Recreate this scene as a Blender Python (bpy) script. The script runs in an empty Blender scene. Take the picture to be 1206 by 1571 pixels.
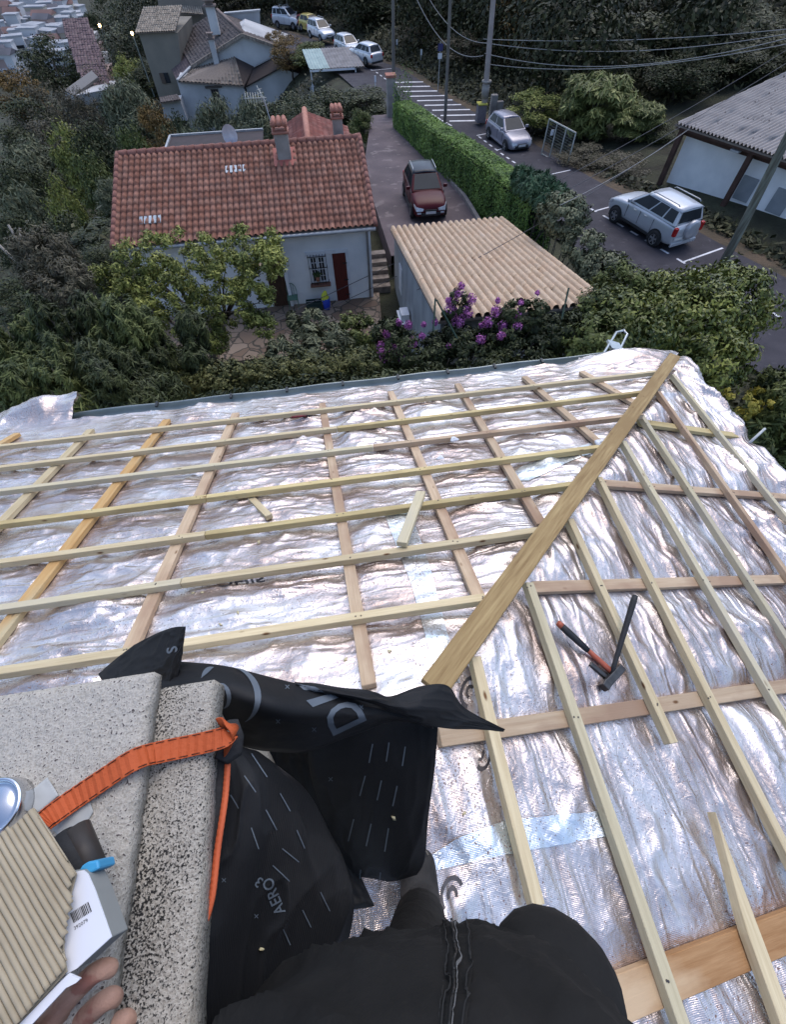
import bpy, bmesh, math, random
import numpy as np
from mathutils import Vector, Matrix
from mathutils.bvhtree import BVHTree

random.seed(7); np.random.seed(7)
SC = bpy.context.scene
COL = SC.collection
R = math.radians

# ------------------------------------------------------------------ camera
# rows of CW = camera axes (right, up, back) expressed in the world; world X along the eaves,
# Y away from the viewer, Z up, origin at the lens
CW = np.array([[0.98846577, -0.15094514, -0.01228778],
               [0.13357583, 0.83073012, 0.54041184],
               [-0.07136471, -0.53581996, 0.84131091]])
F = 661.28; CX = 603.0; CY = 785.5          # focal length and centre in photograph pixels (1206 x 1571)
cam = bpy.data.cameras.new('camera'); camo = bpy.data.objects.new('camera', cam); COL.objects.link(camo)
cam.sensor_fit = 'VERTICAL'; cam.sensor_height = 24.0; cam.lens = 24.0 * F / 1571.0
cam.clip_start = 0.02; cam.clip_end = 5000
M4 = Matrix([[CW[j][i] for j in range(3)] + [0] for i in range(3)] + [[0, 0, 0, 1]])
camo.matrix_world = M4
SC.camera = camo

# ------------------------------------------------------------------ world, sun, exposure
wd = bpy.data.worlds.new('World'); SC.world = wd; wd.use_nodes = True
nt = wd.node_tree; bg = nt.nodes['Background']
sky = nt.nodes.new('ShaderNodeTexSky'); sky.sky_type = 'NISHITA'; sky.sun_disc = False
SUN_EL = R(60); SUN_AZ = R(28)              # azimuth measured from +Y towards +X
sky.sun_elevation = SUN_EL; sky.sun_rotation = SUN_AZ
sky.air_density = .8; sky.dust_density = 1.6; sky.ozone_density = .8
nt.links.new(sky.outputs[0], bg.inputs[0]); bg.inputs[1].default_value = 0.15
sl = bpy.data.lights.new('sun', 'SUN'); sl.energy = 0.5; sl.angle = R(50); sl.color = (1, .98, .96)
so = bpy.data.objects.new('sun', sl); COL.objects.link(so)
sd = Vector((math.sin(SUN_AZ) * math.cos(SUN_EL), math.cos(SUN_AZ) * math.cos(SUN_EL), math.sin(SUN_EL)))
so.rotation_euler = sd.to_track_quat('Z', 'Y').to_euler()
SC.view_settings.view_transform = 'Standard'; SC.view_settings.look = 'None'
SC.view_settings.exposure = 1.0; SC.view_settings.gamma = 1.0

# ------------------------------------------------------------------ helpers
def ray(px, py):
    c = np.array([(px - CX) / F, (CY - py) / F, -1.0])
    return CW.T @ c
def Z(px, py, z):
    r = ray(px, py); return tuple(r * (z / r[2]))
def Y(px, py, y):
    r = ray(px, py); return tuple(r * (y / r[1]))
def PL(px, py, n, d):
    r = ray(px, py); return r * (-d / np.dot(n, r))

def tag(o, label=None, cat=None, group=None, kind=None):
    if label: o['label'] = label
    if cat: o['category'] = cat
    if group: o['group'] = group
    if kind: o['kind'] = kind
    return o
def empty(name, loc=(0, 0, 0), rz=0, label=None, cat=None, group=None):
    o = bpy.data.objects.new(name, None); COL.objects.link(o); o.location = loc; o.rotation_euler = (0, 0, rz)
    o.empty_display_size = .2
    return tag(o, label, cat, group)
def mesh_obj(name, V, Fc, mat=None, parent=None, smooth=False, world=True):
    """verts in world coordinates; re-expressed relative to the parent Empty's location/rotation when world=True"""
    me = bpy.data.meshes.new(name)
    V = [tuple(map(float, v)) for v in V]
    if parent is not None and world:
        mi = (Matrix.Translation(parent.location) @ parent.rotation_euler.to_matrix().to_4x4()).inverted()
        p = parent.parent
        if p is not None:
            mi = mi @ (Matrix.Translation(p.location) @ p.rotation_euler.to_matrix().to_4x4()).inverted()
        V = [tuple(mi @ Vector(v)) for v in V]
    me.from_pydata(V, [], Fc); me.update()
    if mat: me.materials.append(mat)
    if smooth: me.polygons.foreach_set('use_smooth', [True] * len(me.polygons))
    o = bpy.data.objects.new(name, me); COL.objects.link(o)
    if parent is not None: o.parent = parent
    return o
class MB:
    def __init__(s): s.v = []; s.f = []
    def add(s, V, Fc):
        n = len(s.v); s.v += [tuple(map(float, v)) for v in V]; s.f += [tuple(i + n for i in f) for f in Fc]
        return s
    def box(s, c, size, rz=0, axes=None):
        c = np.array(c, float); h = np.array(size, float) / 2
        if axes is None:
            ca, sa = math.cos(rz), math.sin(rz); ax = np.array([[ca, sa, 0], [-sa, ca, 0], [0, 0, 1.]])
        else: ax = np.array(axes, float)
        V = [c + ax[0] * h[0] * i + ax[1] * h[1] * j + ax[2] * h[2] * k for i, j, k in
             ((-1, -1, -1), (1, -1, -1), (1, 1, -1), (-1, 1, -1), (-1, -1, 1), (1, -1, 1), (1, 1, 1), (-1, 1, 1))]
        return s.add(V, [(0, 3, 2, 1), (4, 5, 6, 7), (0, 1, 5, 4), (1, 2, 6, 5), (2, 3, 7, 6), (3, 0, 4, 7)])
    def bar(s, p, q, w, h, up=(0, 0, 1)):
        p = np.array(p, float); q = np.array(q, float); d = q - p; L = np.linalg.norm(d); d /= L
        up = np.array(up, float); side = np.cross(d, up); side /= np.linalg.norm(side); u = np.cross(side, d)
        return s.box((p + q) / 2, (L, w, h), axes=[d, side, u])
    def tube(s, pts, rad, n=8, cap=True):
        pts = [np.array(p, float) for p in pts]
        if not hasattr(rad, '__len__'): rad = [rad] * len(pts)
        V = []; Fc = []
        prev = None
        for i, p in enumerate(pts):
            d = pts[min(i + 1, len(pts) - 1)] - pts[max(i - 1, 0)]; d = d / (np.linalg.norm(d) + 1e-9)
            if prev is None:
                a = np.array([0, 0, 1.]) if abs(d[2]) < .9 else np.array([1., 0, 0])
                u = np.cross(d, a)
            else: u = prev - d * np.dot(prev, d)
            u /= np.linalg.norm(u) + 1e-9; prev = u; w = np.cross(d, u)
            for k in range(n):
                t = 2 * math.pi * k / n; V.append(p + (u * math.cos(t) + w * math.sin(t)) * rad[i])
        for i in range(len(pts) - 1):
            for k in range(n):
                a = i * n + k; b = i * n + (k + 1) % n; Fc.append((a, b, b + n, a + n))
        if cap:
            Fc.append(tuple(range(n))[::-1]); Fc.append(tuple((len(pts) - 1) * n + k for k in range(n)))
        return s.add(V, Fc)
    def poly(s, P, th=None, off=None):
        """polygon; with off a vector -> extruded prism"""
        n = len(P)
        if off is None: return s.add(P, [tuple(range(n))])
        P = [np.array(p, float) for p in P]; Q = [p + np.array(off) for p in P]
        return s.add(P + Q, [tuple(range(n))] + [tuple(range(2 * n - 1, n - 1, -1))] + [(i, i + n, (i + 1) % n + n, (i + 1) % n) for i in range(n)])
    def build(s, name, mat, parent=None, smooth=False, bevel=0, world=True):
        o = mesh_obj(name, s.v, s.f, mat, parent, smooth, world)
        bm = bmesh.new(); bm.from_mesh(o.data); bmesh.ops.recalc_face_normals(bm, faces=bm.faces); bm.to_mesh(o.data); bm.free()
        if bevel:
            m = o.modifiers.new('bevel', 'BEVEL'); m.width = bevel; m.segments = 2; m.limit_method = 'ANGLE'
        return o

# --- numpy noise
_perm = np.random.RandomState(3).permutation(512)
_val = np.random.RandomState(4).rand(512)
def vnoise(x, y, seed=0):
    xi = np.floor(x).astype(int); yi = np.floor(y).astype(int); fx = x - xi; fy = y - yi
    fx = fx * fx * fx * (fx * (fx * 6 - 15) + 10); fy = fy * fy * fy * (fy * (fy * 6 - 15) + 10)
    def h(a, b): return _val[_perm[(_perm[(a + seed * 37) % 512] + b) % 512]]
    return (h(xi, yi) * (1 - fx) + h(xi + 1, yi) * fx) * (1 - fy) + (h(xi, yi + 1) * (1 - fx) + h(xi + 1, yi + 1) * fx) * fy
def fbm(x, y, seed=0, o=4):
    s = 0; a = .5
    for i in range(o):
        s = s + a * vnoise(x * 2 ** i, y * 2 ** i, seed + i * 7); a *= .5
    return s
def ridge(x, y, seed=0):
    return 1 - np.abs(2 * vnoise(x, y, seed) - 1)

# ------------------------------------------------------------------ materials
MATS = {}
def N(nt, typ, **kw):
    n = nt.nodes.new(typ)
    for k, v in kw.items(): setattr(n, k, v)
    return n
def mat(name, c1, c2=None, scale=6.0, rough=.8, metal=0., bump=0., bscale=None, stretch=None, coord='Object', spec=.3,
        detail=6, spots=None, spot_scale=30, spot_lo=.62, contrast=(.3, .7), emit=None, coat=0, trans=0, alpha=1):
    if name in MATS: return MATS[name]
    m = bpy.data.materials.new(name); m.use_nodes = True; t = m.node_tree; p = t.nodes['Principled BSDF']
    p.inputs['Roughness'].default_value = rough; p.inputs['Metallic'].default_value = metal
    p.inputs['Specular IOR Level'].default_value = spec
    p.inputs['Coat Weight'].default_value = coat * .5
    p.inputs['Transmission Weight'].default_value = trans
    p.inputs['Alpha'].default_value = alpha
    if emit: p.inputs['Emission Color'].default_value = (*emit[:3], 1); p.inputs['Emission Strength'].default_value = emit[3]
    c2 = c2 or tuple(x * .75 for x in c1)
    tc = N(t, 'ShaderNodeTexCoord'); mp = N(t, 'ShaderNodeMapping')
    t.links.new(tc.outputs[coord], mp.inputs[0])
    if stretch: mp.inputs['Scale'].default_value = stretch
    nz = N(t, 'ShaderNodeTexNoise'); nz.inputs['Scale'].default_value = scale; nz.inputs['Detail'].default_value = detail
    t.links.new(mp.outputs[0], nz.inputs[0])
    cr = N(t, 'ShaderNodeValToRGB'); t.links.new(nz.outputs[0], cr.inputs[0])
    cr.color_ramp.elements[0].position = contrast[0]; cr.color_ramp.elements[0].color = (*c2, 1)
    cr.color_ramp.elements[1].position = contrast[1]; cr.color_ramp.elements[1].color = (*c1, 1)
    out = cr.outputs[0]
    if spots:
        n2 = N(t, 'ShaderNodeTexNoise'); n2.inputs['Scale'].default_value = spot_scale; n2.inputs['Detail'].default_value = 3
        t.links.new(mp.outputs[0], n2.inputs[0])
        c3 = N(t, 'ShaderNodeValToRGB'); c3.color_ramp.elements[0].position = spot_lo; c3.color_ramp.elements[1].position = spot_lo + .06
        t.links.new(n2.outputs[0], c3.inputs[0])
        mx = N(t, 'ShaderNodeMixRGB'); t.links.new(c3.outputs[0], mx.inputs[0]); t.links.new(out, mx.inputs[1])
        mx.inputs[2].default_value = (*spots, 1); out = mx.outputs[0]
    t.links.new(out, p.inputs['Base Color'])
    if bump:
        b = N(t, 'ShaderNodeBump'); b.inputs['Distance'].default_value = bump; b.inputs['Strength'].default_value = 1
        n3 = N(t, 'ShaderNodeTexNoise'); n3.inputs['Scale'].default_value = bscale or scale * 4; n3.inputs['Detail'].default_value = 5
        t.links.new(mp.outputs[0], n3.inputs[0]); t.links.new(n3.outputs[0], b.inputs['Height']); t.links.new(b.outputs[0], p.inputs['Normal'])
    MATS[name] = m
    return m

def leaf_mat(name, dark, light, rough=.6, tint=None):
    if name in MATS: return MATS[name]
    m = bpy.data.materials.new(name); m.use_nodes = True; t = m.node_tree; p = t.nodes['Principled BSDF']
    p.inputs['Roughness'].default_value = rough; p.inputs['Specular IOR Level'].default_value = .25
    g = N(t, 'ShaderNodeNewGeometry'); cr = N(t, 'ShaderNodeValToRGB')
    tc = N(t, 'ShaderNodeTexCoord'); nz = N(t, 'ShaderNodeTexNoise'); nz.inputs['Scale'].default_value = 1.1; nz.inputs['Detail'].default_value = 3
    t.links.new(tc.outputs['Object'], nz.inputs[0])
    ad = N(t, 'ShaderNodeMath', operation='MULTIPLY_ADD'); t.links.new(nz.outputs[0], ad.inputs[0]); ad.inputs[1].default_value = 1.6; ad.inputs[2].default_value = -.75
    a2 = N(t, 'ShaderNodeMath', operation='MULTIPLY_ADD'); t.links.new(g.outputs['Random Per Island'], a2.inputs[0]); a2.inputs[1].default_value = .7
    t.links.new(ad.outputs[0], a2.inputs[2]); t.links.new(a2.outputs[0], cr.inputs[0])
    e = cr.color_ramp.elements; e[0].color = (dark[0] * 1.15, dark[1] * 1.12, dark[2], 1); e[1].color = (light[0] * 1.45, light[1] * 1.38, light[2] * 1.15, 1); e[0].position = .05; e[1].position = .95
    if tint:
        x = e.new(.97); x.color = (*tint, 1)
    t.links.new(cr.outputs[0], p.inputs['Base Color'])
    MATS[name] = m
    return m

def wood_mat(name, c1, c2, knot=(.16, .08, .035), grey=None, rough=.75, stain=None):
    """softwood: long grain along local X, knots, stain patches"""
    m = bpy.data.materials.new(name); m.use_nodes = True; t = m.node_tree; p = t.nodes['Principled BSDF']
    p.inputs['Roughness'].default_value = rough; p.inputs['Specular IOR Level'].default_value = .2
    tc = N(t, 'ShaderNodeTexCoord'); mp = N(t, 'ShaderNodeMapping'); mp.inputs['Scale'].default_value = (1.2, 22, 22)
    oi = N(t, 'ShaderNodeObjectInfo')
    av = N(t, 'ShaderNodeVectorMath', operation='ADD'); t.links.new(tc.outputs['Object'], av.inputs[0]); t.links.new(oi.outputs['Random'], av.inputs[1])
    sc_ = N(t, 'ShaderNodeVectorMath', operation='SCALE'); sc_.inputs['Scale'].default_value = 1.0
    t.links.new(av.outputs[0], sc_.inputs[0]); t.links.new(sc_.outputs[0], mp.inputs[0])
    nz = N(t, 'ShaderNodeTexNoise'); nz.inputs['Scale'].default_value = 3; nz.inputs['Detail'].default_value = 8; nz.inputs['Roughness'].default_value = .65
    t.links.new(mp.outputs[0], nz.inputs[0])
    cr = N(t, 'ShaderNodeValToRGB'); t.links.new(nz.outputs[0], cr.inputs[0]); e = cr.color_ramp.elements
    e[0].position = .3; e[0].color = (*c2, 1); e[1].position = .68; e[1].color = (*c1, 1)
    mp2 = N(t, 'ShaderNodeMapping'); mp2.inputs['Scale'].default_value = (1, 2.4, 2.4); t.links.new(sc_.outputs[0], mp2.inputs[0])
    vo = N(t, 'ShaderNodeTexVoronoi'); vo.inputs['Scale'].default_value = 5.5; t.links.new(mp2.outputs[0], vo.inputs[0])
    k = N(t, 'ShaderNodeValToRGB'); t.links.new(vo.outputs['Distance'], k.inputs[0]); e = k.color_ramp.elements
    e[0].position = .05; e[0].color = (1, 1, 1, 1); e[1].position = .12; e[1].color = (0, 0, 0, 1)
    mx = N(t, 'ShaderNodeMixRGB'); mx.inputs[2].default_value = (*knot, 1); t.links.new(k.outputs[0], mx.inputs[0]); t.links.new(cr.outputs[0], mx.inputs[1])
    out = mx.outputs[0]
    if stain:
        n2 = N(t, 'ShaderNodeTexNoise'); n2.inputs['Scale'].default_value = 1.8; n2.inputs['Detail'].default_value = 6
        t.links.new(mp2.outputs[0], n2.inputs[0])
        s2 = N(t, 'ShaderNodeValToRGB'); s2.color_ramp.elements[0].position = .48; s2.color_ramp.elements[1].position = .62
        t.links.new(n2.outputs[0], s2.inputs[0])
        m2 = N(t, 'ShaderNodeMixRGB'); m2.inputs[2].default_value = (*stain, 1); t.links.new(s2.outputs[0], m2.inputs[0]); t.links.new(out, m2.inputs[1])
        out = m2.outputs[0]
    hv = N(t, 'ShaderNodeHueSaturation'); mr = N(t, 'ShaderNodeMapRange'); mr.inputs[3].default_value = .86; mr.inputs[4].default_value = 1.12
    t.links.new(oi.outputs['Random'], mr.inputs[0]); t.links.new(mr.outputs[0], hv.inputs['Value']); t.links.new(out, hv.inputs['Color'])
    t.links.new(hv.outputs[0], p.inputs['Base Color'])
    b = N(t, 'ShaderNodeBump'); b.inputs['Distance'].default_value = .0015; t.links.new(nz.outputs[0], b.inputs['Height']); t.links.new(b.outputs[0], p.inputs['Normal'])
    MATS[name] = m
    return m

def plank(name, p, q, w, h, up, m, parent, bend=0.0, seg=6, twist=0.0, bev=.002):
    """bar with its long axis on local X, top face centred on the segment p-q"""
    p = Vector(p); q = Vector(q); d = (q - p); L = d.length; d.normalize(); up = Vector(up)
    side = up.cross(d).normalized(); u = d.cross(side)
    V = []; Fc = []
    for i in range(seg + 1):
        t = i / seg; bz = bend * math.sin(math.pi * t); by = twist * math.sin(math.pi * t)
        for a, b in ((-1, 0), (1, 0), (1, -1), (-1, -1)):
            V.append((t * L, a * w / 2 + by, b * h + bz))
    for i in range(seg):
        for k in range(4):
            a = i * 4 + k; b = i * 4 + (k + 1) % 4; Fc.append((a, b, b + 4, a + 4))
    Fc.append((3, 2, 1, 0)); Fc.append((seg * 4, seg * 4 + 1, seg * 4 + 2, seg * 4 + 3))
    o = mesh_obj(name, V, Fc, m)
    M = Matrix(((d[0], side[0], u[0], p[0]), (d[1], side[1], u[1], p[1]), (d[2], side[2], u[2], p[2]), (0, 0, 0, 1)))
    if parent is not None:
        o.parent = parent; M = parent.matrix_basis.inverted() @ M
    o.matrix_local = M
    bm = bmesh.new(); bm.from_mesh(o.data); bmesh.ops.recalc_face_normals(bm, faces=bm.faces); bm.to_mesh(o.data); bm.free()
    if bev:
        b = o.modifiers.new('bevel', 'BEVEL'); b.width = bev; b.segments = 1; b.limit_method = 'ANGLE'
    return o

# =================================================================== THE ROOF BEING BUILT
UA = np.array([0, .93486657, -.35499929]); NA = np.array([0, .35499929, .93486657])      # slope away from the viewer
UB = np.array([.9443126, 0, -.32904972]); NB = np.array([.32904972, 0, .9443126])        # slope to the right
DA = 1.4; DB = 1.0429823728 * 1.4          # distance of the batten plane from the lens
HIPD = np.array([0.71365494, 0.65487161, -0.24867608])
HIP0 = np.array([2.21246359, 2.12191276, -1.87543077]) * 1.4
def onA(px, py, off=0.0): return PL(px, py, NA, DA + off)      # off = metres below the batten tops
def onB(px, py, off=0.0): return PL(px, py, NB, DB + off)
OFF = .078                                  # membrane lies this far below the batten tops

house = empty('house', (0, 0, -9.4), label='house whose bare roof of silver foil and timber battens fills the foreground', cat='house')
house.matrix_basis = Matrix.Translation((0, 0, -9.4))

W_NEW = wood_mat('wood_new', (.66, .56, .36), (.49, .39, .23))
W_YEL = wood_mat('wood_yellow', (.62, .51, .27), (.46, .36, .17), stain=(.40, .31, .15))
W_GREEN = wood_mat('wood_greenish', (.61, .54, .36), (.45, .39, .25), stain=(.50, .45, .33))
W_PINK = wood_mat('wood_pinkish', (.57, .44, .30), (.43, .31, .20), stain=(.36, .24, .16))
W_ORANGE = wood_mat('wood_orange', (.60, .41, .19), (.48, .26, .09), stain=(.52, .43, .26))
W_BOARD = wood_mat('wood_board', (.46, .335, .16), (.24, .15, .065), stain=(.30, .20, .09))
W_RED = wood_mat('wood_red', (.46, .27, .13), (.30, .15, .06), stain=(.58, .42, .26))

# foil: crumpled silver membrane with a fine woven relief and brown specks
def foil_mat(name, tint=(.80, .79, .82), rough=.30, specks=True):
    m = bpy.data.materials.new(name); m.use_nodes = True; t = m.node_tree; p = t.nodes['Principled BSDF']
    tc = N(t, 'ShaderNodeTexCoord')
    n1 = N(t, 'ShaderNodeTexNoise'); n1.inputs['Scale'].default_value = 2.2; n1.inputs['Detail'].default_value = 7; t.links.new(tc.outputs['Object'], n1.inputs[0])
    cr = N(t, 'ShaderNodeValToRGB'); e = cr.color_ramp.elements
    e[0].position = .35; e[0].color = (tint[0] * .76, tint[1] * .68, tint[2] * .65, 1); e[1].position = .62; e[1].color = (*tint, 1)
    t.links.new(n1.outputs[0], cr.inputs[0])
    out = cr.outputs[0]
    p.inputs['Metallic'].default_value = .82
    if specks:
        n2 = N(t, 'ShaderNodeTexNoise'); n2.inputs['Scale'].default_value = 135; n2.inputs['Detail'].default_value = 2; t.links.new(tc.outputs['Object'], n2.inputs[0])
        n3 = N(t, 'ShaderNodeTexNoise'); n3.inputs['Scale'].default_value = 1.3; n3.inputs['Detail'].default_value = 4; t.links.new(tc.outputs['Object'], n3.inputs[0])
        ad = N(t, 'ShaderNodeMath', operation='MULTIPLY_ADD'); t.links.new(n3.outputs[0], ad.inputs[0]); ad.inputs[1].default_value = .30; t.links.new(n2.outputs[0], ad.inputs[2])
        c2 = N(t, 'ShaderNodeValToRGB'); c2.color_ramp.elements[0].position = .775; c2.color_ramp.elements[1].position = .825; t.links.new(ad.outputs[0], c2.inputs[0])
        mx = N(t, 'ShaderNodeMixRGB'); mx.inputs[2].default_value = (.20, .125, .10, 1); t.links.new(c2.outputs[0], mx.inputs[0]); t.links.new(out, mx.inputs[1]); out = mx.outputs[0]
        mt = N(t, 'ShaderNodeMath', operation='MULTIPLY_ADD'); t.links.new(c2.outputs[0], mt.inputs[0]); mt.inputs[1].default_value = -.75; mt.inputs[2].default_value = .82
        t.links.new(mt.outputs[0], p.inputs['Metallic'])
    t.links.new(out, p.inputs['Base Color'])
    # woven scrim relief + fine crumple
    wv = N(t, 'ShaderNodeTexWave'); wv.inputs['Scale'].default_value = 75; wv.inputs['Distortion'].default_value = .6; wv.bands_direction = 'X'
    wv2 = N(t, 'ShaderNodeTexWave'); wv2.inputs['Scale'].default_value = 75; wv2.inputs['Distortion'].default_value = .6; wv2.bands_direction = 'Y'
    t.links.new(tc.outputs['Object'], wv.inputs[0]); t.links.new(tc.outputs['Object'], wv2.inputs[0])
    a = N(t, 'ShaderNodeMath', operation='ADD'); t.links.new(wv.outputs[1], a.inputs[0]); t.links.new(wv2.outputs[1], a.inputs[1])
    b1 = N(t, 'ShaderNodeBump'); b1.inputs['Distance'].default_value = .00022; t.links.new(a.outputs[0], b1.inputs['Height'])
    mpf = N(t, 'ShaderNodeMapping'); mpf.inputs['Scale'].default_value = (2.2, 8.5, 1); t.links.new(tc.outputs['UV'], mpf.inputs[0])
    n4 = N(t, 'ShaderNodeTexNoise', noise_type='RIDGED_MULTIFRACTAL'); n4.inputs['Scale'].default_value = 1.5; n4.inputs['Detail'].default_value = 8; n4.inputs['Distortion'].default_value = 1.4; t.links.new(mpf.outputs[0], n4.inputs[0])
    n6 = N(t, 'ShaderNodeTexNoise'); n6.inputs['Scale'].default_value = 30; n6.inputs['Detail'].default_value = 4; n6.inputs['Distortion'].default_value = 1.0; t.links.new(tc.outputs['Object'], n6.inputs[0])
    b3 = N(t, 'ShaderNodeBump'); b3.inputs['Distance'].default_value = .0035; t.links.new(n6.outputs[0], b3.inputs['Height']); t.links.new(b1.outputs[0], b3.inputs['Normal'])
    # brown shade and wood reflections of the folds put into the colour, with dust
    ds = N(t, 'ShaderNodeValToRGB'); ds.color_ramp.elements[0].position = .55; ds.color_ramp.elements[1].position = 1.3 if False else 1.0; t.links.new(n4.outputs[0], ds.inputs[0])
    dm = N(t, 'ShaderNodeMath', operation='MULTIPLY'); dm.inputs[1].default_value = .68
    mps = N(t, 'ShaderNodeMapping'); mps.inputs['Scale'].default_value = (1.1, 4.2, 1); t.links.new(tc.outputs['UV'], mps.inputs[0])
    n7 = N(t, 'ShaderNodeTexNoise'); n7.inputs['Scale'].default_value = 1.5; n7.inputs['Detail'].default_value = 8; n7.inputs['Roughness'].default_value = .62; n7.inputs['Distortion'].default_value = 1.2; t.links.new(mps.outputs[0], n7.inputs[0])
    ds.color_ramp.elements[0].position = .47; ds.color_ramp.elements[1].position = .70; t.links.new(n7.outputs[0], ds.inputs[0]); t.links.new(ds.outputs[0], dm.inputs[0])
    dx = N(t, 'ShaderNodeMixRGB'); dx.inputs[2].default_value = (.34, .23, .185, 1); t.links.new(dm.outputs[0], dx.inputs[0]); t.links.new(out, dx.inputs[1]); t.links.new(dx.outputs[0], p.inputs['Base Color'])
    b2 = N(t, 'ShaderNodeBump'); b2.inputs['Distance'].default_value = .011; t.links.new(n4.outputs[0], b2.inputs['Height']); t.links.new(b3.outputs[0], b2.inputs['Normal'])
    t.links.new(b2.outputs[0], p.inputs['Normal'])
    rr = N(t, 'ShaderNodeMapRange'); t.links.new(n1.outputs[0], rr.inputs[0]); rr.inputs[3].default_value = rough - .06; rr.inputs[4].default_value = rough + .14
    t.links.new(rr.outputs[0], p.inputs['Roughness'])
    MATS[name] = m
    return m
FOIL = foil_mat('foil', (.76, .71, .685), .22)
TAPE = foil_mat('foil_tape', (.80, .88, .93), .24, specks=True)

# --- batten and counter-batten lines, read off the photograph
A_B = [((-60, 690), (1008, 569)), ((-60, 723), (1003, 598)), ((-60, 759), (986, 634)), ((-60, 809), (922, 684)), ((-60, 868), (903, 738)), ((-60, 939), (832, 811)), ((-60, 1037), (745, 915))]
A_C = [((190, 1010), (361, 633)), ((-20, 993), (255, 643)), ((-40, 840), (138, 658)), ((-20, 690), (25, 664)), ((566, 1050), (494, 618)), ((735, 915), (599, 600)), ((832, 803), (702, 588)), ((925, 682), (805, 577)), ((975, 617), (893, 569))]
B_B = [((1034, 574), (1250, 842)), ((1012, 600), (1250, 934)), ((986, 636), (1250, 1040)), ((958, 676), (1250, 1175)), ((921, 731), (1250, 1382)), ((876, 795), (1036, 1140)), ((813, 893), (1062, 1610)), ((731, 1007), (828, 1390))]
B_C = [((983, 646), (1137, 668)), ((925, 740), (1230, 763)), ((820, 900), (1230, 887)), ((676, 1131), (1230, 1049)), ((930, 1543), (1230, 1422))]
cbxA = [float(onA(*l[1])[0] + onA(*l[0])[0]) / 2 for l in A_C]
xhip = lambda s, off: None

# line where the two membrane planes meet
_p = np.linalg.solve(np.array([NA, NB, [0, 0, 1.]]), np.array([-(DA + OFF), -(DB + OFF), -2.0]))
def hip_at(t): return _p + HIPD * t
def hipx(s):        # membrane hip x for slope coordinate s = UA.p
    t = (s - UA @ _p) / (UA @ HIPD); return _p[0] + HIPD[0] * t
def hipy(s):        # membrane hip y for slope coordinate s = UB.p
    t = (s - UB @ _p) / (UB @ HIPD); return _p[1] + HIPD[1] * t
APEX = hip_at((-.95 - _p[0]) / HIPD[0])     # where the hip meets the ridge, behind the chimney

def pin(x, lines, w):
    d = np.full_like(x, 9.)
    for l in lines: d = np.minimum(d, np.abs(x - l))
    return 1 - np.exp(-(d / w) ** 2)
def hA(x, s):
    wx = x + .25 * fbm(x * 1.3, s * 1.3, 1); ws = s + .22 * fbm(x * .9, s * 1.6, 2)
    pn = pin(x, cbxA, .10)
    rg1 = ridge(wx * 1.0 + 3, ws * 6.5, 5) ** 2.0
    rg2 = ridge(wx * 2.1 + ws * 3.2, ws * 4.0 - wx * .6, 9) ** 3
    rg3 = ridge(wx * 5 - ws * 3, ws * 9 + wx * 2, 11) ** 3
    rg4 = ridge(wx * 11, ws * 17 + wx * 3, 13) ** 2
    mask = .35 + 1.0 * np.clip(fbm(x * .7 + 9, s * .9, 17, 3) * 2.2 - .7, 0, 1)
    rg5 = ridge(ws * 1.2 + wx * .5, ws * 15 + fbm(x * 2, s * 2, 15) * 3, 16) ** 2
    pil = (1 - np.exp(-(((s - 1.2 + 10 * .372) % .372 - .0) / .12) ** 2))
    h = pn * (.002 + .018 * rg1 ** 1.6 * mask + .022 * rg2 * mask) + (.3 + .7 * pn) * (.020 * rg3 * mask + .016 * rg5 ** 1.5 * mask + .006 * rg4)
    # crumpled flaps turned up over the gutter
    h += .17 * np.exp(-((x + 2.62) / .62) ** 2 - ((s - 4.22) / .17) ** 2) * (.8 + .5 * ridge(x * 5, s * 6, 21))
    h += .12 * np.exp(-((x - 2.72) / .42) ** 2 - ((s - 3.86) / .17) ** 2)
    return h
def hB(s, y):
    wy = y + .25 * fbm(y * 1.2, s * 1.2, 31); ws = s + .26 * fbm(y * 1.3, s * 1.0, 32)
    rg1 = ridge(ws * 4.6, wy * 1.0 + 5, 35) ** 2.0
    rg2 = ridge(ws * 5.4 + wy * 2.6, wy * 2.0 - ws * .8, 39) ** 3
    rg3 = ridge(ws * 9 + wy * 2, wy * 4 - ws, 41) ** 3
    rg4 = ridge(ws * 17, wy * 10 + ws * 3, 43) ** 2
    mask = .45 + .9 * np.clip(fbm(s * .8 + 4, y * .8, 47, 3) * 2.2 - .7, 0, 1)
    cby = [1.952, 1.345, .67, .128, -.58]
    pn = pin(y, cby, .09)
    rg5 = ridge(ws * 13 + fbm(s * 2, y * 2, 45) * 3, wy * 1.6, 46) ** 2
    h = pn * (.002 + .030 * rg1 ** 1.6 * mask + .025 * rg2 * mask) + (.3 + .7 * pn) * (.022 * rg3 * mask + .016 * rg5 ** 1.5 * mask + .006 * rg4)
    h += .05 * np.exp(-((s - 3.95) / .12) ** 2) * ridge(s * 3, y * 3, 51)
    return h
def near_hip(d): return 1 - np.exp(-(d / .045) ** 2)

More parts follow.
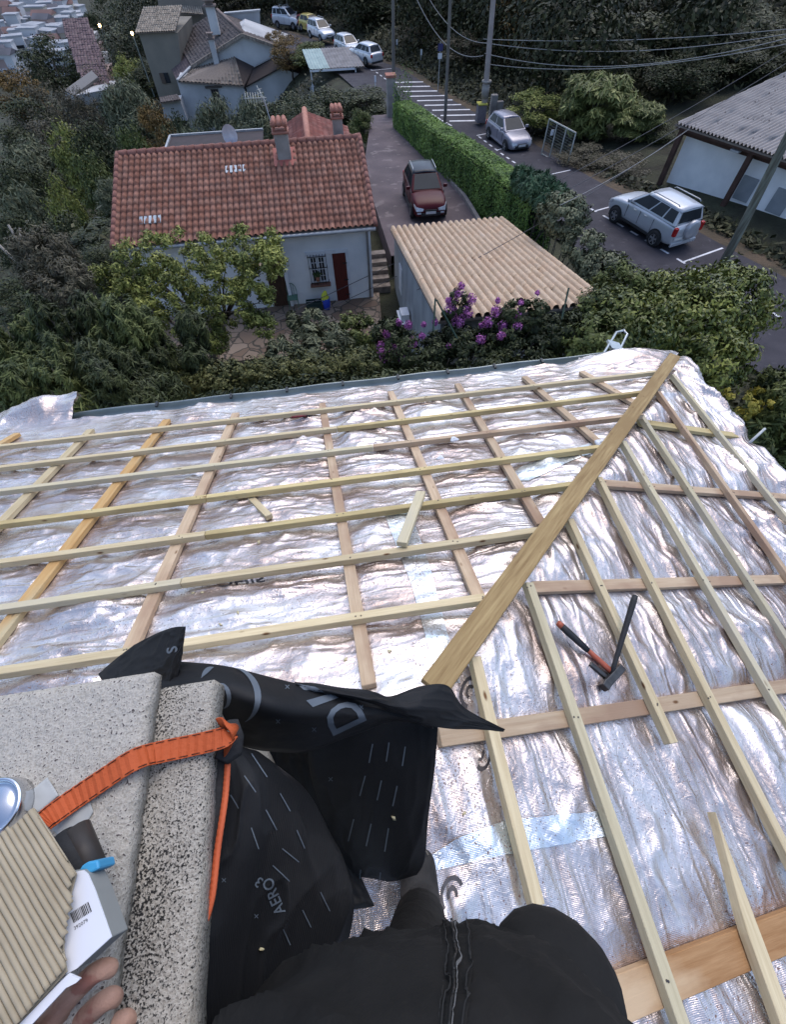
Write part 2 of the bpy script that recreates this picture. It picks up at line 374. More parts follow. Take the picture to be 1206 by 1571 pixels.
def grid_mesh(U0, U1, V0, V1, st, fn):
    us = np.linspace(U0, U1, int((U1 - U0) / st) + 1); vs = np.linspace(V0, V1, int((V1 - V0) / st) + 1)
    UU, VV = np.meshgrid(us, vs, indexing='ij')
    P, keep = fn(UU, VV)
    nu, nv = UU.shape; idx = np.arange(nu * nv).reshape(nu, nv)
    q = np.stack([idx[:-1, :-1], idx[1:, :-1], idx[1:, 1:], idx[:-1, 1:]], -1).reshape(-1, 4)
    k = keep.reshape(-1); q = q[k[q].all(1)]
    used = np.unique(q); mp = -np.ones(nu * nv, int); mp[used] = np.arange(len(used))
    return P.reshape(-1, 3)[used], mp[q]
def fast_mesh(name, V, Q, m, parent=None, smooth=True, off=(0, 0, 0)):
    me = bpy.data.meshes.new(name); V = np.asarray(V, np.float32) - np.array(off, np.float32); Q = np.asarray(Q, np.int32); n = len(Q); k = Q.shape[1]
    me.vertices.add(len(V)); me.vertices.foreach_set('co', V.ravel())
    me.loops.add(n * k); me.loops.foreach_set('vertex_index', Q.ravel())
    me.polygons.add(n); me.polygons.foreach_set('loop_start', np.arange(0, n * k, k, dtype=np.int32))
    me.polygons.foreach_set('use_smooth', np.full(n, smooth)); me.update(calc_edges=True); me.validate()
    if m: me.materials.append(m)
    o = bpy.data.objects.new(name, me); COL.objects.link(o)
    if parent: o.parent = parent
    return o
HO = tuple(house.location)
def fnA(X, S):
    # squeeze the last column onto the hip so the edge is clean
    XH = hipx(S); Xc = np.minimum(X, XH)
    sr = S
    edge = 3.99 + .05 * (fbm(X * 3, S * 0, 61) - .5) + .52 * np.clip(1 - np.abs((X + 2.75) / .75), 0, 1) * (X < -2.45) + .42 * (X < -2.75) + .10 * np.exp(-((X - 2.75) / .3) ** 2)
    d = (XH - Xc) * .75
    h = hA(Xc, S) * near_hip(d)
    lip = np.clip(S - 4.03, 0, 1); h = h - lip * .12 * (S > 4.03)
    P = Xc[..., None] * np.array([1, 0, 0]) + S[..., None] * UA - (DA + OFF) * NA + h[..., None] * NA
    keep = (X <= XH + .014) & (S <= edge) & (S >= APEX @ UA)
    return P, keep
VA, QA = grid_mesh(-5.2, 3.45, float(APEX @ UA), 4.55, .0125, fnA)
s0B = float(APEX @ UB)
def fnB(S, Yy):
    YH = hipy(S); yc = np.minimum(Yy, YH)
    edge = 4.06 + .05 * (fbm(Yy * 3, S * 0, 71) - .5) + .05 * np.sin(Yy * 5)
    h = hB(S, yc) * near_hip((YH - yc) * .75)
    lip = np.clip(S - 3.98, 0, 1); h = h - lip * .5
    P = yc[..., None] * np.array([0, 1, 0]) + S[..., None] * UB - (DB + OFF) * NB + h[..., None] * NB
    ylow = 2 * APEX[1] - YH
    keep = (Yy <= YH + .014) & (S <= edge) & (Yy >= ylow)
    return P, keep
VB, QB = grid_mesh(s0B, 4.2, -3.2, 3.4, .0125, fnB)
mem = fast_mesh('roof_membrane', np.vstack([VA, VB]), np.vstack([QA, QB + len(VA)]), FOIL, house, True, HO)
_uvA = np.stack([VA[:, 0], VA @ UA], -1); _uvB = np.stack([VB[:, 1] + 7, VB @ UB + 11], -1); _uv = np.vstack([_uvA, _uvB]); _q = np.vstack([QA, QB + len(VA)])
_l = mem.data.uv_layers.new(name='UVMap')
if len(_l.data) == _q.size: _l.data.foreach_set('uv', _uv[_q.reshape(-1)].reshape(-1).astype(np.float32))
tag(mem, 'crumpled silver foil membrane speckled with brown')
BV_ROOF = BVHTree.FromPolygons([tuple(v) for v in np.vstack([VA, VB]).tolist()], [tuple(q) for q in np.vstack([QA, QB + len(VA)]).tolist()])

# roof back slopes and walls, hidden from the lens but there when you step aside
ax, ay, az = APEX
def hz(x): return -(DB + OFF + NB[0] * x) / NB[2]
ey = 4.0 * UA[1] + (DA + OFF) * -NA[1]; ez = 4.0 * UA[2] - (DA + OFF) * NA[2]
ex = 4.0 * UB[0] - (DB + OFF) * NB[0]
yb = 2 * ay - ey
MB().add([(-5.2, ay, az), (ax, ay, az), (ex, yb, ez), (-5.2, yb, ez)], [(0, 1, 2, 3)]).build('roof_boarding', mat('boarding', (.40, .30, .18), (.28, .2, .12), 3, stretch=(1, 8, 1)), house)
RENDER = mat('own_render', (.62, .55, .44), (.5, .44, .35), 2, .9, bump=.004, bscale=60)
b = MB(); g = -9.4
b.box(((-5.2 + ex - .35) / 2, (ey - .35 + yb + .35) / 2, (g + ez - .12) / 2), (ex - .35 + 5.2, ey - yb - .7, ez - .12 - g))
b.build('wall', RENDER, house)
# gutter along the far eave: half-round zinc with clips
ZINC = mat('zinc', (.36, .40, .40), (.22, .26, .26), 3, .45, .6, bump=.001)
V = []; Fc = []; ng = 40; nk = 9
gy = ey + .07; gz = ez - .03
for i in range(ng + 1):
    x = -5.2 + (2.72 + 5.2) * i / ng; sag = .006 * math.sin(i * 1.3)
    for k in range(nk):
        a = math.pi * k / (nk - 1); V.append((x, gy - .062 * math.cos(a), gz + sag - .062 * math.sin(a)))
    V.append((x, gy + .068, gz + sag + .008)); V.append((x, gy + .080, gz + sag - .002))
m_ = nk + 2
for i in range(ng):
    for k in range(m_ - 1): a = i * m_ + k; Fc.append((a, a + 1, a + 1 + m_, a + m_))
gut = mesh_obj('gutter', V, Fc, ZINC, house, True)
sdm = gut.modifiers.new('thickness', 'SOLIDIFY'); sdm.thickness = .003
for px, py in ((240, 627), (355, 615), (441, 606), (527, 597), (612, 588), (688, 580), (760, 572), (833, 562)):
    x = float(Y(px, py, gy)[0])
    MB().box((x, gy + .045, gz + .012), (.022, .06, .02)).build('gutter_clip', mat('clip', (.05, .055, .06), rough=.5, metal=.5), gut, world=False)
    COL.objects[-1].location = (0, 0, 9.4)
b = MB(); b.bar((-5.2, ey - .02, ez - .09), (ex, ey - .02, ez - .09), .03, .14); b.bar((ex - .0, ey, ez - .09), (ex, yb, ez - .09), .03, .14)
b.build('fascia_board', W_GREEN, house)

# battens: 38 x 36 mm on counter battens of 56 x 36
for i, (p, q) in enumerate(A_B):
    P, Q = onA(*p), onA(*q)
    m = [W_NEW, W_NEW, W_GREEN, W_YEL, W_NEW, W_GREEN, W_NEW][i]
    P = P - (Q - P) / np.linalg.norm(Q - P) * 1.1
    # lengths are joined over a counter batten as in the photograph
    cut = [.70, .60, .66, .50, .52, .54, .60][i]
    C = P + (Q - P) * cut
    m2 = [W_NEW, W_YEL, W_PINK, W_YEL, W_YEL, W_NEW, W_NEW][i]
    dd = (Q - P) / np.linalg.norm(Q - P)
    plank('batten', P, C - dd * .0015, .040, .036, NA, m, house, twist=.006 * random.uniform(-1, 1), bend=.002)
    plank('batten', C + dd * .0015, Q, .040, .036, NA, m2, house, twist=.004 * random.uniform(-1, 1))
for i, (p, q) in enumerate(A_C):
    P, Q = onA(*p, .0375), onA(*q, .0375)
    plank('counter_batten', P, Q, [.060, .062, .058, .058, .056, .056, .054, .054, .054][i], .030, NA, [W_PINK, W_ORANGE, W_NEW, W_ORANGE, W_PINK, W_PINK, W_PINK, W_PINK, W_PINK][i], house)
for i, (p, q) in enumerate(B_B):
    P, Q = onB(*p), onB(*q)
    if i not in (5, 7): Q = Q + (Q - P) / np.linalg.norm(Q - P) * 1.5
    plank('batten', P, Q, .042, .036, NB, [W_GREEN, W_PINK, W_GREEN, W_GREEN, W_NEW, W_NEW, W_GREEN, W_NEW][i], house, twist=.005 * random.uniform(-1, 1))
for i, (p, q) in enumerate(B_C):
    P, Q = onB(*p, .0375), onB(*q, .0375)
    if i: Q = Q + (Q - P) / np.linalg.norm(Q - P) * max(0, 3.95 - float(UB @ Q))
    plank('counter_batten', P, Q, [.055, .052, .056, .060, .095][i], .032, NB, [W_YEL, W_PINK, W_PINK, W_PINK, W_RED][i], house)
# the hip board, laid over the ends of the battens
upH = NA + NB; upH /= np.linalg.norm(upH)
P = onA(1037, 544, -.030); Q = onA(665, 1055, -.030)
plank('hip_board', P, Q, .098, .028, upH, W_BOARD, house, bend=-.01)
# split piece with a pointed end, lower right
P = onB(1090, 1246, -.002); Q = onB(1250, 1680, -.002)
pb = plank('batten', P, Q, .055, .036, NB, W_NEW, house, seg=12)
for v in pb.data.vertices:
    t = v.co.x
    if t < .30: v.co.y = .027 + (v.co.y - .027) * (t / .30)
tag(pb, 'batten with a split, pointed end')

# ---------- raycast decals: real thin pieces lying on the surface below them
def decal(name, polys, m, parent, trees, lift=.0015, sub=6.0, thick=0.0, smooth=True, loc=None):
    """polys: list of pixel polygons; subdivided and dropped on the surface"""
    bm = bmesh.new()
    for P in polys:
        vs = [bm.verts.new((x, y, 0)) for x, y in P]
        try: bm.faces.new(vs)
        except ValueError: pass
    bmesh.ops.remove_doubles(bm, verts=bm.verts, dist=.01)
    bmesh.ops.triangulate(bm, faces=bm.faces)
    for _ in range(6):
        es = [e for e in bm.edges if e.calc_length() > sub]
        if not es or len(bm.verts) > 12000: break
        bmesh.ops.subdivide_edges(bm, edges=es, cuts=1)
        bmesh.ops.triangulate(bm, faces=bm.faces)
    bad = []
    for v in bm.verts:
        d = Vector(ray(v.co.x, v.co.y)).normalized(); best = None
        for T in trees:
            h = T.ray_cast(Vector((0, 0, 0)), d)
            if h[0] is not None and (best is None or h[3] < best[3]): best = h
        if best is None: bad.append(v); continue
        n = best[1]
        if n.dot(d) > 0: n = -n
        v.co = best[0] + n * lift
    bmesh.ops.delete(bm, geom=bad, context='VERTS')
    me = bpy.data.meshes.new(name); bm.to_mesh(me); bm.free(); me.materials.append(m)
    if smooth: me.polygons.foreach_set('use_smooth', [True] * len(me.polygons))
    o = bpy.data.objects.new(name, me); COL.objects.link(o)
    if parent is not None:
        o.parent = parent; loc_ = parent.matrix_basis.translation
        if parent.parent: loc_ = loc_ + parent.parent.matrix_basis.translation
        me.transform(Matrix.Translation(-Vector(loc_)))
    if thick:
        s_ = o.modifiers.new('thickness', 'SOLIDIFY'); s_.thickness = thick; s_.offset = 1
    return o
def glyphs(txt, org, ex, ey, bold=.0):
    """text outlines as pixel polygons: org + x*ex + y*ey (pixels per unit of text size)"""
    cu = bpy.data.curves.new('t', 'FONT'); cu.body = txt; cu.size = 1; cu.offset = bold; cu.resolution_u = 3
    o = bpy.data.objects.new('t', cu); COL.objects.link(o); dg = bpy.context.evaluated_depsgraph_get(); me = bpy.data.meshes.new_from_object(o.evaluated_get(dg))
    out = [[(org[0] + me.vertices[i].co.x * ex[0] + me.vertices[i].co.y * ey[0], org[1] + me.vertices[i].co.x * ex[1] + me.vertices[i].co.y * ey[1]) for i in p.vertices] for p in me.polygons]
    bpy.data.objects.remove(o); bpy.data.curves.remove(cu); bpy.data.meshes.remove(me)
    return out
def arc(cx, cy, r0, r1, a0, a1, n=14, sx=1, sy=1, rot=0, taper=False):
    P = []
    for i in range(n):
        t0 = a0 + (a1 - a0) * i / n; t1 = a0 + (a1 - a0) * (i + 1) / n
        def pt(r, t, s):
            if taper: mid = (r0 + r1) / 2; r = mid + (r - mid) * math.sin(math.pi * min(max(s, .02), .98))
            x, y = r * math.cos(t) * sx, r * math.sin(t) * sy
            return (cx + x * math.cos(rot) - y * math.sin(rot), cy + x * math.sin(rot) + y * math.cos(rot))
        P.append([pt(r0, t0, i / n), pt(r1, t0, i / n), pt(r1, t1, (i + 1) / n), pt(r0, t1, (i + 1) / n)])
    return P
def strip(pts, w):
    P = []
    for (x0, y0), (x1, y1) in zip(pts[:-1], pts[1:]):
        dx, dy = x1 - x0, y1 - y0; L = math.hypot(dx, dy) or 1; nx, ny = -dy / L * w / 2, dx / L * w / 2
        P.append([(x0 + nx, y0 + ny), (x0 - nx, y0 - ny), (x1 - nx, y1 - ny), (x1 + nx, y1 + ny)])
    return P
INK = mat('foil_ink', (.055, .05, .055), (.12, .11, .11), 30, .5, .3)
T = [BV_ROOF]
decal('tape_strip', [[(590, 790), (628, 780), (660, 870), (706, 1048), (672, 1048), (632, 900)]], TAPE, house, T, .004, 7)
decal('tape_strip', [[(652, 1318), (700, 1286), (776, 1258), (930, 1243), (936, 1262), (935, 1282), (860, 1295), (740, 1318), (658, 1338)]], TAPE, house, T, .006, 7)
decal('tape_strip', [[(770, 738), (800, 716), (918, 676), (926, 690), (880, 706), (812, 738)]], TAPE, house, T, .004, 7)
decal('printed_letter', glyphs('SIHC', (408, 892), (-34, 4), (-5, -13), .01), INK, house, T, .002, 5)
decal('printed_swirl', arc(694, 1374, 19, 25, 2.2, 5.6, 12, .75, 1.25, .1) + arc(694, 1374, 6, 12, 2.6, 6.4, 10, .7, 1.3, .1), INK, house, T, .002, 5)
decal('printed_swirl', arc(722, 1062, 15, 20, 1.6, 5.3, 12, .8, 1.3, .2) + arc(722, 1062, 5, 9, 2, 5.5, 10, .8, 1.3), INK, house, T, .002, 5)
decal('printed_swirl', arc(742, 1160, 12, 17, -1.2, 2.2, 12, .7, 1.4, .2) + arc(738, 1158, 3, 7, -1.2, 2.2, 12, .7, 1.4, .2), INK, house, T, .002, 5)
# nail heads where battens cross counter battens
nb = MB()
def isect(l1, l2):
    (x1, y1), (x2, y2) = l1; (x3, y3), (x4, y4) = l2
    d = (x1 - x2) * (y3 - y4) - (y1 - y2) * (x3 - x4)
    a = x1 * y2 - y1 * x2; b_ = x3 * y4 - y3 * x4
    x = (a * (x3 - x4) - (x1 - x2) * b_) / d; y = (a * (y3 - y4) - (y1 - y2) * b_) / d
    ok = min(x1, x2) - 2 <= x <= max(x1, x2) + 2 and min(y3, y4) - 4 <= y <= max(y3, y4) + 4
    return (x, y) if ok else None
NAIL = mat('nail', (.12, .10, .09), rough=.4, metal=.8)
for LB, LC, fn, n_ in ((A_B, A_C, onA, NA), (B_B, B_C, onB, NB)):
    for l1 in LB:
        for l2 in LC:
            r_ = isect(l1, l2)
            if r_:
                for k in range(2):
                    p = fn(r_[0] + random.uniform(-6, 6), r_[1] + random.uniform(-2, 2)); nb.tube([p - n_ * .001, p + n_ * .0015], .0036, 7)
nl = nb.build('nail', NAIL, house); nl['kind'] = 'stuff'

# =================================================================== TERRAIN AND ROAD
# dashed line of the parking bays: (x, y, z)
DASH = [(19.5, 4, -9.6), (17.3, 11, -10.0), (15.6, 17, -10.25), (14.2, 21.5, -10.3), (12.7, 26.4, -10.5), (12.1, 33, -11.1), (11.6, 37, -11.3), (10.4, 41, -11.5), (8.9, 50, -12.1), (7.2, 60, -12.5), (4.3, 68, -12.9), (.5, 77, -13.3), (-5, 88, -13.8), (-12, 100, -14.5), (-22, 114, -15.5)]
DA_ = np.array(DASH)
def droad(y):
    return np.interp(y, DA_[:, 1], DA_[:, 0]), np.interp(y, DA_[:, 1], DA_[:, 2])
def sstep(a, b, x):
    t = np.clip((x - a) / (b - a), 0, 1); return t * t * (3 - 2 * t)
def G(x, y):
    x = np.asarray(x, float); y = np.asarray(y, float)
    xd, zr = droad(np.clip(y, 4, 114))
    right = x - (xd + 3.2); left = (xd - 3.6) - x
    z = zr.copy() - .03
    # forested bank to the right
    z = z + np.clip(right, 0, 200) * .13 * sstep(0, 4, right)
    # platform of the garden and the red-roofed house
    edge = np.interp(y, [0, 28, 34, 45, 80, 200], [-11, -11, -3, xd.mean() * 0 + 4.5, -2, -25])
    plat = np.interp(y, [0, 14, 17, 28, 34, 42, 120], [-10.8, -10.8, -10.62, -10.62, -11.0, -11.6, -13])
    edge = np.minimum(edge, xd - 5.5)
    mid = sstep(0, 2.6, left)
    zl = plat + (zr - .5 - plat) * sstep(31, 40, y)
    z = z * (1 - mid) + zl * mid
    dl = np.clip(edge - x, 0, 400)
    drop = .56 * np.clip(dl, 0, 17) + .27 * np.clip(dl - 17, 0, 130)
    z = z - drop * mid
    d = np.hypot(x, y)
    z = z - .10 * np.clip(y - 130, 0, 3000) * (y > 130)
    z = z - 5.5 * np.exp(-((x + 8) / 7) ** 2 - ((y - 71) / 10) ** 2)
    z = z - 7 * np.exp(-((x + 45) / 25) ** 2 - ((y - 128) / 38) ** 2)
    z = np.maximum(z, -75 + 0 * z)
    z = z + .35 * (fbm(x * .15, y * .15, 81) - .5) * sstep(2.5, 8, np.maximum(right, left)) * sstep(1, 4, dl + 5 * (right > 0))
    return z
def Gz(x, y): return float(G(np.array([x]), np.array([y]))[0])

def gridded(xs, ys):
    XX, YY = np.meshgrid(xs, ys, indexing='ij'); ZZ = G(XX, YY); nu, nv = XX.shape
    V = np.stack([XX, YY, ZZ], -1).reshape(-1, 3); idx = np.arange(nu * nv).reshape(nu, nv)
    Q = np.stack([idx[:-1, :-1], idx[1:, :-1], idx[1:, 1:], idx[:-1, 1:]], -1).reshape(-1, 4)
    return V, Q
xs = np.concatenate([np.linspace(-2500, -200, 14)[:-1], np.linspace(-200, -40, 30)[:-1], np.linspace(-40, 45, 150)[:-1], np.linspace(45, 200, 25)[:-1], np.linspace(200, 2500, 12)])
ys = np.concatenate([np.linspace(-300, -20, 8)[:-1], np.linspace(-20, 120, 200)[:-1], np.linspace(120, 400, 40)[:-1], np.linspace(400, 3500, 16)])
V, Q = gridded(xs, ys)
SOIL = mat('soil', (.055, .058, .032), (.025, .022, .015), .8, .95, bump=.06, bscale=6, detail=9)
tag(fast_mesh('ground', V, Q, SOIL), kind='structure')

def ribbon(name, left, right, m, dz=.0, n=None, parent=None):
    """sheet between two polylines of (x, y) laid dz above the road surface"""
    V = []; Fc = []
    for (a, b) in zip(left, right):
        for k in range(7):
            t = k / 6; x = a[0] + (b[0] - a[0]) * t; y = a[1] + (b[1] - a[1]) * t
            V.append((x, y, ROADZ(x, y) + dz))
    for i in range(len(left) - 1):
        for k in range(6): q = i * 7 + k; Fc.append((q, q + 1, q + 8, q + 7))
    return mesh_obj(name, V, Fc, m, parent, True)
def ROADZ(x, y): return float(droad(min(max(y, 4), 114))[1]) + .06
yy = np.linspace(4, 112, 90)
ASPH = mat('asphalt', (.052, .048, .058), (.030, .028, .036), 1.2, .82, bump=.004, bscale=120, detail=9, spots=(.075, .07, .08), spot_scale=2.5, spot_lo=.66)
tag(ribbon('road', [(droad(y)[0] - 3.7, y) for y in yy], [(droad(y)[0] + 2.9, y) for y in yy], ASPH), kind='structure')
tag(ribbon('verge', [(droad(y)[0] + 2.9, y) for y in yy], [(droad(y)[0] + 3.9, y) for y in yy], mat('verge', (.12, .085, .055), (.05, .045, .03), 1.5, .95, bump=.05, bscale=8), -.02), kind='structure')
PAINT = mat('road_paint', (.74, .74, .76), (.55, .54, .56), 3, .7, spots=(.25, .24, .26), spot_scale=9, spot_lo=.63)
pm = MB()
def mark(p, q, w):
    p = np.array(p[:2], float); q = np.array(q[:2], float); d = q - p; L = np.linalg.norm(d); d /= L; n_ = np.array([-d[1], d[0]]) * w / 2
    k = max(1, int(L / .6)); V = []
    for i in range(k + 1):
        for s in (1, -1):
            a = p + d * L * i / k + n_ * s; V.append((a[0], a[1], ROADZ(a[0], a[1]) + .006))
    pm.add(V, [(2 * i, 2 * i + 1, 2 * i + 3, 2 * i + 2) for i in range(k)])
# dashes along the bays
yv = 9.0
def dpt(y): return (float(droad(y)[0]), y)
while yv < 37.2:
    mark(dpt(yv), dpt(yv + .45), .12); yv += .92
for y, l in ((22.9, 2.3), (28.1, 2.4), (34.0, 2.3), (37.3, 2.0), (17.4, 2.4)):
    x = droad(y)[0]; mark((x, y), (x + l, y + .35 * l), .10)
# the zebra-hatched no-parking area
for i in range(9):
    y = 41.0 + i * 1.75; x = droad(y)[0]; mark((x + .05, y + .2), (x + 3.0, y - .35), .32)
yv = 40
while yv < 46: mark((droad(yv)[0] - .35, yv), (droad(yv + .55)[0] - .35, yv + .55), .12); mark((droad(yv)[0] - .9, yv + .5), (droad(yv + .4)[0] - .35, yv + .9), .12); yv += 1.0
yv = 56.5
while yv < 66: mark(dpt(yv), dpt(yv + .6), .12); yv += 1.3
mark((droad(61)[0], 60.5), (droad(61)[0] + 2.2, 60.9), .12)
tag(pm.build('road_marking', PAINT), kind='structure')

# driveway of the neighbour
DRV = mat('driveway', (.135, .105, .11), (.075, .06, .066), .7, .85, bump=.006, bscale=60, detail=9, spots=(.17, .14, .14), spot_scale=1.6, spot_lo=.6)
def slab(name, pts, z, th, m, kind=None, parent=None):
    return tag(MB().poly([(x, y, z) for x, y in pts], off=(0, 0, -th)).build(name, m, parent), kind=kind)
DZ = -9.75
drv = [(2.75, 19.3), (7.6, 19.3), (7.2, 23), (7.0, 30), (6.8, 36), (6.6, 41), (4.6, 41.5), (3.7, 36), (2.9, 31), (2.65, 25)]
def dzz(y): return DZ - 1.15 * min(1, max(0, (y - 24) / 17))
V = []; Fc = []; ny_ = 30
for i in range(ny_ + 1):
    y = 19.3 + (41.5 - 19.3) * i / ny_; xl = np.interp(y, [19.3, 25, 31, 36, 41.5], [2.75, 2.65, 2.9, 3.7, 4.6]); xr = np.interp(y, [19.3, 23, 30, 36, 41.5], [7.6, 7.2, 7.0, 6.8, 6.6])
    for k in range(5): V.append((xl + (xr - xl) * k / 4, y, dzz(y)))
    for k in (4, 0): V.append((xl + (xr - xl) * k / 4, y, dzz(y) - 1.2))
for i in range(ny_):
    for k in range(6): a = i * 7 + k; Fc.append((a, a + 1, a + 8, a + 7))
    Fc.append((i * 7 + 6, i * 7, i * 7 + 7, i * 7 + 13))
tag(mesh_obj('driveway', V, Fc, DRV), kind='structure')
KERB = mat('kerb', (.30, .27, .25), (.2, .18, .17), 3, .9)
kb = MB(); kb.bar((7.25, 21.5, DZ + .05), (7.2, 24, DZ + .05), .18, .24); kb.bar((7.2, 24.003, DZ + .05), (6.95, 30, dzz(30) + .05), .18, .24); kb.bar((6.95, 30.003, dzz(30) + .05), (6.7, 40, dzz(40) + .05), .18, .24)
tag(kb.build('kerb', KERB, bevel=.02), kind='structure')

# terrace paved with irregular stone
m = bpy.data.materials.new('crazy_paving'); m.use_nodes = True; t = m.node_tree; p = t.nodes['Principled BSDF']; p.inputs['Roughness'].default_value = .85
tc = N(t, 'ShaderNodeTexCoord'); vo = N(t, 'ShaderNodeTexVoronoi'); vo.inputs['Scale'].default_value = 2.1; vo.feature = 'DISTANCE_TO_EDGE'; v2 = N(t, 'ShaderNodeTexVoronoi'); v2.inputs['Scale'].default_value = 2.1
nz = N(t, 'ShaderNodeTexNoise'); nz.inputs['Scale'].default_value = 2; ad = N(t, 'ShaderNodeVectorMath', operation='MULTIPLY_ADD'); ad.inputs[1].default_value = (.25, .25, .25)
t.links.new(tc.outputs['Object'], nz.inputs[0]); t.links.new(nz.outputs[1], ad.inputs[0]); t.links.new(tc.outputs['Object'], ad.inputs[2])
t.links.new(ad.outputs[0], vo.inputs[0]); t.links.new(ad.outputs[0], v2.inputs[0])
c1 = N(t, 'ShaderNodeValToRGB'); e = c1.color_ramp.elements; e[0].color = (.12, .075, .05, 1); e[1].color = (.30, .235, .18, 1); t.links.new(v2.outputs['Color'], c1.inputs[0])
c2 = N(t, 'ShaderNodeValToRGB'); e = c2.color_ramp.elements; e[0].position = .02; e[0].color = (1, 1, 1, 1); e[1].position = .06; e[1].color = (0, 0, 0, 1); t.links.new(vo.outputs[0], c2.inputs[0])
mx = N(t, 'ShaderNodeMixRGB'); mx.inputs[2].default_value = (.05, .045, .035, 1); t.links.new(c2.outputs[0], mx.inputs[0]); t.links.new(c1.outputs[0], mx.inputs[1]); t.links.new(mx.outputs[0], p.inputs[0])
PAVE = m
slab('terrace', [(-8, 14.3), (-.4, 14.3), (1.75, 15.1), (2.0, 17.9), (-8, 17.9)], -10.5, 1.0, PAVE, 'structure')
GRASS = mat('lawn', (.045, .06, .022), (.02, .03, .012), 3, .95, bump=.05, bscale=30)
tag(MB().poly([(-8, 8, -10.72), (2.6, 8, -10.72), (2.6, 14.25, -10.72), (-8, 14.25, -10.72)]).build('lawn', GRASS), kind='structure')
# steps beside the shed
st = MB()
for i in range(5): st.box((2.15, 18.6 + .36 * i - .4, -10.5 + .15 * i), (.75, .34, .3 + .02 * i))
tag(st.build('steps', mat('step_stone', (.26, .22, .19), (.12, .10, .085), 4, .95, bump=.02), bevel=.01), 'rough stone steps between the white house and the tan-tiled shed', 'steps')

# =================================================================== TILED ROOFS
def tile_mat(name, cols, gap, rough=.85, moss=None, uvs=True):
    """per-tile colour from the UV cell; cols = list of colours"""
    m = bpy.data.materials.new(name); m.use_nodes = True; t = m.node_tree; p = t.nodes['Principled BSDF']; p.inputs['Roughness'].default_value = rough; p.inputs['Specular IOR Level'].default_value = .2
    uv = N(t, 'ShaderNodeTexCoord'); fl = N(t, 'ShaderNodeVectorMath', operation='FLOOR'); t.links.new(uv.outputs['UV'], fl.inputs[0])
    wn = N(t, 'ShaderNodeTexWhiteNoise'); wn.noise_dimensions = '2D'; t.links.new(fl.outputs[0], wn.inputs[0])
    cr = N(t, 'ShaderNodeValToRGB'); e = cr.color_ramp.elements
    for i, c in enumerate(cols):
        if i < 2: e[i].color = (*c, 1); e[i].position = i / (len(cols) - 1)
        else: x = e.new(i / (len(cols) - 1)); x.color = (*c, 1)
    for i, c in enumerate(cols):
        pass
    t.links.new(wn.outputs[0], cr.inputs[0]); out = cr.outputs[0]
    nz = N(t, 'ShaderNodeTexNoise'); nz.inputs['Scale'].default_value = 1.4; nz.inputs['Detail'].default_value = 8; t.links.new(uv.outputs['Object'], nz.inputs[0])
    c2 = N(t, 'ShaderNodeValToRGB'); c2.color_ramp.elements[0].position = .45; c2.color_ramp.elements[1].position = .75; t.links.new(nz.outputs[0], c2.inputs[0])
    mx = N(t, 'ShaderNodeMixRGB'); mx.inputs[2].default_value = (*(moss or tuple(x * .5 for x in cols[0])), 1); ml = N(t, 'ShaderNodeMath', operation='MULTIPLY'); ml.inputs[1].default_value = .6
    t.links.new(c2.outputs[0], ml.inputs[0]); t.links.new(ml.outputs[0], mx.inputs[0]); t.links.new(out, mx.inputs[1]); out = mx.outputs[0]
    # dirt in the channel between two rows of cover tiles
    sx = N(t, 'ShaderNodeSeparateXYZ'); t.links.new(uv.outputs['UV'], sx.inputs[0]); fr = N(t, 'ShaderNodeMath', operation='FRACT'); t.links.new(sx.outputs[0], fr.inputs[0])
    c3 = N(t, 'ShaderNodeValToRGB'); e = c3.color_ramp.elements; e[0].position = .0; e[0].color = (1, 1, 1, 1); e[1].position = .14; e[1].color = (0, 0, 0, 1); x = e.new(.86); x.color = (0, 0, 0, 1); x = e.new(1.); x.color = (1, 1, 1, 1)
    t.links.new(fr.outputs[0], c3.inputs[0])
    m3 = N(t, 'ShaderNodeMixRGB'); m3.inputs[2].default_value = (*gap, 1); t.links.new(c3.outputs[0], m3.inputs[0]); t.links.new(out, m3.inputs[1])
    n5 = N(t, 'ShaderNodeTexNoise'); n5.inputs['Scale'].default_value = 14; n5.inputs['Detail'].default_value = 4; t.links.new(uv.outputs['Object'], n5.inputs[0])
    hv = N(t, 'ShaderNodeHueSaturation'); mr = N(t, 'ShaderNodeMapRange'); mr.inputs[3].default_value = .75; mr.inputs[4].default_value = 1.25; t.links.new(n5.outputs[0], mr.inputs[0]); t.links.new(mr.outputs[0], hv.inputs['Value']); t.links.new(m3.outputs[0], hv.inputs['Color'])
    t.links.new(hv.outputs[0], p.inputs[0]); MATS[name] = m
    return m
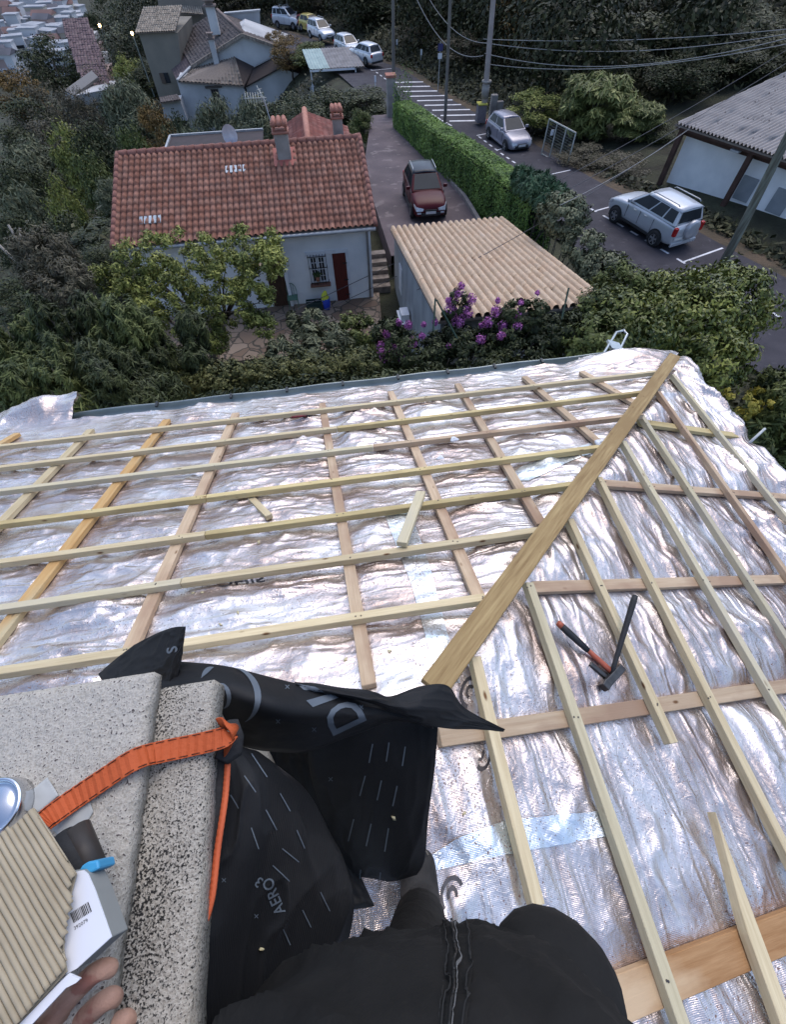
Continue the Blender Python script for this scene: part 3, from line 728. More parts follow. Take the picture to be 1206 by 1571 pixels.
def tiled(name, A, B, C, D, pitch, row, m, parent, amp=.05, step=.025, kind='pan', jit=.0, thick=True, per=8):
    """tiles over the quad A (eave left) B (eave right) C (top right) D (top left); true relief"""
    A, B, C, D = [np.array(v, float) for v in (A, B, C, D)]
    Wd = np.linalg.norm(B - A); Ld = np.linalg.norm((D + C) / 2 - (A + B) / 2)
    nc = max(2, int(round(Wd / pitch))); nr = max(2, int(round(Ld / row)))
    nrm = np.cross(B - A, D - A); nrm /= np.linalg.norm(nrm); nrm = nrm if nrm[2] > 0 else -nrm
    us = np.linspace(0, nc, nc * per + 1); vs = []
    for r_ in range(nr): vs += [r_ + .001, r_ + .5, r_ + .96]
    vs.append(float(nr)); vs = np.array(vs)
    UU, VV = np.meshgrid(us, vs, indexing='ij'); fu = UU - np.floor(UU); fv = VV - np.floor(VV)
    if kind == 'pan': prof = np.sin(math.pi * fu) ** 1.2
    elif kind == 'canal': prof = np.sqrt(np.clip(1 - ((fu - .5) / .40) ** 2, 0, 1)) * 1.0 - .25 * (np.abs(fu - .5) > .40)
    else: prof = .5 - .5 * np.cos(2 * math.pi * fu)
    colr = np.random.RandomState(nc).rand(nc + 2, nr + 2)
    jj = colr[np.clip(np.floor(UU).astype(int), 0, nc), np.clip(np.floor(VV).astype(int), 0, nr)] - .5
    h = amp * prof + step * (1 - fv) * (prof * .6 + .4) + jit * jj
    a = UU / nc; b = VV / nr; b = np.clip(b + (jj * jit * .9) / 1 * (b > .02), 0, 1)
    P = (A * (1 - a[..., None]) + B * a[..., None]) * (1 - b[..., None]) + (D * (1 - a[..., None]) + C * a[..., None]) * b[..., None] + h[..., None] * nrm
    nu, nv = UU.shape; idx = np.arange(nu * nv).reshape(nu, nv)
    Q = np.stack([idx[:-1, :-1], idx[1:, :-1], idx[1:, 1:], idx[:-1, 1:]], -1).reshape(-1, 4)
    off = Vector((0, 0, 0))
    if parent is not None: off = parent.matrix_basis.translation + (parent.parent.matrix_basis.translation if parent.parent else Vector((0, 0, 0)))
    o = fast_mesh(name, P.reshape(-1, 3), Q, m, parent, False, tuple(off))
    uvl = o.data.uv_layers.new(name='UVMap'); UVc = np.stack([UU.reshape(-1), VV.reshape(-1)], -1)
    cen = UVc[Q].mean(1, keepdims=True); uvq = UVc[Q] * .999 + cen * .001
    uvl.data.foreach_set('uv', uvq.reshape(-1).astype(np.float32))
    o.data.polygons.foreach_set('use_smooth', [True] * len(o.data.polygons))
    # solid board under the tiles
    MBu = MB().poly([A + nrm * -.02, B + nrm * -.02, C + nrm * -.02, D + nrm * -.02], off=-.06 * nrm)
    base = MBu.build('roof_board', mat('roof_board', (.22, .18, .15)), o)
    return o
def childfix(o, *offs):
    for f in offs: o.data.transform(Matrix.Translation(-Vector(f)))
RED = tile_mat('red_tiles', [(.285, .132, .090), (.22, .098, .066), (.33, .165, .118), (.26, .138, .10)], (.06, .028, .024), moss=(.14, .075, .06))
TAN = tile_mat('tan_tiles', [(.50, .37, .255), (.53, .40, .285), (.47, .35, .245), (.50, .35, .235), (.54, .42, .31)], (.055, .035, .025), moss=(.42, .32, .22))
OLD = tile_mat('old_tiles', [(.125, .105, .10), (.085, .072, .07), (.165, .14, .13), (.105, .085, .08)], (.045, .036, .034), moss=(.12, .11, .10))
OLD2 = tile_mat('old_tiles_striped', [(.20, .165, .135), (.12, .098, .085), (.25, .21, .175), (.15, .12, .10)], (.05, .038, .032), moss=(.13, .12, .10))
PINKT = tile_mat('pink_tiles', [(.36, .145, .115), (.30, .11, .085), (.42, .20, .16), (.27, .115, .09)], (.10, .04, .035), moss=(.16, .09, .075))
FIBRE = mat('fibre_cement', (.40, .365, .34), (.28, .255, .24), 1.6, .9, bump=.004, bscale=40, spots=(.10, .085, .08), spot_scale=3.2, spot_lo=.64, detail=9)
WHITEW = mat('white_wall', (.80, .80, .80), (.66, .67, .68), 1.3, .9, bump=.006, bscale=35, detail=8)
GREYW = mat('shed_wall', (.40, .41, .42), (.24, .25, .26), 1.8, .95, bump=.01, bscale=20, detail=9, stretch=(1, 1, .5))
OLDW = mat('old_wall', (.56, .56, .56), (.33, .335, .34), .35, .95, bump=.02, bscale=6, detail=9)
TANW = mat('tan_wall', (.25, .225, .185), (.18, .165, .14), .4, .95, bump=.02, bscale=6, detail=9)
DOORR = mat('door_red', (.115, .022, .018), (.075, .015, .013), 3, .55, stretch=(12, 1, 1))
GLASSD = mat('window_glass', (.02, .025, .03), (.035, .04, .05), 2, .08, spec=.6)
WHITEP = mat('white_paint', (.75, .76, .78), (.62, .63, .66), 4, .5)
IRON = mat('wrought_iron', (.03, .035, .04), rough=.5, metal=.4)
CONC = mat('weathered_concrete', (.34, .31, .28), (.20, .185, .17), 2.5, .95, bump=.01, bscale=30, detail=8)
ZINCL = mat('light_zinc', (.42, .43, .44), (.3, .31, .32), 3, .5, .4)

# ------------------------------------------------------------------ white house with the red roof
GX0, GX1, WY = -7.15, 1.72, 17.62
BZ = -10.5; EZ = -7.72
wh = empty('house', (-3, 19.5, BZ), label='white rendered house with a red pantile roof and a dark red door', cat='house')
RY = 21.6; RZ = -6.32; EY = 17.15; BY = 26.2
b = MB(); b.box(((GX0 + GX1) / 2, (WY + 25.6) / 2, (BZ + EZ - .05) / 2), (GX1 - GX0, 25.6 - WY, EZ - .05 - BZ))
b.poly([(GX1 - .003, WY, EZ - .05), (GX1 - .003, 25.6, EZ - .05), (GX1 - .003, RY, RZ - .12)], off=(-.25, 0, 0)); b.poly([(GX0 + .003, WY, EZ - .05), (GX0 + .003, 25.6, EZ - .05), (GX0 + .003, RY, RZ - .12)], off=(.25, 0, 0))
b.build('wall', WHITEW, wh)
xe0, xe1 = float(Y(170, 377, EY)[0]), float(Y(577, 352, EY)[0])
EZ2 = float((Y(170, 377, EY)[2] + Y(577, 352, EY)[2]) / 2)
rf = tiled('roof', (xe0, EY, EZ2), (xe1, EY, EZ2), (xe1, RY, RZ), (xe0, RY, RZ), .212, .33, RED, wh, .06, .055)
rb = tiled('roof', (xe1, BY, EZ2), (xe0, BY, EZ2), (xe0, RY, RZ), (xe1, RY, RZ), .212, .33, RED, wh, .055, .03)
b = MB()
n_ = 26
for i in range(n_):
    x0 = xe0 + (xe1 - xe0) * i / n_; x1 = xe0 + (xe1 - xe0) * (i + 1) / n_
    b.tube([(x0, RY, RZ + .02), (x1 + .02, RY, RZ + .035)], [.105, .125], 10)
for x in (xe0 + .02, xe1 - .02):
    for i in range(14):
        t0, t1 = i / 14, (i + 1) / 14 + .01
        b.tube([(x, EY + (RY - EY) * t0, EZ2 + (RZ - EZ2) * t0 + .055), (x, EY + (RY - EY) * t1, EZ2 + (RZ - EZ2) * t1 + .04)], [.10, .085], 8)
rdg = b.build('ridge_tile', mat('ridge_clay', (.27, .125, .10), (.19, .085, .065), 5, .85), wh, True); rdg['kind'] = 'stuff'
b = MB(); b.tube([(xe0 + .05, EY - .03, EZ2 - .07), (xe1 - .02, EY - .03, EZ2 - .07)], .06, 10); b.tube([(xe1 - .28, EY - .03, EZ2 - .1), (xe1 - .3, WY - .06, EZ2 - .35), (xe1 - .32, WY - .06, BZ + .05)], .042, 8)
b.build('gutter', ZINCL, wh, True)
MB().box(((GX0 + GX1) / 2, WY - .12, EZ - .06), (GX1 - GX0 - .02, .22, .10)).build('cornice', mat('genoise', (.42, .36, .30), (.12, .09, .07), 9, .9, stretch=(3, 1, 1)), wh)
# door, its frame, the window with bars
def Wp(px, py, off=0.0): return np.array(Y(px, py, WY - off))
def rect(p0, p1): # x0,x1,z0,z1 from two corners
    return min(p0[0], p1[0]), max(p0[0], p1[0]), min(p0[2], p1[2]), max(p0[2], p1[2])
x0, x1, z0, z1 = rect(Wp(509, 389), Wp(537, 464))
b = MB(); b.box(((x0 + x1) / 2, WY - .03, (z0 + z1) / 2), (x1 - x0, .05, z1 - z0))
for k in range(1, 5): b.box((x0 + (x1 - x0) * k / 5, WY - .056, (z0 + z1) / 2), (.012, .004, z1 - z0 - .06))
door = b.build('door', DOORR, wh)
for zz in (.2, .5, .82): MB().box((x1 - .05, WY - .065, z0 + (z1 - z0) * zz), (.16, .015, .035)).build('hinge', IRON, door, world=True)
b = MB(); xs0, xs1 = float(Wp(469, 388)[0]) - .05, x1 + .12
b.box(((xs0 + xs1) / 2, WY - .012, z1 + .07), (xs1 - xs0, .03, .13)); b.box((x1 + .06, WY - .012, (z0 + z1) / 2), (.11, .03, z1 - z0)); b.box((x0 - .03, WY - .012, (z0 + z1) / 2), (.055, .03, z1 - z0))
b.build('door_frame', WHITEP, wh)
wx0, wx1, wz0, wz1 = rect(Wp(473, 393), Wp(503, 431))
b = MB(); zc = (wz0 + wz1) / 2; xc = (wx0 + wx1) / 2
for x in (wx0 + .03, xc - .03, xc + .03, wx1 - .03): b.box((x, WY - .03, zc), (.055, .05, wz1 - wz0))
for z in (wz0 + .03, wz1 - .03): b.box((xc, WY - .034, z), (wx1 - wx0, .05, .055))
for x in ((wx0 + xc) / 2, (wx1 + xc) / 2): b.box((x, WY - .026, zc), (.022, .03, wz1 - wz0))
for k in (1, 2, 3): b.box((xc, WY - .024, wz0 + (wz1 - wz0) * k / 4), (wx1 - wx0, .03, .022))
win = b.build('window', WHITEP, wh)
MB().box((xc, WY - .008, zc), (wx1 - wx0, .02, wz1 - wz0)).build('pane', GLASSD, win)
b = MB()
for k in range(7): b.tube([(wx0 - .04 + (wx1 - wx0 + .08) * k / 6, WY - .17, wz0 - .04), (wx0 - .04 + (wx1 - wx0 + .08) * k / 6, WY - .17, wz1 + .12)], .009, 6)
for z in (wz0 + .06, zc + .12, wz1 + .03): b.box((xc, WY - .17, z), (wx1 - wx0 + .12, .012, .028)); b.box((wx0 - .05, WY - .085, z), (.012, .17, .012)); b.box((wx1 + .05, WY - .085, z), (.012, .17, .012))
b.build('window_bars', IRON, win)
MB().box((xc, WY - .12, wz0 - .06), (wx1 - wx0 + .2, .26, .05)).build('window_sill', mat('terracotta_sill', (.22, .10, .07), (.16, .08, .06)), wh)
# porch to the left of the window
px0, px1 = float(Wp(398, 400)[0]), float(Wp(436, 400)[0])
pz = float(Wp(430, 372)[2])
tiled('porch_roof', (px0, WY - 1.0, pz - .35), (px1, WY - 1.0, pz - .35), (px1, WY, pz), (px0, WY, pz), .2, .3, TAN, wh, .05, .03, 'canal')
MB().box(((px0 + px1) / 2, WY - .012, (BZ + pz - .5) / 2 + .02), (px1 - px0 - .25, .04, pz - .5 - BZ)).build('doorway', mat('dark_timber', (.07, .035, .022), (.035, .018, .012), 3, .7, stretch=(6, 1, 1)), wh)
b = MB(); b.box((px1 - .06, WY - .05, (BZ + pz - .5) / 2), (.12, .12, pz - .5 - BZ)); b.build('porch_post', WHITEP, wh)
CHG = mat('chair_green', (.12, .22, .16), (.09, .17, .12), 10, .5)
q = np.array(Z(452, 472, BZ + .02)); ch_ = empty('garden_chair', tuple(q), label='green metal garden chair against the white wall by the timber doorway', cat='chair')
MB().box(q + np.array([0, 0, .44]), (.42, .40, .03)).build('seat', CHG, ch_, bevel=.008)
for sx in (-1, 1):
    for sy in (-1, 1): MB().tube([q + np.array([sx * .19, sy * .18, 0]), q + np.array([sx * .18, sy * .17, .43])], .012, 6).build('leg', CHG, ch_)
b = MB(); b.tube([q + np.array([.19 * math.cos(t), .20, .62 + .30 * math.sin(t)]) if 0 <= t <= math.pi else q for t in np.linspace(0, math.pi, 12)], .011, 6)
for sx in (-.19, -.09, 0, .09, .19): b.tube([q + np.array([sx, .2, .44]), q + np.array([sx, .2, .62 + .30 * math.sqrt(max(0, 1 - (sx / .19) ** 2))])], .008, 5)
b.build('backrest', CHG, ch_)
q = np.array(Z(502, 473, BZ + .02)); bk = empty('bucket', tuple(q), label='blue bucket with a yellow cloth on top, left of the dark red door', cat='bucket')
MB().tube([q, q + np.array([0, 0, .02]), q + np.array([0, 0, .46])], [.13, .14, .17], 16).build('pail', mat('bucket_blue', (.02, .05, .42), (.015, .04, .32), 10, .4), bk, True)
MB().tube([q + np.array([-.02, 0, .44]), q + np.array([-.03, 0, .58]), q + np.array([.02, .03, .72])], [.17, .13, .05], 9).build('cloth', mat('cloth_yellow', (.55, .58, .06), (.42, .45, .05), 12, .8), bk)
q = np.array(Z(483, 473, BZ + .02)); cr_ = empty('crate', tuple(q), label='dark green slatted crate beside the blue bucket', cat='crate')
b = MB(); 
for k in range(3): b.box(q + np.array([0, -.15, .06 + .11 * k]), (.62, .02, .08)); b.box(q + np.array([0, .15, .06 + .11 * k]), (.62, .02, .08)); b.box(q + np.array([-.31, 0, .06 + .11 * k]), (.02, .3, .08)); b.box(q + np.array([.31, 0, .06 + .11 * k]), (.02, .3, .08))
b.box(q + np.array([0, 0, .02]), (.6, .3, .02)); b.build('slats', mat('crate_green', (.03, .055, .05)), cr_)
q = np.array(Y(487, 425, WY - .14)); pt = empty('flower_pot', tuple(q), label='potted plant behind the bars on the window sill', cat='flower pot')
MB().tube([q + np.array([0, 0, -.16]), q + np.array([0, 0, .0])], [.06, .09], 12).build('pot', mat('pot_clay', (.3, .13, .08)), pt, True)
rs_ = np.random.RandomState(2); k_ = 160; d_ = rs_.normal(size=(k_, 3)); d_ /= np.linalg.norm(d_, axis=1, keepdims=True); c_ = q + np.array([0, 0, .1]) + d_ * np.array([.17, .06, .11]) * rs_.rand(k_, 1) ** .5
V = []; Fc = []
for i in range(k_):
    a_ = rs_.normal(size=3) * .03; b_ = rs_.normal(size=3) * .02; n0 = len(V); V += [c_[i] - a_, c_[i] + b_, c_[i] + a_, c_[i] - b_]; Fc.append((n0, n0 + 1, n0 + 2, n0 + 3))
MB().add(V, Fc).build('leaves', leaf_mat('leaf_pot', (.03, .05, .02), (.10, .15, .06)), pt)
# roof skylight tiles
def onroof(px, py, lift=.0):
    A_ = np.array([0, EY, EZ2]); d = np.array([0, RY - EY, RZ - EZ2]); n2 = np.array([0, -d[2], d[1]]); n2 /= np.linalg.norm(n2)
    return PL(px, py, n2, -(n2 @ A_) - lift)
for (ax_, ay_) in ((361, 259), (230, 337)):
    b = MB(); c = onroof(ax_, ay_, .06)
    for k in range(5):
        b.box(c + np.array([(k - 2) * .16, 0, 0]), (.10, .34, .03), axes=[(1, 0, 0), (0, .956, .292), (0, -.292, .956)])
    b.build('glass_tile', mat('glass_tile', (.55, .60, .63), (.3, .34, .36), 6, .3), wh)
# chimneys
def chimney(parent, px, pyb, w, d, h, capc, y=None, flash=True):
    c = onroof(px, pyb) if y is None else np.array(Y(px, pyb, y))
    b = MB(); b.box(c + np.array([0, 0, h / 2 - .15]), (w, d, h + .3)); ch = b.build('chimney', CONC, parent)
    b = MB(); b.box(c + np.array([0, 0, h + .03]), (w + .12, d + .12, .06))
    for sx in (-1, 1):
        for sy in (-1, 1): b.box(c + np.array([sx * (w / 2 - .03), sy * (d / 2 - .04), h + .16]), (.07, .07, .2))
    for k in range(3):
        b.tube([c + np.array([(k - 1) * w * .38, -d / 2 - .12, h + .30]), c + np.array([(k - 1) * w * .38, d / 2 + .12, h + .30])], .085, 10)
    b.box(c + np.array([0, 0, h + .26]), (w + .1, d + .14, .04))
    b.build('chimney_cap', capc, ch, True)
    if flash:
        b = MB(); b.box(c + np.array([0, -.05, .04]), (w + .35, d + .5, .05), axes=[(1, 0, 0), (0, .956, .292), (0, -.292, .956)]); b.build('flashing', mat('red_flashing', (.40, .12, .09), (.30, .09, .07), 4, .6), ch)
    return ch
CLAY = mat('cap_clay', (.40, .18, .13), (.26, .11, .08), 6, .85)
chimney(wh, 437, 242, .50, .45, .78, CLAY)
# hipped rear wing
ap = np.array(Y(467, 171, 27.5)); 
rz_ = ap[2]; lo = rz_ - 1.5
ax0 = float(Y(395, 228, 22.6)[0]); ax1 = float(Y(546, 215, 22.6)[0])
tiled('rear_roof', (ax0 + .3, 30.5, lo), (ax0 + .3, 22.0, lo), (ap[0], 22.0, rz_), (ap[0], 27.5, rz_), .22, .33, PINKT, wh, .045, .02)
tiled('rear_roof', (ax1 + .2, 22.0, lo), (ax1 + .2, 30.5, lo), (ap[0], 27.5, rz_), (ap[0], 22.0, rz_), .22, .33, PINKT, wh, .045, .02)
b = MB(); b.tube([(ap[0], 21.9, rz_ + .06), (ap[0], 27.5, rz_ + .06)], .13, 10); b.build('ridge_tile', mat('ridge_clay_pale', (.46, .22, .16), (.34, .15, .11), 5, .85), wh, True)
MB().box(((ax0 + ax1) / 2, 26.5, (BZ + lo) / 2 - .05), (ax1 - ax0 - .5, 7, lo - BZ)).build('wall', WHITEW, wh)
chimney(wh, 520, 214, .42, .42, .75, CLAY, 24.2, False)
# downpipe dish and aerial: things fixed to the house
b = MB(); c = np.array(Y(356, 222, 22.1)); prev = []
V = []; Fc = []
for i in range(5):
    r_ = .33 * i / 4
    for k in range(18):
        a = 2 * math.pi * k / 18; V.append(c + np.array([math.cos(a) * r_ * .85, .10 * (1 - (i / 4) ** 2), math.sin(a) * r_ + .30]))
for i in range(4):
    for k in range(18): Fc.append((i * 18 + k, i * 18 + (k + 1) % 18, (i + 1) * 18 + (k + 1) % 18, (i + 1) * 18 + k))
b.add(V, Fc); b.tube([c + np.array([0, .05, .15]), c + np.array([0, .2, -.5])], .02, 6); b.tube([c + np.array([0, 0, -.15]), c + np.array([.02, -.3, .12])], .01, 6)
tag(b.build('satellite_dish', mat('dish_white', (.62, .63, .66), (.5, .5, .53)), None, True), 'white satellite dish behind the red roof ridge', 'satellite dish')
b = MB(); c = np.array(Y(424, 205, 22.3)); top = np.array(Y(404, 150, 22.3)); top[1] = c[1]
b.tube([c + np.array([0, 0, -.6]), top], .018, 6)
mast = empty('antenna', tuple(c), label='rooftop television aerial with pale elements on a leaning mast', cat='antenna')
b.build('mast', ZINCL, mast, True)
b = MB(); d = np.array([-.95, .1, .0]); b.tube([top + np.array([.1, 0, 0]), top + d * .75], .010, 6)
for k in range(7): q = top + d * (.1 + .1 * k); b.tube([q + np.array([0, -.12, -.13]), q + np.array([0, .12, .13])], .007, 5)
b.tube([top + np.array([.02, 0, -.25]), top + np.array([-.16, 0, .34])], .011, 5); b.tube([top + np.array([.12, 0, -.4]), top + np.array([-.1, 0, .25])], .011, 5)
for k in range(5): q = top + np.array([.0 - .03 * k, 0, -.2 + .11 * k]); b.tube([q + np.array([-.1, -.1, 0]), q + np.array([.12, .1, 0])], .006, 5)
b.build('elements', mat('aerial', (.6, .6, .55), rough=.4, metal=.5), mast, True)
# flat dark outbuilding behind the left half of the house
oy = 27.0; o0 = np.array(Y(262, 203, 31)); o1 = np.array(Y(400, 196, 31)); oz = float(o1[2]) - .2
ob = empty('outbuilding', (float(o0[0]) + 2, 28, -11), label='flat dark-roofed outbuilding behind the ridge of the red roof', cat='outbuilding')
MB().box(((o0[0] + o1[0]) / 2, 28.2, (oz - 13) / 2), (o1[0] - o0[0], 5.4, oz + 13)).build('wall', mat('outb', (.09, .085, .08)), ob)
MB().box(((o0[0] + o1[0]) / 2, 28.2, oz + .05), (o1[0] - o0[0] + .2, 5.6, .1)).build('roof', mat('outroof', (.055, .04, .042), (.035, .03, .03), 2, .8), ob)
b = MB(); b.box(((o0[0] + o1[0]) / 2, 31.0, oz + .13), (o1[0] - o0[0] + .2, .1, .1)); b.box((o0[0] - .1, 28.2, oz + .13), (.1, 5.6, .1)); b.build('coping', ZINCL, ob)

# ------------------------------------------------------------------ shed with the tan canal-tile roof
SX0, SX1, SYf, SYn, SZf = 2.62, 7.30, 18.6, 9.9, -8.35
SLP = .187
SZn = SZf + SLP * (SYf - SYn)
sh = empty('shed', (5, 14, -10.5), label='low shed with a pale tan canal-tile roof beside the white house', cat='shed')
tiled('roof', (SX1, SYf, SZf), (SX0, SYf, SZf), (SX0, SYn, SZn), (SX1, SYn, SZn), .232, .40, TAN, sh, .095, .010, 'canal', .005, per=10)
b = MB(); xa, xb, ya, yb_ = SX0 + .12, SX1 - .12, SYn + .2, SYf - .25
zt = lambda y: SZf + SLP * (SYf - y) - .11
b.add([(xa, ya, -11), (xb, ya, -11), (xb, yb_, -11), (xa, yb_, -11), (xa, ya, zt(ya)), (xb, ya, zt(ya)), (xb, yb_, zt(yb_)), (xa, yb_, zt(yb_))], [(0, 3, 2, 1), (4, 5, 6, 7), (0, 1, 5, 4), (1, 2, 6, 5), (2, 3, 7, 6), (3, 0, 4, 7)])
b.build('wall', GREYW, sh)
b = MB(); b.box((SX0 - .12, 14.5, -9.55), (.4, .9, .04)); b.box((SX0 - .25, 14.1, -9.9), (.03, .03, .7)); b.box((SX0 - .25, 14.9, -9.9), (.03, .03, .7)); b.box((SX0 - .1, 14.5, -9.42), (.3, .5, .22)); b.box((SX0 - .15, 14.1, -10.1), (.03, .03, .8))
tag(b.build('garden_table', WHITEP), 'small white metal stand with a box against the shed wall', 'stand')
b = MB(); b.box((SX0 + .10, 16.6, -9.3), (.04, .55, 1.0)); b.build('window', WHITEP, sh)

# =================================================================== OLD FARMHOUSE GROUP, DOWN THE SLOPE
def sub(a, b): return np.array(b) - np.array(a)
FY = 72.0; GY = 75.5
oh = empty('house', (-9, 76, -21), label='old grey stone farmhouse with dark tiled gable roofs and a small barred window', cat='house')
Rf = np.array(Y(371, 52, GY)); Ef = np.array(Y(293, 101, GY)); Erf = np.array(Y(457, 82, GY)); Rb = np.array(Z(333.5, 17, Rf[2])); Eb = np.array(Z(267, 56, Ef[2]))
Erb = Erf + (Rb - Rf)
tiled('roof', Eb, Ef, Rf, Rb, .26, .42, OLD, oh, .06, .04, 'pan', .02, per=5)
tiled('roof', Erf, Erb, Rb, Rf, .26, .42, OLD, oh, .06, .04, 'pan', .02, per=5)
L1 = np.array(Z(270, 122, Ef[2] - 1.1)); L0 = np.array(Z(245, 68, Ef[2] - 1.1))
tiled('roof', L0, L1, Ef + np.array([0, 0, -.15]), Eb + np.array([0, 0, -.15]), .26, .42, tile_mat('dark_tiles', [(.13, .10, .105), (.10, .08, .085), (.15, .115, .115)], (.05, .04, .04)), oh, .04, .02, 'pan', .01, per=5)
gp = [Y(457, 84, GY + .1), Rf + np.array([0, .1, -.15]), Y(294, 103, GY + .1), Y(296, 130, GY + .1), Y(455, 120, GY + .1)]
MB().poly(gp, off=(0, 9, 0)).build('wall', OLDW, oh)
b = MB(); b.bar(Rf + np.array([0, -.15, -.05]), Erf + np.array([0, -.15, -.05]), .3, .28); b.bar(Rf + np.array([0, -.153, -.05]), Ef + np.array([0, -.153, -.05]), .3, .28)
b.build('verge_tile', mat('genoise_old', (.34, .29, .24), (.12, .095, .08), 3, .9, stretch=(2, 1, 1)), oh)
b = MB()
for a, c in ((Rf, Rb),):
    b.tube([a + np.array([0, 0, .12]), c + np.array([0, 0, .12])], .17, 8)
b.build('ridge_tile', mat('old_ridge', (.25, .19, .165), (.14, .11, .10), 2, .9), oh, True)
# front wing with the hipped striped roof
fw = [Y(271, 124, FY), Y(372, 131, FY), Y(386, 170, FY), Y(388, 215, FY), Y(297, 215, FY)]
MB().poly(fw, off=(0, 3.45, 0)).build('wall', OLDW, oh)
Aw = np.array(Y(273, 125.5, FY - .35)); Bw = np.array(Y(374, 132.5, FY - .35)); Cw = np.array(Y(361, 88, GY - .02)); Dw = np.array(Y(296, 106, GY - .02)) 
tiled('roof', Aw, Bw, Cw, Dw, .42, .5, OLD2, oh, .09, .04, 'canal', .02, per=8)
Ew = np.array(Y(389, 102, GY - .02))
b = MB(); b.poly([Bw, Ew, Cw], off=(0, 0, -.12)); b.build('roof', OLD, oh)
Hn = np.array(Y(432, 102, FY + .4)); Ht = np.array(Y(462, 112, FY + .4)); H0 = np.array(Y(375, 133, FY + .4)); H1 = np.array(Y(418, 86, GY)); H2 = np.array(Y(456, 95, GY))
b = MB(); b.poly([H0, Hn, H2 + np.array([-.8, 0, .1]), H1, Ew], off=(0, 0, -.12)); b.build('roof', OLD, oh)
b = MB(); b.poly([Hn, Ht, H2], off=(0, 0, -.14)); b.build('roof', OLD, oh)
MB().poly([H0 + np.array([.1, .25, -.1]), Hn + np.array([0, .25, -.15]), Ht + np.array([-.1, .25, -.1]), Y(468, 150, FY + .7), Y(386, 170, FY + .7)], off=(0, 2.9, 0)).build('wall', OLDW, oh)
b = MB(); x0, x1, z0, z1 = rect(Y(323, 137, FY), Y(338, 154, FY)); zc = (z0 + z1) / 2; xc = (x0 + x1) / 2
MB().box((xc, FY - .02, zc), (x1 - x0, .06, z1 - z0)).build('window', GLASSD, oh)
for k in range(4): b.box((x0 + (x1 - x0) * k / 3, FY - .10, zc), (.06, .05, z1 - z0 + .1))
for k in range(3): b.box((xc, FY - .12, z0 + (z1 - z0) * k / 2), (x1 - x0 + .1, .05, .07))
b.build('window_bars', mat('old_timber', (.10, .085, .075), (.06, .05, .045)), oh)
b = MB(); b.box((xc, FY - .10, z1 + .22), (x1 - x0 + 1.1, .3, .16)); b.build('lintel', MATS['old_timber'], oh)
b = MB(); b.box((xc, FY - .10, z0 - .12), (x1 - x0 + .6, .24, .12)); b.build('window_sill', MATS['old_timber'], oh)
b = MB(); q0, q1 = np.array(Y(418, 87, GY - .3)), np.array(Y(389, 102, GY - .6)); b.bar(q0, q1, .25, .12); b.build('flashing', ZINCL, oh); b = MB(); b.bar(np.array(Y(272, 123, FY - .1)), np.array(Y(293, 104, GY)) + np.array([0, 0, .1]), .3, .14)
b.build('flashing', ZINCL, oh)
for (px, pb, pt, w, nm) in ((328, 37, 9, 1.0, 'a'), (334, 103, 60, .6, 'b')):
    y = 79.5 if nm == 'a' else 75.2
    lo_, hi_ = np.array(Y(px, pb, y)), np.array(Y(px - (0 if nm == 'a' else 9), pt, y)); h = hi_[2] - lo_[2]
    c = MB().box((lo_[0], y, lo_[2] + h / 2 - .4), (w, w * .8, h + .8)).build('chimney', OLDW, oh)
    b = MB(); b.box((lo_[0], y, lo_[2] + h + .06), (w * 1.4, w * 1.2, .12))
    b.box((lo_[0], y, lo_[2] + h + .28), (w * .8, w * .6, .3)); b.box((lo_[0], y, lo_[2] + h + .48), (w * 1.3, w, .1)); b.build('chimney_cap', MATS['old_ridge'], c)
# tan tower house to its left
tw = empty('house', (-19, 80, -22), label='tall tan rendered house with a pale tiled eave left of the grey farmhouse', cat='house')
TY = 80.0
t0, t1 = np.array(Y(212, 50, TY)), np.array(Y(262, 30, TY + 3))
MB().poly([Y(212, 50, TY), Y(272, 50, TY), Y(285, 160, TY), Y(250, 170, TY)], off=(.8, 9, 0)).build('wall', TANW, tw)
a0 = np.array(Y(206, 51, TY - .4)); a1 = np.array(Y(268, 47, TY - .4)); a1[2] = a0[2]
tiled('roof', a0, a1, a1 + np.array([.8, 5.2, 1.3]), a0 + np.array([.8, 5.2, 1.3]), .28, .45, tile_mat('pale_tiles', [(.34, .29, .23), (.27, .225, .18), (.40, .34, .27)], (.09, .075, .06)), tw, .07, .04, 'canal', .02, per=6)
x0, x1, z0, z1 = rect(Y(244, 112, TY), Y(262, 127, TY)); MB().box(((x0 + x1) / 2, TY - .03, (z0 + z1) / 2), (x1 - x0, .12, z1 - z0)).build('window', GLASSD, tw)
b = MB(); b.box(((x0 + x1) / 2 - .3, TY - .12, (z0 + z1) / 2), (.5, .1, z1 - z0)); b.build('shutter', mat('shutter_brown', (.12, .09, .07)), tw)
up = empty('house', (-17, 95, -22), label='upper tan house at the top edge with one small dark window', cat='house')
MB().poly([Y(238, -25, 94), Y(319, -25, 94), Y(317, 24, 94), Y(300, 60, 94), Y(250, 60, 94)], off=(0, 8, 0)).build('wall', mat('tan_wall_2', (.27, .235, .195), (.2, .175, .15), .4, .95), up)
u0 = np.array(Y(236, -26, 93.6)); u1 = np.array(Y(321, -26, 93.6)); u1[2] = u0[2]
tiled('roof', u0, u1, u1 + np.array([0, 5, 1.4]), u0 + np.array([0, 5, 1.4]), .28, .45, MATS['pale_tiles'], up, .07, .04, 'canal', .02, per=5)
x0, x1, z0, z1 = rect(Y(306, 12, 94), Y(312, 21, 94)); MB().box(((x0 + x1) / 2, 93.96, (z0 + z1) / 2), (x1 - x0, .1, z1 - z0)).build('window', mat('blue_shutter', (.04, .055, .085)), up)
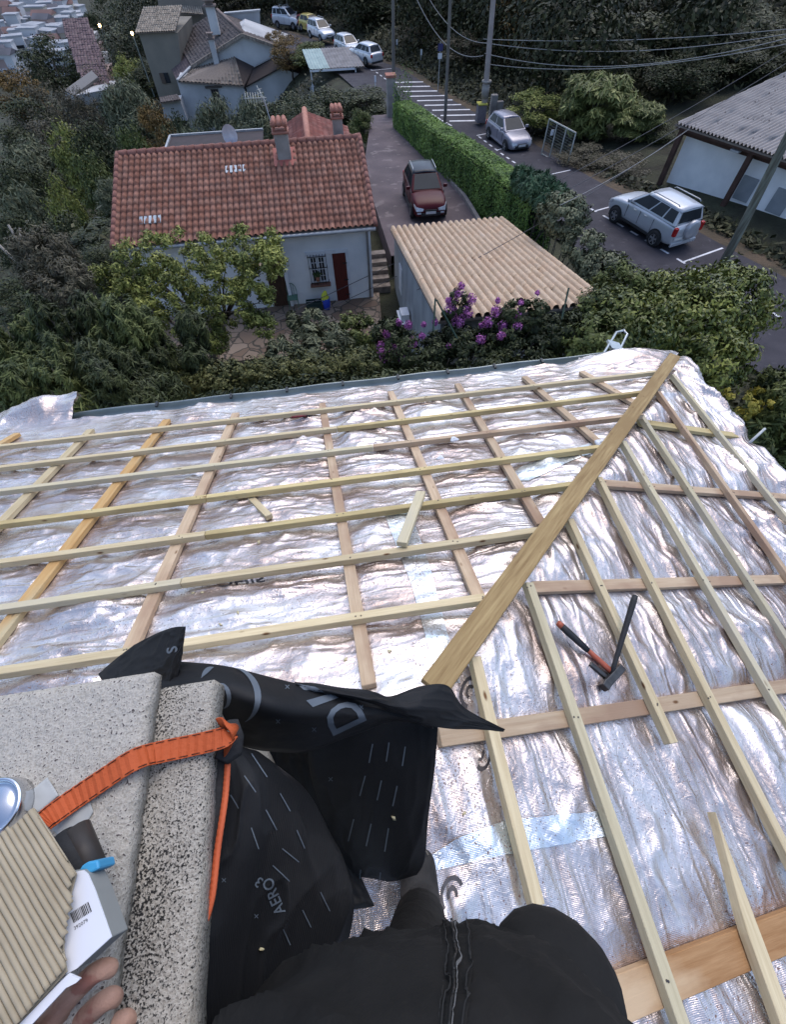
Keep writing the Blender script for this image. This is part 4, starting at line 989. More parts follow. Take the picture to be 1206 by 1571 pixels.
tiled('roof', Y(275, 20, 92.2), Y(312, 23, 92.2), np.array(Y(312, 23, 93.8)) + np.array([0, 0, .7]), np.array(Y(275, 20, 93.8)) + np.array([0, 0, .7]), .28, .45, MATS['pale_tiles'], up, .07, .04, 'canal', .02, per=5)
bw = empty('garden_wall', tuple(Y(370, 40, 88)), label='pale rendered wall behind the farmhouse ridge', cat='wall')
MB().poly([Y(345, 21, 88), Y(398, 16, 88), Y(400, 60, 88), Y(345, 60, 88)], off=(0, .4, 0)).build('wall_panel', OLDW, bw)
MB().poly([Y(343, 20, 87.9), Y(399, 15, 87.9), Y(399, 17.5, 87.9), Y(343, 22.5, 87.9)], off=(0, .7, 0)).build('coping', ZINCL, bw)
lt = empty('outbuilding', tuple(Y(262, 170, 70)), label='low stone lean-to among shrubs below the tan house', cat='outbuilding')
MB().poly([Y(248, 158, 70), Y(276, 154, 70), Y(287, 185, 70), Y(252, 185, 70)], off=(0, 2, 0)).build('wall', OLDW, lt)
tiled('roof', Y(246, 158, 69.6), Y(277, 153, 69.6), np.array(Y(272, 145, 72)), np.array(Y(244, 150, 72)), .28, .45, OLD, lt, .06, .03, 'pan', .01, per=4)
# carport by the road
cp = empty('carport', tuple(Y(505, 125, 62)), label='carport with a corrugated pale green roof beside the road', cat='carport')
c0, c1, c2, c3 = np.array(Y(475, 107, 60)), np.array(Y(544, 104, 60)), np.array(Y(527, 86, 65)), np.array(Y(465, 89, 65))
c1[2] = c0[2]; c2[2] = c3[2] = c0[2] + .5
mid_ = c0 + (c1 - c0) * .45; midt = c3 + (c2 - c3) * .45
tiled('roof_panel', c0, mid_, midt, c3, .3, 3, mat('green_sheet', (.35, .45, .42), (.22, .30, .29), 1.5, .6), cp, .05, .0, 'wave', per=6)
tiled('roof_panel', mid_, c1 + np.array([1, 0, 0]), c2 + np.array([1, 0, 0]), midt, .3, 3, mat('grey_sheet', (.26, .25, .25), (.15, .14, .14), 1.5, .8), cp, .05, .0, 'wave', per=6)
for q in (c0, c1): MB().bar(q + np.array([.1, .2, -2.6]), q + np.array([.1, .2, -.05]), .12, .12, up=(0, 1, 0)).build('post', WHITEP, cp)
b = MB(); b.bar(c0 + np.array([0, 0, -.1]), c1 + np.array([0, 0, -.1]), .1, .15); b.build('beam', WHITEP, cp)
b = MB(); b.box(((c0[0] + c1[0]) / 2 + .6, 61.5, c0[2] - 2.3), (c1[0] - c0[0] + 1.5, .3, 1.6)); b.build('wall', OLDW, cp)

# ------------------------------------------------------------------ corrugated-roof house on the right
mh = empty('house', (20, 25, -10.8), label='low white house with a corrugated grey roof behind the silver off-road car', cat='house')
E0 = np.array(Z(1037, 190, -7.75)); E1 = np.array(Z(1206, 246, -7.75)); dr = (E1 - E0) / np.linalg.norm(E1 - E0); nn = np.array([-dr[1], dr[0], 0]); nn = nn if nn[0] > 0 else -nn
Eend = E0 + dr * 9.5
tiled('roof', E0, Eend, Eend + nn * 9.5 + np.array([0, 0, .75]), E0 + nn * 9.5 + np.array([0, 0, .75]), .19, 1.3, FIBRE, mh, .085, .03, 'wave', .01, per=8)
axm = [dr, nn, (0, 0, 1)]
wz = -11.2
c = E0 + dr * 4.9 + nn * 5.0
b = MB(); b.box((c[0], c[1], (-8.15 + wz) / 2), (9.0, 8.4, -8.15 - wz), axes=axm); b.build('wall', WHITEW, mh)
BRN = mat('brown_timber', (.085, .045, .035), (.045, .025, .02), 3, .75)
b = MB(); c = E0 + dr * 4.75 + nn * .72; b.box((c[0], c[1], -8.02), (9.2, .10, .42), axes=axm); b.build('fascia_board', BRN, mh)
b = MB(); c = E0 + dr * 4.75 + nn * .10; b.box((c[0], c[1], -7.86), (9.3, .06, .14), axes=axm); b.build('eave_beam', BRN, mh)
for k, t in enumerate((.25, 4.0, 8.2)):
    q = E0 + dr * t + nn * (.35 if k else .45)
    MB().box((q[0], q[1], -9.4), (.22, .22, 3.1), axes=axm).build('post', BRN, mh)
for t in (4.4, 6.1):
    q = E0 + dr * t + nn * .78
    w_ = MB().box((q[0], q[1], -9.35), (.75, .06, .95), axes=axm).build('window', mat('grey_blind', (.28, .30, .32), (.2, .22, .24), 2, .5), mh)
q = E0 + dr * 3.35 + nn * .1
b = MB(); b.box((q[0], q[1], -8.0), (.42, .26, .07), axes=axm); b.box((q[0] + .1, q[1] + .1, -7.98), (.1, .1, .16)); tag(b.build('floodlight', ZINCL), 'white floodlight under the corrugated eave', 'lamp')
b = MB()
for k in range(3):
    q = E0 + dr * (6.6 + .28 * k) + nn * -.45; b.box((q[0], q[1], -10.2 - .02 * k), (.2, .42, .06), axes=axm)
b.tube([E0 + dr * 6.5 + nn * -.5 + np.array([0, 0, -2.5]), E0 + dr * 7.4 + nn * -.5 + np.array([0, 0, -2.5])], .02, 5)
b.bar(E0 + dr * 6.6 + nn * -.45 + np.array([0, 0, -3.3]), E0 + dr * 6.6 + nn * -.45 + np.array([0, 0, -2.5]), .05, .05, up=(1, 0, 0)); b.bar(E0 + dr * 7.3 + nn * -.45 + np.array([0, 0, -3.3]), E0 + dr * 7.3 + nn * -.45 + np.array([0, 0, -2.5]), .05, .05, up=(1, 0, 0))
tag(b.build('garden_bench', WHITEP), 'white slatted garden seat beside the corrugated-roof house', 'bench')

# =================================================================== CARS
TYRE = mat('tyre', (.02, .02, .022), (.03, .03, .03), 20, .9); RIM = mat('rim', (.45, .46, .48), (.3, .31, .32), 9, .35, .7)
CGLASS = mat('car_glass', (.018, .022, .028), (.03, .036, .042), 1.5, .12, spec=.15)
HEADL = mat('headlight', (.6, .62, .65), (.35, .37, .4), 20, .12, .2); TAILL = mat('taillight', (.42, .02, .02), (.3, .01, .01), 20, .2); PLAST = mat('black_plastic', (.025, .026, .028), (.035, .035, .037), 20, .6)
PLATE = mat('number_plate', (.65, .66, .66), (.5, .5, .5), 30, .5); FOGL = mat('amber_reflector', (.55, .2, .05), rough=.3)
def car_paint(nm, c): return mat('paint_' + nm, c, tuple(x * .9 for x in c), .8, .30, .25 if c[0] > .2 else .0, spec=.5 if c[0] > .2 else .12, coat=.6 if c[0] > .2 else .06)
def make_car(label, paint, L=4.1, W=1.75, H=1.5, suv=False, spare=False, group='cars parked along the road', roofm=None, name='parked_car'):
    root = empty(name, (0, 0, 0), label=label, cat='car', group=group)
    gc = .22 if not suv else .30; hood = .92 * H / 1.5 * (.66 if not suv else .66) ; hood = H * (.63 if not suv else .62); belt = H * .66
    # stations: x, bottom, top, halfwidth (front at +L/2)
    h = L / 2
    S = [(-h, gc + .18, gc + .55, .80), (-h + .04, gc + .06, belt - .10, .90), (-h + .22, gc, belt - .01, .97), (-h * .62, gc, belt, 1.0), (-h * .3, gc, belt, 1.0), (0, gc, belt - .01, 1.0),
         (h * .25, gc, belt - .02, 1.0), (h * .42, gc, hood + .0, .99), (h * .62, gc, hood - .04, .98), (h * .80, gc, hood - .10, .95), (h * .93, gc + .02, hood - .20, .88), (h * .985, gc + .06, hood - .32, .80), (h, gc + .14, hood - .42, .74)]
    V = []; Fc = []
    for (x, zb, zt_, k) in S:
        w = W / 2 * k; hh = zt_ - zb
        prof = [(0, zb), (w * .86, zb), (w * .97, zb + .10 * hh), (w * 1.0, zb + .42 * hh), (w * .985, zb + .70 * hh), (w * .955, zb + .90 * hh), (w * .88, zt_ - .0), (w * .5, zt_ + .025), (0, zt_ + .035)]
        ring = prof + [(-a, b_) for a, b_ in prof[-2:0:-1]]
        V += [(x, a, b_) for a, b_ in ring]
    m_ = 16
    for i in range(len(S) - 1):
        for k in range(m_): a = i * m_ + k; b_ = i * m_ + (k + 1) % m_; Fc.append((a, b_, b_ + m_, a + m_))
    Fc.append(tuple(range(m_))); Fc.append(tuple((len(S) - 1) * m_ + k for k in range(m_))[::-1])
    mb = MB().add(V, Fc)
    body = mb.build('body', paint, root, True, world=False); ss = body.modifiers.new('sub', 'SUBSURF'); ss.levels = 1; ss.render_levels = 2
    # greenhouse
    rl, rr = (-h + .30, -h + .16) if suv else (-h + .55, -h + .18)
    xf0, xf1 = h * .44, h * .06       # base and top of windscreen
    wb, wr = W / 2 * .91, W / 2 * .70
    zb, zt_ = belt - .02, H - .03
    def C(x, y, z): return (x, y, z)
    B = [C(rr, -wb, zb), C(xf0, -wb, zb), C(xf0, wb, zb), C(rr, wb, zb)]
    midx = (rl + xf1) / 2
    Tt = [C(rl, -wr, zt_ - .06), C(xf1, -wr, zt_ - .03), C(xf1, wr, zt_ - .03), C(rl, wr, zt_ - .06)]
    g = MB().add(B + Tt, [(0, 1, 5, 4), (1, 2, 6, 5), (2, 3, 7, 6), (3, 0, 4, 7), (4, 5, 6, 7)]); cab = g.build('cabin', paint, root, False, .07, world=False)
    rp = MB(); n_ = 6; V = []; Fc = []
    for i in range(n_ + 1):
        t = i / n_; x = rl - .05 + (xf1 + .05 - rl) * t; zz = zt_ - .03 - .03 * (1 - t) + .06 * math.sin(math.pi * (.15 + .7 * t)) - .03
        for k, (yy_, dz_) in enumerate(((-1.02, -.04), (-.8, .012), (0, .04), (.8, .012), (1.02, -.04))): V.append((x, yy_ * wr, zz + dz_ + .012))
    for i in range(n_):
        for k in range(4): a = i * 5 + k; Fc.append((a, a + 1, a + 6, a + 5))
    rp.add(V, Fc); ro = rp.build('roof', roofm or paint, root, True, world=False); sdf = ro.modifiers.new('t', 'SOLIDIFY'); sdf.thickness = .03
    if suv or roofm:
        for s in (-1, 1): MB().tube([(rl + .2, s * wr * .93, H - .0), (rl + .3, s * wr * .93, H + .05), (xf1 - .3, s * wr * .93, H + .05), (xf1 - .2, s * wr * .93, H - .0)], .02, 6).build('roof_rail', RIM, root, True, world=False)
    def pane(q, name, ins, mt=CGLASS, lift=.012):
        q = [np.array(v, float) for v in q]; n = np.cross(q[1] - q[0], q[3] - q[0]); n /= np.linalg.norm(n); c = sum(q) / 4
        if n @ (c - np.array([0, 0, H * .6])) < 0: n = -n
        def P(u, v): return (q[0] * (1 - u) + q[1] * u) * (1 - v) + (q[3] * (1 - u) + q[2] * u) * v + n * lift
        u0, u1, v0, v1 = ins
        co = [P(u0, v0), P(u1, v0), P(u1, v1), P(u0, v1)]
        MB().poly(co, off=-n * .008).build(name, mt, root, world=False)
    pane([B[1], B[2], Tt[2], Tt[1]], 'windscreen', (.07, .93, .08, .95))
    pane([B[3], B[0], Tt[0], Tt[3]], 'rear_window', (.1, .9, .10 if not spare else .12, .88))
    for s, q in ((1, [B[3], B[2], Tt[2], Tt[3]]), (-1, [B[0], B[1], Tt[1], Tt[0]])):
        for u0, u1 in ((.05, .26), (.29, .55), (.58, .93)) if suv or L > 4 else ((.10, .46), (.50, .93)): pane(q, 'side_window', (u0, u1, .12, .90))
        MB().box((xf0 - .22, s * (wb + .14), zb + .09), (.12, .2, .14)).build('wing_mirror', paint, root, bevel=.03, world=False)
        for u in (.02, -.30): MB().box((h * (u + .12), s * W / 2 * .995, belt - .17), (.16, .03, .025)).build('door_handle', paint, root, bevel=.008, world=False)
        # door seams
        for u in (.36, -.02, -.42): MB().box((h * u, s * W / 2 * .990, (gc + belt) / 2 + .05), (.012, .02, (belt - gc) * .62)).build('door_seam', PLAST, root, world=False)
        MB().box((0, s * W / 2 * .985, gc + .07), (L * .48, .05, .10)).build('sill', PLAST if suv or roofm else paint, root, bevel=.01, world=False)
    wr_ = .335 if suv else .30
    wbx = 1.30 if L > 4.2 else 1.24
    for sx in (-1, 1):
        for s in (-1, 1):
            cx_, cy_ = sx * wbx + (.02), s * (W / 2 - .10)
            V = []; Fc = []; n_ = 22
            ap_ = [(cx_ + (wr_ + .075) * math.cos(t), W / 2 * s * .985, wr_ + (wr_ + .075) * math.sin(t)) for t in np.linspace(-.25, math.pi + .25, 14)]
            MB().poly(ap_, off=(0, s * .022, 0)).build('wheel_arch', PLAST, root, world=False)
            wh_ = MB(); prof = [(0, wr_ * .62), (.0, wr_ * .95), (.03, wr_), (.17, wr_), (.20, wr_ * .95), (.20, wr_ * .62)]
            V = []; 
            for k in range(n_):
                t = 2 * math.pi * k / n_
                for (d_, r_) in prof: V.append((cx_ + r_ * math.cos(t), cy_ + s * (d_ - .06), wr_ + r_ * math.sin(t)))
            for k in range(n_):
                for j in range(5): a = k * 6 + j; b_ = ((k + 1) % n_) * 6 + j; Fc.append((a, b_, b_ + 1, a + 1))
            ty = wh_.add(V, Fc).build('wheel', TYRE, root, True, world=False)
            rm = MB()
            for k in range(5):
                t = 2 * math.pi * k / 5 + .3; rm.bar((cx_, cy_ + s * .118, wr_), (cx_ + wr_ * .60 * math.cos(t), cy_ + s * .125, wr_ + wr_ * .60 * math.sin(t)), .065, .03, up=(0, s, 0))
            V = []; Fc = []
            for k in range(n_):
                t = 2 * math.pi * k / n_
                for r_, d_ in ((wr_ * .56, .128), (wr_ * .66, .135), (wr_ * .66, .10)): V.append((cx_ + r_ * math.cos(t), cy_ + s * d_, wr_ + r_ * math.sin(t)))
            for k in range(n_):
                for j in range(2): a = k * 3 + j; b_ = ((k + 1) % n_) * 3 + j; Fc.append((a, b_, b_ + 1, a + 1))
            rm.add(V, Fc); r2 = rm.build('rim', RIM, ty, world=False)
            MB().tube([(cx_, cy_ + s * .02, wr_), (cx_, cy_ + s * .06, wr_)], wr_ * .6, 16).build('brake_disc', PLAST, ty, world=False)
    for s in (-1, 1):
        MB().poly([(h - .02, s * W * .20, hood - .33), (h - .12, s * W * .40, hood - .27), (h - .34, s * W * .455, hood - .20), (h - .36, s * W * .455, hood - .30), (h - .03, s * W * .40, hood - .44), (h + .01, s * W * .22, hood - .42)], off=(.03, s * .02, .012)).build('headlight', HEADL, root, world=False)
        MB().box((-h + .05, s * W * .41, belt - .22), (.16, .17, .34 if suv else .24)).build('taillight', TAILL, root, bevel=.03, world=False)
        MB().box((h - .05, s * W * .33, gc + .22), (.12, .2, .09)).build('fog_light', HEADL, root, bevel=.02, world=False)
    MB().box((h - .0, 0, gc + .17), (.07, W * .55, .15)).build('lower_grille', PLAST, root, bevel=.02, world=False)
    MB().box((h + .01, 0, hood - .40), (.05, W * .34, .07)).build('grille', PLAST, root, bevel=.01, world=False)
    MB().box((h + .045, 0, gc + .25), (.012, .5, .11)).build('number_plate', PLATE, root, world=False)
    MB().box((-h - .025, 0 if not spare else .45, gc + .30), (.012, .5, .11)).build('number_plate', PLATE, root, world=False)
    MB().box((-h + .02, 0, gc + .06), (.1, W * .8, .16)).build('rear_bumper', PLAST if not spare else paint, root, bevel=.03, world=False)
    if spare:
        V = []; Fc = []; n_ = 28; prof = [(.0, .37), (.10, .385), (.17, .36), (.195, .30), (.20, .24), (.215, .20), (.21, .0)]
        for k in range(n_):
            t = 2 * math.pi * k / n_
            for (d_, r_) in prof: V.append((-h - d_ + .05, -.12 + r_ * math.cos(t), .86 + r_ * math.sin(t)))
        for k in range(n_):
            for j in range(len(prof) - 1): a = k * 7 + j; b_ = ((k + 1) % n_) * 7 + j; Fc.append((a, b_, b_ + 1, a + 1))
        MB().add(V, Fc).build('spare_wheel_cover', car_paint('cover', (.42, .43, .46)), root, True, world=False)
    return root
def park(root, p, q, z, W, side=1):
    """p, q = ground points under the near-side rear and front wheels; side = +1 when the near side is the car's left"""
    p = np.array(p[:2]); q = np.array(q[:2]); d = (q - p) / np.linalg.norm(q - p); left = np.array([-d[1], d[0]])
    c = (p + q) / 2 - left * side * (W / 2 - .12)
    root.location = (c[0], c[1], z); root.rotation_euler = (0, 0, math.atan2(d[1], d[0]))
    return root
z = -10.26; suvc = make_car('silver off-road car with a covered spare wheel on its tailgate, nearest on the road', car_paint('silver', (.50, .52, .55)), 4.22, 1.83, 1.68, True, True, name='parked_car')
p0, p1 = np.array(Z(999, 377, z)), np.array(Z(944, 342, z)); d = (p1 - p0) / np.linalg.norm(p1 - p0) * 1.31; m_ = (p0 + p1) / 2
park(suvc, m_ - d, m_ + d, z, 1.83, 1)
z = -11.2; c = make_car('small grey-lilac hatchback parked by the bin and the white mesh gate', car_paint('lilac', (.30, .29, .34)), 3.95, 1.68, 1.46)
p0, p1 = np.array(Z(752, 214, z)), np.array(Z(774, 232, z)); park(c, p0, p1, z, 1.68, -1)
z = DZ; c = make_car('dark red hatchback with a black roof standing on the driveway under the hedge', car_paint('red', (.07, .009, .013)), 3.95, 1.75, 1.52, roofm=car_paint('black', (.03, .035, .045)), group=None)
fc = np.array(Z(660, 341, z)); bc = np.array(Z(639, 287, z)); d = bc - fc; d /= np.linalg.norm(d); c.scale = (.94, .94, .94); c.location = tuple(fc + d * 1.8); c.rotation_euler = (0, 0, math.atan2(-d[1], -d[0]))
ORC = mat('orange_reflection', (.6, .25, .05))
z = -12.35; WHT = car_paint('white', (.62, .64, .68))
c = make_car('white hatchback seen from behind, nearest of the white cars by the carport', WHT, 4.2, 1.75, 1.48); park(c, Z(569, 100, z), Z(552, 93, z), z, 1.75, 1)
p_ = np.array(Z(577, 101, z)); dd_ = np.array([-.42, .9]); c.location = (p_[0] - .9, p_[1] + 1.7, z); c.rotation_euler = (0, 0, math.atan2(.86, -.5))
z = -12.6; c = make_car('white hatchback facing the camera, just behind the white car seen from the rear', WHT, 4.1, 1.72, 1.5)
p_ = np.array(Z(549, 90, z)); c.location = (p_[0] - .8, p_[1] + 1.9, z); c.rotation_euler = (0, 0, math.atan2(-.93, .36))
z = -13.0; c = make_car('white off-road car facing the camera further up the road', WHT, 4.3, 1.8, 1.68, True)
p_ = np.array(Z(508, 66, z)); c.location = (p_[0] - 1.0, p_[1] + 1.9, z); c.rotation_euler = (0, 0, math.atan2(-.9, .42))
z = -13.3; c = make_car('yellow car half hidden behind the white off-road car', car_paint('yellow', (.50, .42, .12)), 4.0, 1.7, 1.5)
p_ = np.array(Z(487, 52, z)); c.location = (p_[0] - .6, p_[1] + 1.5, z); c.rotation_euler = (0, 0, math.atan2(-.85, .5))
z = -13.7; c = make_car('white car beside the farthest utility pole', WHT, 4.4, 1.8, 1.9, True, name='parked_car')
p_ = np.array(Z(450, 46, z)); c.location = (p_[0] - .5, p_[1] + 1.5, z); c.rotation_euler = (0, 0, math.atan2(-.6, .8))
z = -13.7; c = make_car('dark red car low beside the farthest white car', car_paint('red2', (.25, .05, .05)), 4.0, 1.7, 1.4)
p_ = np.array(Z(462, 48, z)); c.location = (p_[0] + 1.2, p_[1] + .5, z); c.rotation_euler = (0, 0, math.atan2(-.6, .8))

# =================================================================== POLES, WIRES, STREET THINGS
WPOLE = mat('pole_wood', (.21, .19, .17), (.11, .10, .09), 2, .9, stretch=(6, 6, .6), bump=.01)
CPOLE = mat('pole_concrete', (.36, .31, .29), (.26, .22, .21), 1.5, .9, bump=.004)
def pole(px, py, z, h, r0, r1, m, label, px_top=None, name='utility_pole', grp='utility poles along the road'):
    b0 = np.array(Z(px, py, z)); t = b0 + np.array([0, 0, h])
    if px_top is not None:
        # lean sideways so that it passes the second pixel
        r_ = ray(*px_top); k = b0[1] / r_[1]; q = r_ * k; v = q - b0; t = b0 + v / v[2] * h
    rt = empty(name, tuple(b0), label=label, cat='utility pole', group=grp)
    n_ = 8; MB().tube([b0 + (t - b0) * i / n_ - (np.array([0, 0, .4]) if i == 0 else 0) for i in range(n_ + 1)], [r0 + (r1 - r0) * i / n_ for i in range(n_ + 1)], 12).build('shaft', m, rt, True)
    b = MB(); 
    for k in range(3): q = t - (t - b0) * (.05 + .03 * k); b.tube([q + np.array([-.22, 0, 0]), q + np.array([.22, 0, 0])], .02, 6); b.tube([q + np.array([.2, 0, 0]), q + np.array([.2, 0, .12])], .035, 8)
    b.build('bracket', ZINCL, rt, True)
    return rt, b0, t
pA, a0_, a1_ = pole(604, 132, -12.0, 9, .15, .11, WPOLE, 'grey wooden pole standing behind the stone gate pillar', (603, 0))
pB, b0_, b1_ = pole(683, 187, -11.4, 9, .12, .09, WPOLE, 'slender wooden pole between the hedge and the hatched parking bay', (691, 0))
pC, c0_, c1_ = pole(741, 188, -11.3, 9, .21, .13, CPOLE, 'concrete pole with a meter collar beside the yellow-lidded bin', (757, 0))
b = MB(); q = c0_ + (c1_ - c0_) * .19; b.tube([q - np.array([0, 0, .35]), q + np.array([0, 0, .35])], .27, 12); b.tube([q + np.array([0, 0, .45]), q + np.array([0, 0, .55])], .34, 12); b.build('collar', CONC, pC, True)
pD, d0_, d1_ = pole(1112, 402, -9.9, 8, .17, .12, mat('pole_mossy', (.24, .25, .20), (.10, .09, .07), 2.5, .95, stretch=(5, 5, .5), bump=.015), 'mossy leaning pole at the right edge beside the corrugated-roof house', (1206, 217))
pE, e0_, e1_ = pole(446, 44, -14, 8, .14, .1, WPOLE, 'farthest pole beside the white and red cars at the top', (440, 0))
WIRE = mat('wire', (.10, .10, .11), rough=.7); WIREL = mat('wire_light', (.28, .28, .28), rough=.7)
def wire(pts, r, m, label):
    """pts = end points; the cable hangs between them"""
    P, Q, sag = pts; P = np.array(P, float); Q = np.array(Q, float); n_ = 24
    V = [P + (Q - P) * i / n_ - np.array([0, 0, sag * 4 * (i / n_) * (1 - i / n_)]) for i in range(n_ + 1)]
    return tag(MB().tube(V, r, 6).build('cable', m, None, True), label, 'cable', 'overhead cables')
top = c1_
wire((Y(640, 0, 44), Y(742, 85, 40), .9), .022, WIREL, 'overhead cable curving down to the concrete pole from the top edge, left one')
wire((Y(655, -8, 46), Y(748, 66, 40.5), .6), .018, WIREL, 'overhead cable curving down to the concrete pole from the top edge, right one')
wire((Y(742, 60, 40), Y(1215, 44, 34), .25), .020, WIREL, 'highest cable crossing the dark wood to the right edge')
wire((Y(744, 66, 40), Y(1215, 51, 33), .55), .020, WIREL, 'second cable crossing the dark wood to the right edge')
wire((Y(744, 82, 40), Y(1215, 57, 30), .85), .020, WIREL, 'third cable sagging across the dark wood to the right edge')
wire((Y(745, 98, 40), Y(1215, 66, 28), .55), .018, WIREL, 'lowest of the cables sagging across the dark wood')
wire((Y(410, 495, 15.5), Y(1215, 72, 30), .5), .012, WIRE, 'long diagonal cable over the door of the white house and the tan roof')
wire((Y(400, 520, 15), Y(1215, 92, 28), .55), .012, WIRE, 'long diagonal cable just under the one over the red door')
wire((Y(640, 445, 12.5), Y(1060, 196, 22), .25), .011, WIRE, 'cable crossing the tan roof towards the corrugated eave')
wire((Y(860, 315, 14), Y(1058, 198, 23), .15), .010, WIREL, 'thin pale cable over the road to the corrugated eave')
# recycling bin
bn = empty('wheelie_bin', tuple(Z(741, 189, -11.25)), label='grey bin with a yellow lid at the foot of the concrete pole', cat='bin')
q = np.array(Z(737, 188, -11.25)); MB().box(q + np.array([0, .1, .5]), (.62, .6, 1.0)).build('body', mat('bin_grey', (.22, .19, .20)), bn, bevel=.04)
MB().box(q + np.array([0, .08, 1.03]), (.68, .68, .09)).build('lid', mat('bin_yellow', (.55, .50, .10)), bn, bevel=.03)
for s in (-1, 1): MB().tube([q + np.array([s * .26 - .03, .38, .1]), q + np.array([s * .26 + .03, .38, .1])], .1, 12).build('wheel', TYRE, bn)
q = np.array(Z(752, 178, -11.1)); b = MB(); b.box(q + np.array([.15, 0, .55]), (.45, .4, 1.25)); b.box(q + np.array([.7, .2, .35]), (.5, .3, .8)); tag(b.build('meter_housing', CONC, bevel=.04), 'small concrete housing behind the lilac hatchback', 'housing')
# stone gate pillar and mesh gate of the driveway
q = np.array(Z(600, 178, -10.9)); gp_ = empty('gate_pillar', tuple(q), label='rendered stone pillar with a tiled cap at the end of the hedge', cat='pillar')
MB().box(q + np.array([.0, .0, .95]), (.55, .6, 2.3)).build('shaft', CONC, gp_, bevel=.03); MB().box(q + np.array([0, 0, 2.15]), (.72, .75, .14)).build('cap', CLAY, gp_, bevel=.02)
q2 = np.array(Z(613, 195, -10.9)); gt = empty('driveway_gate', tuple(q2), label='dark mesh gate standing open at the top of the driveway', cat='gate')
b = MB(); b.bar(q + np.array([.3, -.2, 1.6]), q2 + np.array([0, 0, 1.6]), .05, .05); b.bar(q + np.array([.3, -.2, .1]), q2 + np.array([0, 0, .1]), .05, .05); b.bar(q2, q2 + np.array([0, 0, 1.65]), .06, .06, up=(0, 1, 0)); b.build('frame', mat('gate_green', (.05, .07, .065)), gt)
b = MB()
for k in range(14): u = q + np.array([.3, -.2, 0]) + (q2 - q - np.array([.3, -.2, 0])) * (k + .5) / 14; b.tube([u + np.array([0, 0, .1]), u + np.array([0, 0, 1.6])], .012, 4)
b.build('bars', MATS['gate_green'], gt)
# white-framed mesh gate across the road
g0, g1 = np.array(Z(831, 237, -11.0)), np.array(Z(869, 260, -11.0)); gg = empty('mesh_gate', tuple((g0 + g1) / 2), label='white-framed wire mesh gate with a small white sign by the lilac hatchback', cat='gate')
b = MB(); hgt = 1.75
for t in (0, .32, .66, 1): u = g0 + (g1 - g0) * t; b.bar(u + np.array([0, 0, -.05]), u + np.array([0, 0, hgt]), .055, .055, up=(0, 1, 0))
for zz in (.04, hgt): b.bar(g0 + np.array([0, 0, zz]), g1 + np.array([0, 0, zz]), .055, .055)
b.build('frame', mat('gate_white', (.50, .50, .46), (.36, .36, .32), 4, .7), gg)
b = MB(); n_ = 22
for k in range(n_): u = g0 + (g1 - g0) * (k + .5) / n_; b.tube([u, u + np.array([0, 0, hgt])], .006, 4)
for k in range(14): b.tube([g0 + np.array([0, 0, hgt * k / 14]), g1 + np.array([0, 0, hgt * k / 14])], .006, 4)
b.build('mesh', mat('mesh_wire', (.2, .21, .2), rough=.5, metal=.5), gg)
u = g0 + (g1 - g0) * .2; MB().box(u + np.array([0, -.06, 1.25]), (.2, .015, .28)).build('sign_plate', WHITEP, gg)
# parking sign post, and white marker posts
q = np.array(Z(672, 141, -11.9)); sg = empty('road_sign', tuple(q), label='slim sign post with a blue and a white plate beside the hatched bay', cat='road sign')
MB().tube([q, q + np.array([0, 0, 3.0])], .035, 8).build('post', ZINCL, sg); MB().box(q + np.array([0, -.05, 2.7]), (.42, .02, .42)).build('sign_plate', mat('sign_blue', (.06, .06, .16)), sg, bevel=.004); MB().box(q + np.array([0, -.05, 2.2]), (.34, .02, .34)).build('sign_plate', WHITEP, sg, bevel=.004)
for i, (px, py, z, l) in enumerate(((646, 92, -12, 'white marker plate on a short post between the two wooden poles'), (609, 76, -12.2, 'white marker plate right beside the gate-pillar pole'), (576, 134, -11.8, 'short white bollard at the roadside by the dark hedge'))):
    q = np.array(Z(px, py, z)); m_ = empty('marker_post', tuple(q), label=l, cat='marker post'); MB().box(q + np.array([0, 0, .3]), (.06, .06, .6)).build('post', ZINCL if i < 2 else WHITEP, m_); MB().box(q + np.array([0, -.045, .55]), (.16, .02, .42)).build('plate', WHITEP, m_)

